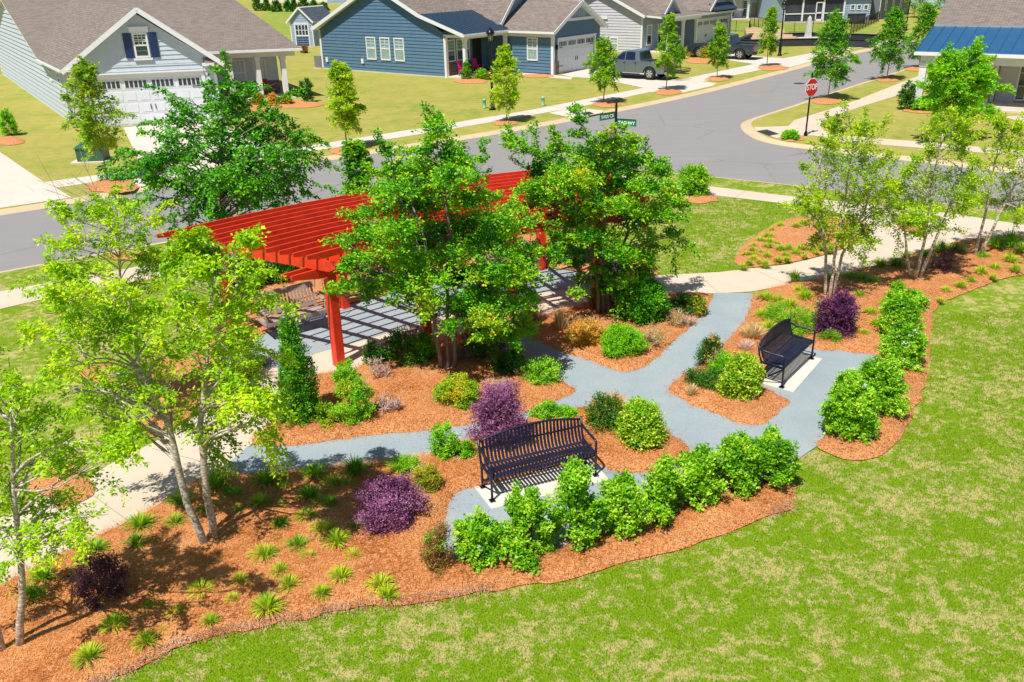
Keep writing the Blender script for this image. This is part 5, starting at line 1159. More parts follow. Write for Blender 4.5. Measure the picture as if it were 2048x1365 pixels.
def limbs(R, trunks, centres, r0, tip=.006, mat='bark', spread=.0, jz=0):
    """trunks: polylines (k,3); a limb runs from a trunk to every cluster centre, joining it below"""
    mb = MB()
    for T in trunks:
        k = len(T); mb.tube(T, [r0*(1-.72*i/(k-1)) for i in range(k)], 8)
    for C in centres:
        best = None
        for T in trunks:
            k = len(T)
            for i in range(1, k):
                for f in (0, .5):
                    p = T[i-1]*(1-f)+T[i]*f; d = C-p; dz = d[2]; h = np.linalg.norm(d[:2]); cost = np.linalg.norm(d)+max(0, h*.55-dz)*1.5+max(0, jz-p[2])*6
                    if best is None or cost < best[0]: best = (cost, p, r0*(1-.72*(i-1)/(k-1)))
        _, p, rr = best; L = np.linalg.norm(C-p)
        if L < .05: continue
        path = wob(p, C, 5, .05*L, R, sag=.06*L); rb = min(rr*.42, .008+.0095*L); mb.tube(path, [rb*(1-.8*i/4)+tip*.6 for i in range(5)], 5, caps=False)
        for q in range(3):
            e = C+R.normal(size=3)*.16*max(.7, L*.4); mb.tube([path[3], (path[3]+e)/2+R.normal(size=3)*.02, e], [.008, .006, .003], 4, caps=False)
    return mb
def polyclusters(R, poly, Y, n, depth, mind, inset):
    poly = np.array(poly, float); lo, hi = poly.min(0), poly.max(0); out = []; tries = 0
    while len(out) < n and tries < 6000:
        tries += 1; p = R.uniform(lo, hi)
        if not inside([p], poly)[0]: continue
        e0 = edgedist([p], poly)[0]
        if e0 < inset or any(np.hypot(*(p-q)) < min(mind, 5+.55*e0) for q in out): continue
        out.append(p)
    c = poly.mean(0); e = edgedist(np.array(out), poly); em = max(e.max(), 1)
    C = []
    for p, d in zip(out, e):
        s = math.sqrt(max(0, 1-(1-d/em)**2)); C.append(AT(p[0], p[1], Y+R.uniform(-1, 1)*depth*(.25+.75*s)))
    return np.array(C), e
def shoots_at(R, mb, C, rr, n, L0, upb, wd, ll, lw, droop):
    """long arching side shoots that break the outline of a crown"""
    cen = C.mean(0); out = []; far_ = np.linalg.norm((C-cen)/[1, 1, 1.1], axis=1); pr = far_**2/ (far_**2).sum()
    for _ in range(n):
        i = R.choice(len(C), p=pr); c = C[i]; d = unit(unit(c-cen)*[1, 1, .8]+R.normal(size=3)*.45+[0, 0, upb]); L = L0*R.uniform(.5, 1.5); m = 7; tt = np.linspace(0, 1, m)
        P = c+d*(tt*L)[:, None]; P[:, 2] -= tt**2*droop*.45*L; mb.tube(P, np.linspace(.007, .002, m), 3, caps=False)
        for j in range(1, m):
            w = wd*(1.15-.7*tt[j]); out.append(sprays(R, P[j], np.array([w, w, w*.7]), 5, 6, .15, ll, lw, droop, 1.0, P[j]-d*.1, .2))
    return out
def hero_tree(seed, nm, label, group, feet, Y, poly, n, depth, mind, trunks, leaf, bark, r0, rad=(.34, .34, .24), nsp=26, k=10, sl=.32, ll=.075, lw=.04, droop=.3, shell=.4, bare=0, extra=None, shoots=0, shl=.55, shup=.25, shw=.09):
    """feet: trunk base pixels; trunks: list of pixel polylines above each foot (last point in the crown)"""
    R = np.random.default_rng(seed); base = G(*feet[0]); t = thing(nm, label, 'tree', (base[0], base[1], 0), group)
    T = []
    for ft, line in zip(feet, trunks):
        b = G(*ft); P = [np.array([b[0], b[1], -.05])]; 
        for i, (x, y, dy) in enumerate(line): P.append(AT(x, y, b[1]+dy))
        P = np.array(P); Q = [P[0]]
        for a, c in zip(P, P[1:]): Q += [a+(c-a)*f+(R.normal(size=3)*.012 if f < 1 else 0) for f in (.34, .67, 1)]
        T.append(np.array(Q))
    pxm = FPX/(Y*math.cos(PITCH)+(CAMH-2.5)*math.sin(PITCH)); C, E = polyclusters(R, poly, Y, n, depth, mind, min(.07*pxm, 8)); rr = np.clip(E/pxm*.95, .08, rad[0])/rad[0]
    if extra is not None: C = np.concatenate([C, np.array([AT(x, y, Y+dy) for x, y, dy in extra])]); rr = np.concatenate([rr, np.full(len(extra), .45)])
    mb = limbs(R, T, list(C), r0, jz=1.25 if leaf.startswith('crape') else 1.5)
    for _ in range(bare):
        p = T[R.integers(len(T))][-1]; e = p+np.array([R.uniform(-1.2, -.3), R.uniform(-.5, .5), R.uniform(.1, 1.2)])
        q = wob(p, e, 5, .06, R); mb.tube(q, [.01, .008, .006, .005, .003], 4, caps=False)
        for _2 in range(4): mb.tube([q[2+_2 % 2], q[3]+R.normal(size=3)*.3], [.004, .002], 3, caps=False)
    V = np.concatenate([sprays(R, c, np.array(rad)*f*R.uniform(.8, 1.15), max(4, int(nsp*f**1.6*R.uniform(.7, 1.4))), k, sl*(.45+.55*f), ll, lw, droop, 1.0, c-np.array([0, 0, .25]), shell) for c, f in zip(C, rr)])
    if shoots:
        V = np.concatenate([V]+shoots_at(R, mb, C, rr, shoots, shl, shup, shw, ll, lw, droop)); 
    mb.build('trunk', M[bark], t)
    npmesh('crown', V.reshape(-1, 3)-np.array([base[0], base[1], 0]), 4, LM[leaf], t); return t

hero_tree(11, 'crape_myrtle', 'crape myrtle with broad layered green crown at the centre, before the red pergola', 'crape myrtles', [(886, 748), (897, 746), (907, 747)], 16.42,
  [(850, 235), (892, 222), (905, 290), (975, 318), (955, 370), (1010, 385), (1065, 440), (1090, 490), (1070, 550), (1075, 600), (1060, 690), (965, 705), (940, 650), (860, 640), (800, 622), (740, 605), (655, 598), (665, 560), (690, 520), (668, 480), (715, 450), (710, 400), (760, 370), (755, 330), (770, 285), (840, 300)],
  105, 1.5, 27, [[(868, 640, -.05), (850, 480, -.3), (820, 400, .1)], [(895, 640, 0), (900, 470, .2), (880, 330, 0), (872, 270, 0)], [(912, 640, .1), (960, 500, .4), (990, 440, .2)]], 'crape', 'bark', .05, (.38, .38, .13), 92, 12, .34, .066, .042, .35, shoots=46, shl=.5, 
  extra=[(700, 575, -.9), (668, 585, -.4), (1000, 660, -.8), (1040, 675, -.4), (960, 680, -1.0), (900, 660, -1.3), (870, 250, 0), (880, 275, 0)])
hero_tree(12, 'crape_myrtle', 'crape myrtle right of the central one, standing among the yellow shrubs by the path fork', 'crape myrtles', [(1198, 636), (1207, 634), (1215, 636)], 19.35,
  [(1140, 212), (1165, 212), (1180, 280), (1225, 248), (1275, 262), (1278, 315), (1335, 335), (1372, 400), (1352, 430), (1366, 480), (1310, 490), (1312, 560), (1260, 592), (1140, 602), (1130, 575), (1180, 530), (1110, 500), (1080, 460), (1045, 400), (1060, 360), (1060, 320), (1012, 293), (1050, 290), (1090, 310), (1100, 260), (1130, 270)],
  100, 1.5, 24, [[(1195, 560, -.1), (1150, 420, 0), (1120, 340, 0)], [(1206, 550, 0), (1210, 420, .1), (1190, 300, 0), (1155, 240, 0)], [(1220, 555, .1), (1270, 430, 0), (1300, 380, .2)]], 'crape', 'bark', .05, (.38, .38, .13), 88, 12, .34, .068, .044, .35, shoots=46, shl=.55, 
  extra=[(1030, 292, 0), (1152, 225, 0), (1345, 470, 0), (1150, 590, -.6), (1240, 590, -.6)])
hero_tree(13, 'ornamental_tree', 'dense dark green tree with hanging leaves behind the far left end of the pergola', None, [(440, 548)], 23.3,
  [(255, 300), (240, 285), (290, 310), (320, 280), (322, 208), (372, 193), (400, 232), (410, 190), (440, 162), (520, 163), (545, 175), (500, 215), (560, 220), (628, 265), (600, 330), (588, 400), (560, 430), (480, 440), (360, 450), (340, 420), (350, 380), (278, 362), (265, 330)],
  90, 1.6, 18, [[(438, 440, 0), (440, 330, 0), (450, 220, 0)]], 'crape2', 'bark', .09, (.38, .38, .26), 40, 11, .4, .1, .056, .8, shoots=55, shl=.9)
hero_tree(14, 'river_birch', 'twin-trunk river birch with airy yellow-green crown standing in the front mulch bed', 'river birches', [(413, 1098), (430, 1085)], 10.65,
  [(80, 655), (118, 560), (250, 560), (330, 600), (350, 480), (385, 440), (402, 480), (480, 470), (528, 555), (520, 615), (485, 640), (512, 700), (470, 735), (556, 800), (520, 862), (420, 905), (330, 872), (200, 852), (90, 782)],
  88, 1.1, 32, [[(362, 960, 0), (340, 860, 0), (280, 740, .1), (220, 660, 0)], [(408, 940, 0), (400, 850, 0), (415, 700, .1), (430, 540, .2)]], 'birch', 'birch', .062, (.26, .26, .2), 26, 10, .26, .07, .036, .75, shoots=80, shl=.38)
hero_tree(15, 'river_birch', 'upright river birch crown rising against the street behind the big twin-trunk birch', 'river birches', [(285, 800)], 14.6,
  [(105, 530), (125, 470), (135, 430), (200, 420), (245, 383), (312, 408), (328, 440), (292, 520), (335, 560), (300, 640), (180, 660), (80, 660)],
  34, .8, 26, [[(270, 660, 0), (240, 560, 0), (235, 430, 0)]], 'birch', 'birch', .05, (.26, .26, .2), 24, 10, .28, .07, .034, .7, bare=7, shoots=45, shl=.5)
hero_tree(16, 'river_birch', 'river birch at the left edge with pale trunks rising from the mulch corner', 'river birches', [(38, 1305), (8, 1315)], 8.6,
  [(-20, 740), (30, 752), (60, 800), (90, 856), (150, 876), (232, 850), (200, 925), (130, 965), (212, 1022), (190, 1075), (120, 1092), (60, 1130), (-20, 1135), (-80, 1100), (-100, 760)],
  50, .7, 30, [[(42, 1130, 0), (28, 980, 0), (20, 820, 0)], [(-30, 1150, 0), (-60, 900, 0)]], 'birch', 'birch', .05, (.22, .22, .17), 24, 10, .22, .056, .03, .6, shoots=40, shl=.35)
hero_tree(17, 'river_birch', 'three-stemmed river birch beside the deep purple bush, by the walk', 'river birches', [(1650, 600), (1658, 602), (1664, 598)], 20.2,
  [(1600, 400), (1590, 350), (1640, 315), (1622, 272), (1598, 243), (1650, 270), (1720, 225), (1768, 250), (1760, 330), (1792, 370), (1802, 440), (1750, 472), (1720, 500), (1660, 512), (1620, 482), (1593, 440)],
  58, 1.0, 19, [[(1652, 510, 0), (1640, 400, 0), (1640, 320, 0)], [(1668, 520, 0), (1690, 400, 0), (1710, 270, 0)], [(1684, 510, 0), (1730, 420, 0), (1750, 340, 0)]], 'birch2', 'birch', .045, (.26, .26, .26), 26, 10, .3, .06, .038, .35, shoots=60, shl=.5, shup=.8)
hero_tree(18, 'river_birch', 'three-stemmed river birch between two others beside the dark twiggy shrub', 'river birches', [(1822, 562), (1829, 565), (1836, 563)], 21.4,
  [(1762, 432), (1780, 385), (1800, 335), (1825, 320), (1850, 300), (1832, 255), (1850, 228), (1922, 250), (1935, 330), (1950, 380), (1912, 440), (1880, 470), (1800, 492)],
  54, 1.0, 19, [[(1812, 485, 0), (1805, 420, 0)], [(1852, 470, 0), (1860, 380, 0), (1885, 270, 0)], [(1875, 470, 0), (1905, 400, 0), (1925, 330, 0)]], 'birch2', 'birch', .045, (.26, .26, .26), 26, 10, .3, .06, .038, .35, shoots=60, shl=.5, shup=.8)
hero_tree(19, 'river_birch', 'fine-leaved river birch at the right edge of the picture by the walk', 'river birches', [(1948, 520), (1956, 518)], 23.0,
  [(1920, 402), (1950, 330), (1962, 300), (1990, 250), (2022, 268), (2048, 225), (2110, 250), (2100, 400), (2045, 432), (1980, 442)],
  46, 1.0, 19, [[(1968, 440, 0), (1985, 350, 0), (2000, 270, 0)], [(1998, 430, 0), (2035, 360, 0), (2060, 280, 0)]], 'birch2', 'birch', .045, (.26, .26, .26), 26, 10, .3, .06, .038, .35, shoots=60, shl=.5, shup=.8)
hero_tree(20, 'maple_tree', 'bright green bushy maple in front of the white house with blue roof', None, [(1898, 283)], 39.2,
  [(1848, 170), (1882, 108), (1912, 100), (1948, 95), (1992, 140), (1997, 172), (1962, 212), (1930, 232), (1880, 222), (1856, 200)],
  62, 1.3, 9, [[(1902, 240, 0), (1910, 170, 0), (1915, 120, 0)]], 'maple', 'bark_grey', .06, (.36, .36, .32), 55, 10, .34, .12, .06, .4, shoots=40, shl=.5, shup=.4)

# ---- young street trees: one recipe, each tree its own crown
def young_tree(seed, base, h, w, leaf, label, clear=.3, dens=1.0, group='young street trees', cone=.5):
    R = np.random.default_rng(seed); t = thing('street_tree', label, 'tree', base, group); mb = MB()
    T = wob(np.array([0, 0, -.05]), np.array([R.uniform(-.1, .1), R.uniform(-.1, .1), h*.93]), 9, .05, R)
    C = []
    n = int(26*dens)
    for i in range(n):
        f = (i+.5)/n; z = h*(clear+(1-clear)*f); prof = (1-abs(f-.32)/.75)**.9 if f > .32 else .55+.45*f/.32
        prof = max(.12, prof) if f < .97 else .1; a = i*2.4+R.uniform(-.5, .5); r = w/2*prof*R.uniform(.35, .95)
        C.append(np.array([r*math.cos(a), r*math.sin(a), z]))
    T = [T]; mb = limbs(R, T, C, .035, mat='bark_grey')
    V = np.concatenate([sprays(R, c, np.array([.3, .3, .22])*w/1.9*R.uniform(.7, 1.3), int(24*R.uniform(.7, 1.3)), 9, .32, .13, .07, .45, 1, c-[0, 0, .2], .3) for c in C]+shoots_at(R, mb, np.array(C), None, 22, .3*w/1.7+.1, .3, .1, .11, .055, .4))
    mb.build('trunk', M['bark_grey'], t, local=True); npmesh('crown', V, 4, LM[leaf], t); return t
for a in [
 (31, (215, 361), 4.4, 2.1, 'mix', 'narrow street tree with orange tinge before the white garage doors of the pale blue house', .3, 1.3),
 (32, (695, 298), 3.6, 1.5, 'yellow', 'bright yellow-green street tree on the verge before the blue house lawn', .3, 1.3),
 (33, (1013, 244), 3.5, 1.7, 'yellow', 'yellow-green street tree right beside the tall lantern lamp', .28, 1.0),
 (34, (1206, 207), 3.4, 2.0, 'elm', 'pale green street tree before the blue house garage door', .35, 1.0),
 (35, (1332, 182), 4.3, 1.7, 'elm', 'slim street tree behind the silver pickup tailgate with spread of pale leaves', .3, .9),
 (36, (1434, 158), 3.3, 1.5, 'elm', 'small street tree in front of the dark pickup truck', .35, .9),
 (37, (1534, 134), 4.0, 1.6, 'elm', 'small street tree between the dark pickup truck and the lamp', .35, .9),
 (38, (1655, 200), 4.4, 2.7, 'oak', 'leafy street tree just right of the STOP sign', .28, 1.6),
 (39, (1773, 160), 4.2, 2.4, 'oak', 'leafy street tree between the STOP sign tree and the white house', .25, 1.6),
 (40, (1838, 136), 4.2, 2.6, 'oak', 'leafy street tree partly behind the blue metal porch roof', .2, 1.4),
 (41, (1828, 36), 5.5, 3.2, 'elm', 'far street tree beside the dark grey house', .15, 1.2),
 (42, (1884, 30), 5.0, 2.6, 'oak', 'far dark street tree just left of the shingle roof at top right', .1, 1.2),
]: young_tree(a[0], GZ(*a[1]), a[2], a[3], a[4], a[5], a[6], a[7])
young_tree(43, GZ(724, 455), 2.6, 1.1, 'crape', 'small green sapling peeping over the middle of the pergola slats', .2, .8, None)

# ---- shrubs
def shrub(seed, base, w, h, leaf, label, nm='shrub', ll=.05, lw=.028, dens=1.0, rough=.3, lift=.04, group=None, droop=.1, stems='twig', lobes=None, cone=0, shell=.55, flat=.35, k=9, sl=None, loc_z=.03, cat='shrub', up=.35, flowers=0, spiky=0, extraleaf=None, nst=7, dy=1.0):
    """mounded or upright bush: lumps over an ellipsoid or cone"""
    R = np.random.default_rng(seed); t = thing(nm, label, cat, (base[0], base[1], loc_z), group); rx = w/2*.86; h *= .93; mb = MB(); Vs = []; C = []
    n = lobes or max(6, int(9*(w*h)**.5*2))
    for i in range(n):
        f = (i+.5)/n; z = lift*h+(h*(1-lift))*f; 
        if cone: pr = (1-f)**cone
        else: pr = math.sqrt(max(0, 1-((f-.42)/.62)**2))
        a = i*2.399+R.uniform(-.4, .4); r = rx*pr*R.uniform(.35, .8)
        C.append((np.array([r*math.cos(a), dy*r*math.sin(a), z]), max(.2, pr)))
    sl = sl or min(.2, .3*w)
    for c, pr in C:
        q = np.array([rx*.45*max(.45, pr), dy*rx*.45*max(.45, pr), h*.17])*R.uniform(1-rough, 1+rough)
        Vs.append(sprays(R, c, q, max(3, int(44*dens*R.uniform(.7, 1.2)*max(.5, pr))), k, sl, ll, lw, droop, 1, np.array([0, 0, c[2]*.6]), shell, flat, up=up))
        if R.uniform() < .7: mb.tube(wob(np.array([R.normal()*.03, R.normal()*.03, -.03]), c, 4, .04*h, R), [.013, .01, .007, .004], 4, caps=False)
    for _ in range(spiky):
        a = R.uniform(0, 2*math.pi); c = np.array([rx*.7*math.cos(a)*R.uniform(.2, 1), rx*.7*math.sin(a)*R.uniform(.2, 1), h*R.uniform(.75, 1.12)])
        Vs.append(sprays(R, c, np.array([.07, .07, .16])*max(.6, w), int(10*dens)+3, k, sl*.8, ll, lw, droop, .4, np.array([0, 0, c[2]*.6]), .2, flat, up=1.2)); mb.tube(wob(np.array([0, 0, 0.]), c, 4, .04, R), [.01, .008, .006, .003], 4, caps=False)
    if spiky and len(C) > 3: Vs += shoots_at(R, mb, np.array([c for c, _ in C]), None, spiky*2, .16*h+.05*w, .9, .05+.03*w, ll, lw, droop)
    if not len(mb.v): mb.tube([(0, 0, -.03), (0, 0, h*.5)], .01, 4)
    mb.build('stems', M[stems], t, local=True)
    V = np.concatenate(Vs); V[..., 2] = np.maximum(V[..., 2], -.02)
    npmesh('foliage', V, 4, LM[leaf], t)
    if extraleaf:
        lf, fr = extraleaf; idx = [R.integers(len(C)) for _ in range(max(2, int(len(C)*fr)))]
        V = np.concatenate([sprays(R, C[i][0]*[1.05, 1.05, 1.02], np.array([rx*.34, rx*.34, h*.13]), int(22*dens), k, sl, ll, lw, droop, 1, None, .6, flat, up=up) for i in idx]); V[..., 2] = np.maximum(V[..., 2], -.02)
        npmesh('leaves', V, 4, LM[lf], t)
    if flowers:
        P = []; 
        for _ in range(flowers):
            c, pr = C[R.integers(len(C))]; p = c+unit(R.normal(size=3)+[0, -.4, .8])*[rx*.5, rx*.5, h*.2]; n_ = 9; d = unit(R.normal(size=(n_, 3))+[0, 0, .4]); P.append(leafquads(np.tile(p, (n_, 1))+d*.01, d, np.full(n_, .045), np.full(n_, .035), R, .7))
        npmesh('blossoms', np.concatenate(P), 4, LM['white'], t)
    return t
def S(x, y, wpx, hpx):
    """ground point and size in metres from a bush's foot pixel, width and height in the photo"""
    b = G(x, y, .05); dep = b[1]*math.cos(PITCH)+(CAMH-.05)*math.sin(PITCH); sc = FPX/dep; ang = math.atan2(CAMH, b[1])
    w = wpx/sc; kk = .7 if hpx < 1.6*wpx else .5; h = max(.4*w, (hpx/sc-kk*w*math.sin(ang))/math.cos(ang)); c = (b[0], b[1]+w*.42); return c, w, h
def bush(seed, x, y, wpx, hpx, leaf, label, **k):
    c, w, h = S(x, y, wpx, hpx); return shrub(seed, c, w, h, leaf, label, **k)
bush(51, 592, 866, 112, 222, 'cypress', 'tall dark green cone-shaped conifer beside the walk and red post', nm='conifer', cone=.45, lobes=64, ll=.05, lw=.022, dens=2.0, rough=.2, lift=0, shell=.6, up=.9, sl=.12, cat='conifer', k=8)
bush(52, 915, 828, 106, 84, 'boxy', 'round clipped boxwood with orange tips at the foot of the central crape myrtle', nm='boxwood', lobes=30, dens=2.1, ll=.032, lw=.02, sl=.1, rough=.15, shell=.75)
bush(53, 1249, 726, 106, 84, 'box', 'bright green smooth ball of boxwood in the bed below the second crape myrtle', nm='boxwood', lobes=34, dens=2.2, ll=.03, lw=.018, sl=.09, rough=.1, shell=.85)
bush(54, 706, 860, 84, 110, 'box', 'yellow-green mounded shrub just right of the cone-shaped conifer', dens=1.8, ll=.035, lw=.02, extraleaf=('boxy', .4), sl=.12)
bush(55, 652, 862, 60, 60, 'boxy', 'low shrub with orange tips squeezed between conifer and yellow-green shrub', dens=1.5, ll=.035, lw=.02, sl=.1)
bush(56, 690, 780, 62, 62, 'box', 'small green shrub at the foot of the nearest red pergola post', dens=1.5, ll=.035, lw=.02, sl=.12)
bush(57, 888, 930, 62, 86, 'box', 'green lumpy shrub at the left end of the front bench', dens=1.9, ll=.035, lw=.02, sl=.12)
bush(58, 928, 928, 48, 50, 'box', 'small green shrub touching the front bench armrest', dens=1.5, ll=.035, lw=.02, sl=.1)
bush(59, 1000, 915, 128, 146, 'purple', 'mauve purple shrub with feathery top behind the front bench', nm='purple_shrub', dens=1.8, ll=.035, lw=.024, spiky=7, rough=.4, lobes=26, sl=.2)
bush(60, 775, 1078, 140, 124, 'purple', 'purple shrub spreading low in the front mulch bed among the grass tufts', nm='purple_shrub', dens=1.9, ll=.032, lw=.024, spiky=5, rough=.4, lobes=26, sl=.2)
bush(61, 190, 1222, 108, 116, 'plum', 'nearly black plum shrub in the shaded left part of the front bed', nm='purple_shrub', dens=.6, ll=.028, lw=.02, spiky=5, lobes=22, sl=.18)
bush(62, 1680, 684, 88, 98, 'purple2', 'deep purple upright shrub at the foot of the three-stemmed birch', nm='purple_shrub', dens=1.8, ll=.04, lw=.028, spiky=6, lobes=22)
bush(63, 1900, 556, 60, 68, 'plum', 'dark twiggy shrub between the two right-hand birches', dens=.35, ll=.03, lw=.02, spiky=6, lobes=16)
bush(64, 1284, 908, 90, 106, 'lime', 'variegated cream and lime shrub in the bed right of the front bench', dens=1.8, ll=.05, lw=.034, extraleaf=('box', .35), lobes=24, flowers=5)
bush(65, 1212, 872, 76, 84, 'dark', 'dark green shrub with orange top at the right end of the front bench', dens=1.5, ll=.035, lw=.02, extraleaf=('orange', .5), lobes=18)
bush(66, 1486, 806, 74, 94, 'lime', 'variegated shrub at the left end of the side-on bench', dens=1.7, ll=.05, lw=.034, extraleaf=('boxy', .3), lobes=22, flowers=3)
bush(67, 1425, 742, 50, 70, 'dark', 'olive shrub at the back of the diamond bed left of the side-on bench', dens=1.4, ll=.035, lw=.02, extraleaf=('orange', .3), lobes=14)
bush(68, 1412, 786, 70, 46, 'dark', 'low dark green shrub at the front of the diamond bed', dens=1.5, ll=.03, lw=.02, lobes=12)
bush(69, 1450, 765, 50, 60, 'box', 'feathery green shrub in the middle of the diamond bed', dens=1.4, ll=.04, lw=.014, lobes=12)
bush(70, 1394, 396, 68, 66, 'hedge', 'round green bush alone in its mulch ring by the far walk', dens=1.6, ll=.07, lw=.045, lobes=22)
bush(71, 1292, 660, 96, 104, 'crape2', 'dark glossy bush between the second crape myrtle and the garden walk', dens=1.8, ll=.055, lw=.035, lobes=26)
bush(72, 1372, 636, 48, 50, 'dark', 'dark shrub next to the yellow-leaved one beside the blue-grey path', dens=1.3, ll=.04, lw=.026, extraleaf=('brown', .3))
bush(73, 1397, 634, 44, 46, 'gold', 'yellow-leaved shrub at the tip of the bed beside the blue-grey path', dens=1.3, ll=.045, lw=.03, extraleaf=('box', .3))
bush(74, 1176, 700, 84, 60, 'orange', 'golden orange shrub left of the smooth boxwood ball', dens=1.2, ll=.045, lw=.03, lobes=16, extraleaf=('gold', .3))
bush(75, 1080, 776, 82, 58, 'hedge', 'bright green shrub at the tip of the central bed', dens=1.4, ll=.045, lw=.028, lobes=14)
bush(76, 1150, 693, 34, 30, 'gold', 'small yellow-green shrub at the foot of the golden orange one', dens=1.2, ll=.035, lw=.02, lobes=8)
bush(77, 1095, 846, 56, 36, 'hedge', 'low green shrub behind the middle of the front bench back', dens=1.3, ll=.045, lw=.026, lobes=10)
bush(78, 1135, 846, 44, 28, 'box', 'low rounded green shrub behind the right half of the front bench back', dens=1.3, ll=.035, lw=.02, lobes=8)
bush(79, 815, 960, 48, 44, 'hedge', 'soft green shrub at the edge of the blue-grey path above the purple shrub', dens=1.0, ll=.04, lw=.018, lobes=10)
bush(80, 852, 998, 58, 66, 'gold', 'olive and yellow feathery shrub right of the purple shrub', dens=1.4, ll=.05, lw=.012, lobes=14, up=1.2, extraleaf=('tan', .25))
bush(81, 870, 1155, 66, 90, 'brown', 'sparse brown-green shrub at the corner of the blue-grey path', dens=.7, ll=.05, lw=.012, lobes=14, up=1.2, spiky=5, extraleaf=('box', .3))
bush(82, 470, 760, 120, 110, 'hedge', 'green shrub hidden behind the birch crown beside the patio corner', dens=1.1, ll=.05, lw=.03)
bush(83, 1600, 680, 60, 66, 'hedge', 'soft green shrub directly behind the side-on bench', dens=1.2, ll=.04, lw=.016, lobes=14)
bush(84, 1640, 665, 44, 40, 'hedge', 'soft green shrub between the side-on bench and the deep purple shrub', dens=1.0, ll=.04, lw=.016, lobes=10)
bush(85, 1665, 690, 40, 30, 'lily', 'olive tuft-like shrub at the left foot of the deep purple shrub', dens=1.0, ll=.05, lw=.012, lobes=8)
bush(86, 1560, 655, 60, 50, 'hedge', 'soft green shrub above and left of the side-on bench', dens=1.0, ll=.05, lw=.014, lobes=10)
# under the crape myrtle
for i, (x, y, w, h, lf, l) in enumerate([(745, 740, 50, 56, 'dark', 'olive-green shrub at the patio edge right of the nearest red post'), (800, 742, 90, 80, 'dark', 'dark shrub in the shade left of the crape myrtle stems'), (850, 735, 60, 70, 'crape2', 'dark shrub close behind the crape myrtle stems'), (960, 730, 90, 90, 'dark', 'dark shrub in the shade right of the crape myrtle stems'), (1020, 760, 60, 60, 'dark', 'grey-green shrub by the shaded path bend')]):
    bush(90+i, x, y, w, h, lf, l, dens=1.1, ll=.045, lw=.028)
# behind the pergola
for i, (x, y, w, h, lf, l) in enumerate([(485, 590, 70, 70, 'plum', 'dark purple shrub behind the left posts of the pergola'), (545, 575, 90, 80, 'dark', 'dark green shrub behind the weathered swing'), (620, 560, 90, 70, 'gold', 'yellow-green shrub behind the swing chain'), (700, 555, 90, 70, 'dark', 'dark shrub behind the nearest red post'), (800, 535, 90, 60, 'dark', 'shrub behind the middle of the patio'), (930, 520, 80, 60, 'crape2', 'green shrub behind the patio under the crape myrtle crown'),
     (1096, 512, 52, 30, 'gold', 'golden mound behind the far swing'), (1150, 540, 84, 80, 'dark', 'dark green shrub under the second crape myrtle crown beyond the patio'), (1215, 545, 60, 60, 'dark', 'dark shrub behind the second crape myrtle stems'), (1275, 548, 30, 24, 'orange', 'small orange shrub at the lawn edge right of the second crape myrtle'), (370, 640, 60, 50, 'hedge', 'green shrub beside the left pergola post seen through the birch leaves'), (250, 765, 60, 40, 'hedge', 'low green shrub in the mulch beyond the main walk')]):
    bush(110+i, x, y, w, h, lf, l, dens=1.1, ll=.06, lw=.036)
# hedge rows
HG = 'hedge bushes along the front of the path'
for i, (x, y, w, h, d, l) in enumerate([(962, 1150, 110, 112, .75, 'loose open hedge bush at the left end of the front hedge row'), (1058, 1134, 104, 150, 1.2, 'tall hedge bush with a white blossom, second from the left in the front row'), (1148, 1112, 96, 158, 1.3, 'hedge bush in front of the right end of the bench pad'),
     (1246, 1094, 104, 132, 1.4, 'broad hedge bush just right of the bench pad corner'), (1322, 1060, 66, 120, .8, 'thin twiggy hedge bush in the gap of the front row'), (1398, 1036, 116, 140, 1.7, 'large hedge bush right of the thin twiggy one'), (1478, 1010, 110, 136, 1.7, 'dense hedge bush next to last at the right of the front row'), (1548, 990, 92, 118, 1.5, 'hedge bush ending the front row by the lawn')]):
    bush(130+i, x, y, w, h, 'hedge', l, nm='hedge_bush', dens=d, ll=.055, lw=.034, spiky=9, rough=.6, sl=.14, flowers=2 if i in (1,) else (3 if i == 0 else 0), lift=.15, lobes=12)
for i, (x, y, w, h, d, fl, l) in enumerate([(1712, 893, 112, 138, 1.9, 2, 'big dense bush nearest the lawn in the right-hand hedge'), (1772, 842, 104, 128, 1.9, 3, 'second bush up the right-hand hedge'), (1700, 835, 60, 90, 1.2, 2, 'bush on the path side of the right-hand hedge'),
     (1818, 745, 86, 96, 1.6, 26, 'bush covered in white blossom in the right-hand hedge'), (1806, 690, 84, 100, 1.6, 4, 'upright bush above the white-flowering one'), (1792, 640, 40, 64, 1.0, 0, 'narrow top bush at the left of the right-hand hedge'), (1832, 628, 44, 44, 1.1, 0, 'bright yellow-green bush at the top of the right-hand hedge')]):
    bush(150+i, x, y, w, h, 'hedge', l, nm='hedge_bush', dens=d, ll=.055, lw=.036, spiky=3, rough=.35, sl=.16, flowers=fl, lobes=22, group=None)
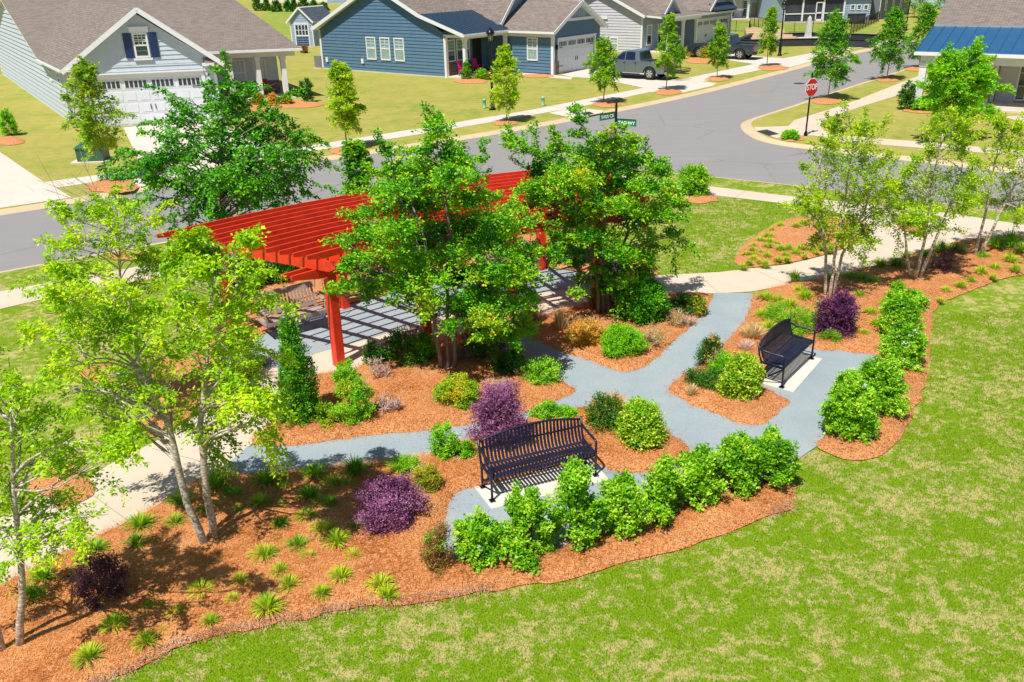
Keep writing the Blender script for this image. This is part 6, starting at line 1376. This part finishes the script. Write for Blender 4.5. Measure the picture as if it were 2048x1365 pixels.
# by the houses
for i, (x, y, w, h, lf, l) in enumerate([(14, 272, 32, 50, 'box', 'round bush at the far left edge by the pale blue house'), (613, 205, 26, 44, 'dark', 'upright cone bush by the end porch column of the pale blue house'), (515, 212, 26, 24, 'gold', 'yellowish shrub at the left of the pale blue porch'), (545, 212, 24, 22, 'orange', 'orange shrub in front of the red porch chair'), (573, 210, 22, 22, 'gold', 'yellow-green shrub by the porch end column'), (470, 208, 40, 26, 'oak', 'green shrub before the left porch column'),
     (933, 160, 20, 34, 'oak', 'upright bush by the blue house porch column'), (962, 160, 30, 20, 'box', 'low green shrub in front of the blue house porch'), (985, 160, 20, 16, 'brown', 'brown shrub at the foot of the tall lamp by the blue house'), (1385, 112, 34, 20, 'orange', 'orange shrub at the grey house corner'), (1412, 118, 30, 22, 'gold', 'yellow shrub in front of the grey house porch'), (1360, 118, 30, 26, 'oak', 'green shrub before the grey house porch columns'), (1310, 100, 30, 24, 'oak', 'dark green shrub at the grey house corner near the silver truck'),
     (1817, 220, 32, 52, 'dark', 'clipped dark bush left of the white porch column'), (1850, 224, 40, 26, 'box', 'low shrub right of the white porch column'), (1885, 226, 50, 24, 'oak', 'low green shrub under the maple'), (1975, 238, 60, 20, 'box', 'low groundcover shrub by the white house steps'), (1935, 234, 50, 24, 'maple', 'light green shrub beside the white lamp pier'), (1585, 280, 30, 10, 'maple', 'tiny plant at the foot of the corner walk'), (1832, 455, 40, 24, 'box', 'low shrub in the small mulch patch between the walks'), (608, 106, 14, 14, 'brown', 'small brown grass clump by the shed corner')]):
    bush(170+i, x, y, w, h, lf, l, dens=.9, ll=.09, lw=.05, lobes=12)
# evergreen screen beyond the lawn and far trees
for i, (x, y, w, h) in enumerate([(512, 22, 26, 26), (532, 22, 18, 24), (552, 24, 24, 20), (575, 24, 20, 20), (588, 24, 14, 28), (606, 22, 26, 26), (626, 22, 22, 18), (645, 22, 26, 14)]):
    bush(200+i, x, y, w, h, 'dark', 'dark evergreen bush in the screen beyond the shed lawn', nm='evergreen', group='evergreens beyond the shed lawn', dens=.8, ll=.22, lw=.12, cone=.4, lobes=12, sl=.4)
# ---- grasses and dead brush: fans of blades or twigs
def fan(seed, base, w, h, n, mat, label, nm='ornamental_grass', cat='grass', bw=.009, droop=.5, group=None, leafy=0):
    R = np.random.default_rng(seed); t = thing(nm, label, cat, (base[0], base[1], .03), group); a = R.uniform(0, 2*math.pi, n); lean = R.uniform(.05, 1, n)**.8
    dx = np.cos(a)*lean; dy_ = np.sin(a)*lean; hh = h*R.uniform(.55, 1.05, n)*(1-.25*lean); b0 = np.stack([np.cos(a)*w*.07, np.sin(a)*w*.07, np.zeros(n)], 1)*R.uniform(.2, 1, (n, 1))
    prev = None; V = []; s = np.stack([-np.sin(a+R.normal(size=n)*.6), np.cos(a), np.zeros(n)], 1); seg = 4; P = []
    for k in range(seg+1):
        f = k/seg; P.append(b0+np.stack([dx*w*.5*f**1.25, dy_*w*.5*f**1.25, hh*(f-droop*lean*f**2.5*.6)], 1))
    for k in range(seg):
        w0 = bw*(1-.75*k/seg); w1 = bw*(1-.75*(k+1)/seg); V.append(np.stack([P[k]-s*w0, P[k]+s*w0, P[k+1]+s*w1, P[k+1]-s*w1], 1))
    V = np.stack(V, 1).reshape(-1, 3)
    npmesh('blades', V, 4, LM[mat], t)
    return t
def twiggy(seed, base, w, h, n, mat, label, nm='bare_shrub', group=None, leaf=None):
    """dead brush: forking stems"""
    R = np.random.default_rng(seed); t = thing(nm, label, 'shrub', (base[0], base[1], .03), group); mb = MB(); P2 = []
    for i in range(n):
        a = R.uniform(0, 2*math.pi); l = R.uniform(.1, 1)**.6; e = np.array([math.cos(a)*w*.5*l, math.sin(a)*w*.5*l, h*R.uniform(.55, 1)*(1.05-.35*l)]); q = wob(np.array([R.normal()*.02, R.normal()*.02, -.02]), e, 4, .05*h, R)
        mb.tube(q, [.008, .007, .006, .004], 3, caps=False)
        for _ in range(13): c = q[R.integers(1, 4)]; f = c+unit(R.normal(size=3)+[0, 0, .8]+(e*[1.5, 1.5, .5]))*h*R.uniform(.12, .3); mb.tube([c, (c+f)/2+R.normal(size=3)*.01, f], [.006, .005, .004], 3, caps=False); P2.append(f)
    mb.build('twigs', LM[mat] if mat in LM else M[mat], t, local=True)
    if leaf:
        P2 = np.array(P2); P2 = np.repeat(P2, 4, 0)+R.normal(size=(len(P2)*4, 3))*.03; d = unit(R.normal(size=P2.shape)+[0, 0, .5]); npmesh('foliage', leafquads(P2, d, np.full(len(P2), .03), np.full(len(P2), .016), R, .3), 4, LM[leaf], t)
    return t
def tw(seed, x, y, w, h, n, mat, label, **k): c, W_, h_ = S(x, y, w, h); return twiggy(seed, c, W_, h_, n, mat, label, **k)
def fn(seed, x, y, w, h, n, mat, label, **k): c, W_, h_ = S(x, y, w*1.15, h*1.1); return fan(seed, c, W_, h_, int(n*1.5), mat, label, **k)
tw(301, 776, 838, 52, 56, 46, 'pinktan', 'pale pinkish ball of bare twigs alone in the centre of the mulch bed')
tw(302, 590, 812, 44, 60, 22, 'pinktan', 'pale bare brush at the upper right side of the cone conifer'); tw(303, 720, 806, 40, 60, 18, 'pinktan', 'grey bare brush right of the small shrub at the pergola post')
tw(304, 985, 786, 48, 40, 16, 'pinktan', 'open pale bare shrub just above the orange-tipped boxwood'); tw(305, 1015, 745, 80, 62, 40, 'twig_pale', 'dull grey-brown brush in shade right of the crape myrtle stems'); tw(306, 1050, 765, 60, 50, 22, 'pinktan', 'bare pale brush left of the bright green shrub at the bed tip')
tw(307, 758, 770, 50, 60, 22, 'pinktan', 'bare brush at the patio edge below the crape myrtle'); tw(308, 1375, 655, 40, 34, 24, 'pinktan', 'pinkish bare brush right of the boxwood ball near the path')
tw(309, 1305, 705, 62, 62, 36, 'tan', 'straw-coloured twiggy shrub touching the boxwood ball'); tw(310, 1180, 690, 90, 62, 44, 'tan', 'straw-coloured twiggy shrub in front of the golden orange one'); tw(311, 1352, 662, 44, 50, 24, 'tan', 'small straw brush beside the dark glossy bush')
tw(312, 1440, 748, 30, 60, 14, 'pinktan', 'bare brush in the middle of the diamond bed'); tw(313, 1010, 790, 60, 30, 20, 'pinktan', 'low bare brush above the mauve shrub')
tw(314, 820, 700, 60, 60, 26, 'twig_pale', 'bare brush in deep shade at the patio edge'); tw(315, 930, 735, 60, 60, 26, 'twig_pale', 'bare brown brush behind the crape myrtle stems'); tw(316, 1196, 1000, 1, 1, 1, 'pinktan', 'x') if False else None
fn(320, 1060, 655, 74, 66, 260, 'pinktan', 'tall pinkish tan ornamental grass at the foot of a pergola post', droop=.25); fn(321, 1122, 672, 40, 64, 150, 'tan', 'tan ornamental grass between the pinkish one and the golden shrub', droop=.2)
fn(322, 1196, 632, 56, 70, 200, 'brown', 'brown ornamental grass close left of the second crape myrtle stems', droop=.2); fn(323, 1240, 640, 60, 70, 200, 'brown', 'brown ornamental grass close right of the second crape myrtle stems', droop=.2)
fn(324, 1512, 690, 56, 52, 220, 'tan', 'pale tan ornamental grass left of the side-on bench back', droop=.3); fn(325, 1495, 712, 36, 40, 120, 'pinktan', 'smaller pinkish grass at the left end of the side-on bench', droop=.3)
fn(326, 905, 944, 50, 36, 160, 'tan', 'pale drooping grass at the foot of the lumpy shrub by the front bench', droop=.7); fn(327, 1232, 838, 60, 62, 240, 'orange', 'golden ornamental grass behind the dark shrub right of the front bench', droop=.3)
fn(328, 1420, 730, 40, 50, 150, 'gold', 'golden grass at the back of the diamond bed', droop=.3); fn(329, 838, 962, 50, 44, 160, 'tan', 'blond grass just above the olive feathery shrub', droop=.4)
fn(330, 1385, 800, 30, 40, 90, 'tan', 'thin straw grass at the left corner of the diamond bed', droop=.3)

# ---- liriope tufts: four shapes, each tuft an object of its own
def tuft_mesh(seed, mat, n=150):
    R = np.random.default_rng(seed); a = R.uniform(0, 2*math.pi, n); lean = R.uniform(.1, 1, n)**.7; h = R.uniform(.7, 1.05, n); P = []
    for k in range(5):
        f = k/4; P.append(np.stack([np.cos(a)*lean*(.08+.62*f**1.2), np.sin(a)*lean*(.08+.62*f**1.2), h*(f-.62*lean*f**2.4)], 1))
    s = np.stack([-np.sin(a), np.cos(a), np.zeros(n)], 1); V = []
    for k in range(4):
        w0, w1 = .024*(1-.2*k), .024*(1-.2*(k+1)); V.append(np.stack([P[k]-s*w0, P[k]+s*w0, P[k+1]+s*w1, P[k+1]-s*w1], 1))
    o = npmesh('grass_tuft', np.stack(V, 1).reshape(-1, 3), 4, LM[mat]); return o
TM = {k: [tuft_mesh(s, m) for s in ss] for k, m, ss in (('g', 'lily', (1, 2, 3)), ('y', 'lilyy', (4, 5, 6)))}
used = set()
def tufts(pts, kind, label, group, size=1.0, cat='grass tuft'):
    R = np.random.default_rng(len(pts)+int(pts[0][0]))
    for i, p in enumerate(pts):
        x, y, w = p; m = TM[kind][i % 3]
        o = m if m.name not in used else m.copy()
        if m.name not in used: used.add(m.name)
        else: col.objects.link(o)
        b = G(x, y+w*.18, .08); dep = b[1]*math.cos(PITCH)+CAMH*math.sin(PITCH); s = w/(FPX/dep)/.95*size
        o.location = (b[0], b[1], .05); o.scale = (s, s, s*R.uniform(.75, 1.0)); o.rotation_euler = (R.uniform(-.1, .1), R.uniform(-.1, .1), R.uniform(0, 6.28)); o['label'] = label; o['category'] = cat; o['group'] = group
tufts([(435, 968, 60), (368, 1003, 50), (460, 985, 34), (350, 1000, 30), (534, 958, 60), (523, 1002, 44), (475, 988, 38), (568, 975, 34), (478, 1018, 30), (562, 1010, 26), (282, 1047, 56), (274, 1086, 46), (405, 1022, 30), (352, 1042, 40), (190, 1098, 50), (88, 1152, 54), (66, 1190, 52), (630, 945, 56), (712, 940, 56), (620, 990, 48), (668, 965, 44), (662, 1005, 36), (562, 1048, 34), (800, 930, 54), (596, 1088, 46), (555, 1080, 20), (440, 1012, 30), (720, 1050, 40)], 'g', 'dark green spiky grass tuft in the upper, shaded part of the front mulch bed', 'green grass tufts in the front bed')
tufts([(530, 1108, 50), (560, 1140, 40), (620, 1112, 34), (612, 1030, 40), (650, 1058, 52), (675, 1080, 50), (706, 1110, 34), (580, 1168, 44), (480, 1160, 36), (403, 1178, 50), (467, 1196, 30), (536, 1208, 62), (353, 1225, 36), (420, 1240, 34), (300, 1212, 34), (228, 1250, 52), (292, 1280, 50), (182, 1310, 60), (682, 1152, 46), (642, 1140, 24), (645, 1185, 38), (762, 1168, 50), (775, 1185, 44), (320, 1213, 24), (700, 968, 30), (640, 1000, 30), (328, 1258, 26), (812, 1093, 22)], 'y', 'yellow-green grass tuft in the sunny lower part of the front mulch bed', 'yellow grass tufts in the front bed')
R = np.random.default_rng(5); Pm = []
mp = np.array(M7, float)
while len(Pm) < 46:
    p = R.uniform(mp.min(0), mp.max(0)); 
    if inside([p], mp)[0] and edgedist([p], mp)[0] > 4 and not (1560 < p[0] < 1640 and 455 < p[1] < 495) and all(math.hypot((p[0]-q[0]), (p[1]-q[1])*1.8) < 1e9 and math.hypot(p[0]-q[0], (p[1]-q[1])*1.8) > 15 for q in Pm): Pm.append((p[0], p[1], R.uniform(15, 25)))
tufts(Pm, 'y', 'yellow-green groundcover tuft in the oval mulch island beside the main walk', 'groundcover tufts in the oval island')
tufts([(1530, 595, 34), (1555, 600, 30), (1580, 612, 36), (1545, 625, 34), (1522, 630, 30), (1610, 595, 34), (1600, 560+20, 30), (1535, 655, 40), (1562, 645, 34), (1640, 612, 26), (1622, 636, 26), (1700, 640, 26), (1740, 625, 30), (1752, 650, 34), (1725, 665, 26), (1790, 590, 24), (1660, 640, 24), (1765, 610, 22), (1718, 590, 24), (1820, 590, 22), (1890, 580, 24), (1840, 545, 22), (1960, 545, 30), (1990, 535, 26), (2020, 520, 34), (1985, 555, 20), (1920, 572, 26), (1940, 560, 22), (2030, 540, 28), (1880, 600, 20)], 'y', 'small yellow-green tuft in the mulch between the birches and the right-hand hedge', 'tufts in the right-hand bed')
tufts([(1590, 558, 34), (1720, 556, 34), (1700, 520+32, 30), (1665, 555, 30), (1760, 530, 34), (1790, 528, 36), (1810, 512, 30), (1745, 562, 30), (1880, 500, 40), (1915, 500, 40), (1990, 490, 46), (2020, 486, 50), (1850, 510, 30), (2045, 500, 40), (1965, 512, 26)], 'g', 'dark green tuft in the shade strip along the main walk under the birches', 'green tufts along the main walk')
for k in TM:
    for o in TM[k]:
        if o.name not in used: bpy.data.objects.remove(o)
# ---- loose pine straw on the beds and grass blades on the near lawn
def scatter(poly, dens, R, ymax=99, ymin=0):
    Q = np.array(poly); lo = np.maximum(Q.min(0), [-8, ymin]); hi = np.minimum(Q.max(0), [14, ymax])
    if (hi <= lo).any(): return np.zeros((0, 2))
    n = int((hi-lo).prod()*dens); P = R.uniform(lo, hi, (n, 2)); return P[inside(P, Q)]
R = np.random.default_rng(77); V = []
for Q, h, nd in BEDS:
    if not nd: continue
    P = scatter(Q, 800*nd, R, 24); 
    if not len(P): continue
    z = bedz(P, Q, h); z0_ = edgedist(P, Q) < .16; P = P+R.normal(size=P.shape)*np.where(z0_, .07, 0)[:, None]; n = len(P); a = R.uniform(0, math.pi, n)+vnoise(P, 1.5, 5)*3; L = R.uniform(.06, .13, n); w = .0032; d = np.stack([np.cos(a), np.sin(a), R.uniform(-.12, .35, n)], 1); s = np.stack([-np.sin(a), np.cos(a), np.zeros(n)], 1)*w
    B = np.stack([P[:, 0], P[:, 1], z+.004], 1); V.append(np.stack([B-s, B+s, B+d*L[:, None]], 1))
    ed = np.concatenate([Q, Q[:1]]); 
LM['straw'] = leafmat('straw_needles', ['784020', 'b0672f', 'd69258', 'e8b98c'], .1, posvar=1.2, gain=(1.15, 1.12, 1))
o = npmesh('pine_straw', np.concatenate(V).reshape(-1, 3), 3, LM['straw']); tag(o, 'loose orange pine straw needles strewn over the planted beds', 'pine straw', kind='stuff')
# rolled grey straw along the lawn edge of the front bed
E_ = [np.array(p) for p in px(smooth_poly([(100, 1418), (208, 1365), (287, 1333), (339, 1297), (419, 1276), (539, 1248), (620, 1236), (699, 1216), (838, 1205), (950, 1185), (1100, 1166), (1226, 1135), (1317, 1109), (1426, 1079), (1507, 1042), (1559, 1027), (1582, 1010)], 2, False))]
V = []
for a, b in zip(E_, E_[1:]):
    L = np.linalg.norm(b-a); n = int(L*420); t_ = R.uniform(0, 1, n)[:, None]; d = (b-a)/L; nn = np.array([-d[1], d[0]]); o = R.normal(size=n)*.07+.05; P = a+(b-a)*t_+nn*o[:, None]
    keep = vnoise(P, .9, 9) > .35; P = P[keep]; o = o[keep]; n = len(P); z = .03+.055*np.exp(-((o-.05)/.09)**2)*R.uniform(.5, 1.2, n); an = R.normal(size=n)*.6+math.atan2(nn[1], nn[0]); Ln = R.uniform(.06, .14, n)
    dd = np.stack([np.cos(an), np.sin(an), R.uniform(-.5, .3, n)], 1); s = np.stack([-np.sin(an), np.cos(an), np.zeros(n)], 1)*.003; B = np.stack([P[:, 0], P[:, 1], z], 1)-dd*Ln[:, None]*.5; V.append(np.stack([B-s, B+s, B+dd*Ln[:, None]], 1))
LM['greystraw'] = leafmat('old_straw', ['8a5f47', 'b08a70', 'cdb09a', 'dcc8b6'], .1, posvar=2, gain=(1, 1, 1))
o = npmesh('straw_edging', np.concatenate(V).reshape(-1, 3), 3, LM['greystraw']); tag(o, 'greyish rolled straw along the lawn edge of the front bed', 'pine straw', kind='stuff')
# grass
t = NT('grass_blades'); g = t.add('ShaderNodeNewGeometry'); n1 = t.noise(1.1, 5, rough=.62, dist=.4); n2 = t.noise(1.1*5, 5, rough=.7, dist=.3)
n1s = t.add('ShaderNodeMath', operation='MULTIPLY'); t.link(n1, n1s.inputs[0]); n1s.inputs[1].default_value = .62
a = t.add('ShaderNodeMath', operation='MULTIPLY_ADD'); t.link(n2, a.inputs[0]); a.inputs[1].default_value = .85; t.link(n1s.outputs[0], a.inputs[2])
b = t.add('ShaderNodeMath', operation='MULTIPLY_ADD'); t.link(g.outputs['Random Per Island'], b.inputs[0]); b.inputs[1].default_value = .75; t.link(a.outputs[0], b.inputs[2])
f = t.ramp(b.outputs[0], [(1.2, 0.0), (1.55, 1.0)]); gg = t.ramp(g.outputs['Random Per Island'], [(0, lin('4f7806')), (.6, lin('7c9c12')), (1, lin('a0b433'))])
c = t.mix(f, gg, lin('c4b77f')); t.link(c, t.b.inputs['Base Color']); t.b.inputs['Roughness'].default_value = .7; t.b.inputs['Specular IOR Level'].default_value = .2
tr = t.add('ShaderNodeBsdfTranslucent'); t.link(c, tr.inputs[0]); mx = t.add('ShaderNodeMixShader'); mx.inputs[0].default_value = .3; t.link(t.b.outputs[0], mx.inputs[1]); t.link(tr.outputs[0], mx.inputs[2]); t.link(mx.outputs[0], t.out.inputs[0]); M['blades'] = t.m
lawnpoly = np.array(px([(60, 1440), (208, 1370), (287, 1338), (339, 1302), (419, 1282), (539, 1254), (620, 1242), (699, 1222), (838, 1211), (950, 1191), (1100, 1172), (1226, 1141), (1317, 1115), (1426, 1085), (1507, 1048), (1559, 1033), (1592, 1014), (1590, 930), (1625, 903), (1705, 929), (1745, 927), (1786, 905), (1828, 843), (1850, 790), (1860, 745), (1862, 700), (1866, 650), (1879, 611), (1927, 594), (1990, 566), (2060, 552), (2200, 540), (2400, 900), (2300, 1460)]))
V = []
for y0, y1, dn, bw, bh in ((6.8, 10, 2300, .0035, .04), (10, 13.5, 1500, .0042, .042), (13.5, 19, 800, .006, .045)):
    P = scatter(lawnpoly, dn, R, y1, y0); vis = np.abs(P[:, 0]) < P[:, 1]*.66+.8; P = P[vis]; n = len(P); a = R.uniform(0, 2*math.pi, n); h = bh*R.uniform(.5, 1.25, n); d = np.stack([R.normal(size=n)*.4, R.normal(size=n)*.4, np.ones(n)], 1)*h[:, None]; s = np.stack([np.cos(a), np.sin(a), np.zeros(n)], 1)*bw; B = np.stack([P[:, 0], P[:, 1], np.zeros(n)], 1); V.append(np.stack([B-s, B+s, B+d], 1))
park2 = [np.array(px([(1300, 556), (1475, 543), (1467, 517), (1485, 493), (1511, 470), (1550, 446), (1600, 434), (1590, 413), (1442, 395), (1330, 384), (1290, 520)])), np.array(px([(-60, 640), (0, 623), (84, 604), (316, 560), (430, 540), (400, 690), (330, 715), (200, 725), (140, 750), (220, 775), (330, 800), (300, 860), (210, 930), (0, 1040), (-100, 1080)]))]
for Q in park2:
    P = scatter(Q, 330, R, 40, 5); n = len(P); a = R.uniform(0, 2*math.pi, n); h = .05*R.uniform(.5, 1.2, n); d = np.stack([R.normal(size=n)*.4, R.normal(size=n)*.4, np.ones(n)], 1)*h[:, None]; s = np.stack([np.cos(a), np.sin(a), np.zeros(n)], 1)*.008; B = np.stack([P[:, 0], P[:, 1], np.zeros(n)], 1); V.append(np.stack([B-s, B+s, B+d], 1))
o = npmesh('lawn_grass', np.concatenate(V).reshape(-1, 3), 3, M['blades']); tag(o, 'short green and straw-coloured lawn grass around the garden', 'grass', kind='stuff')
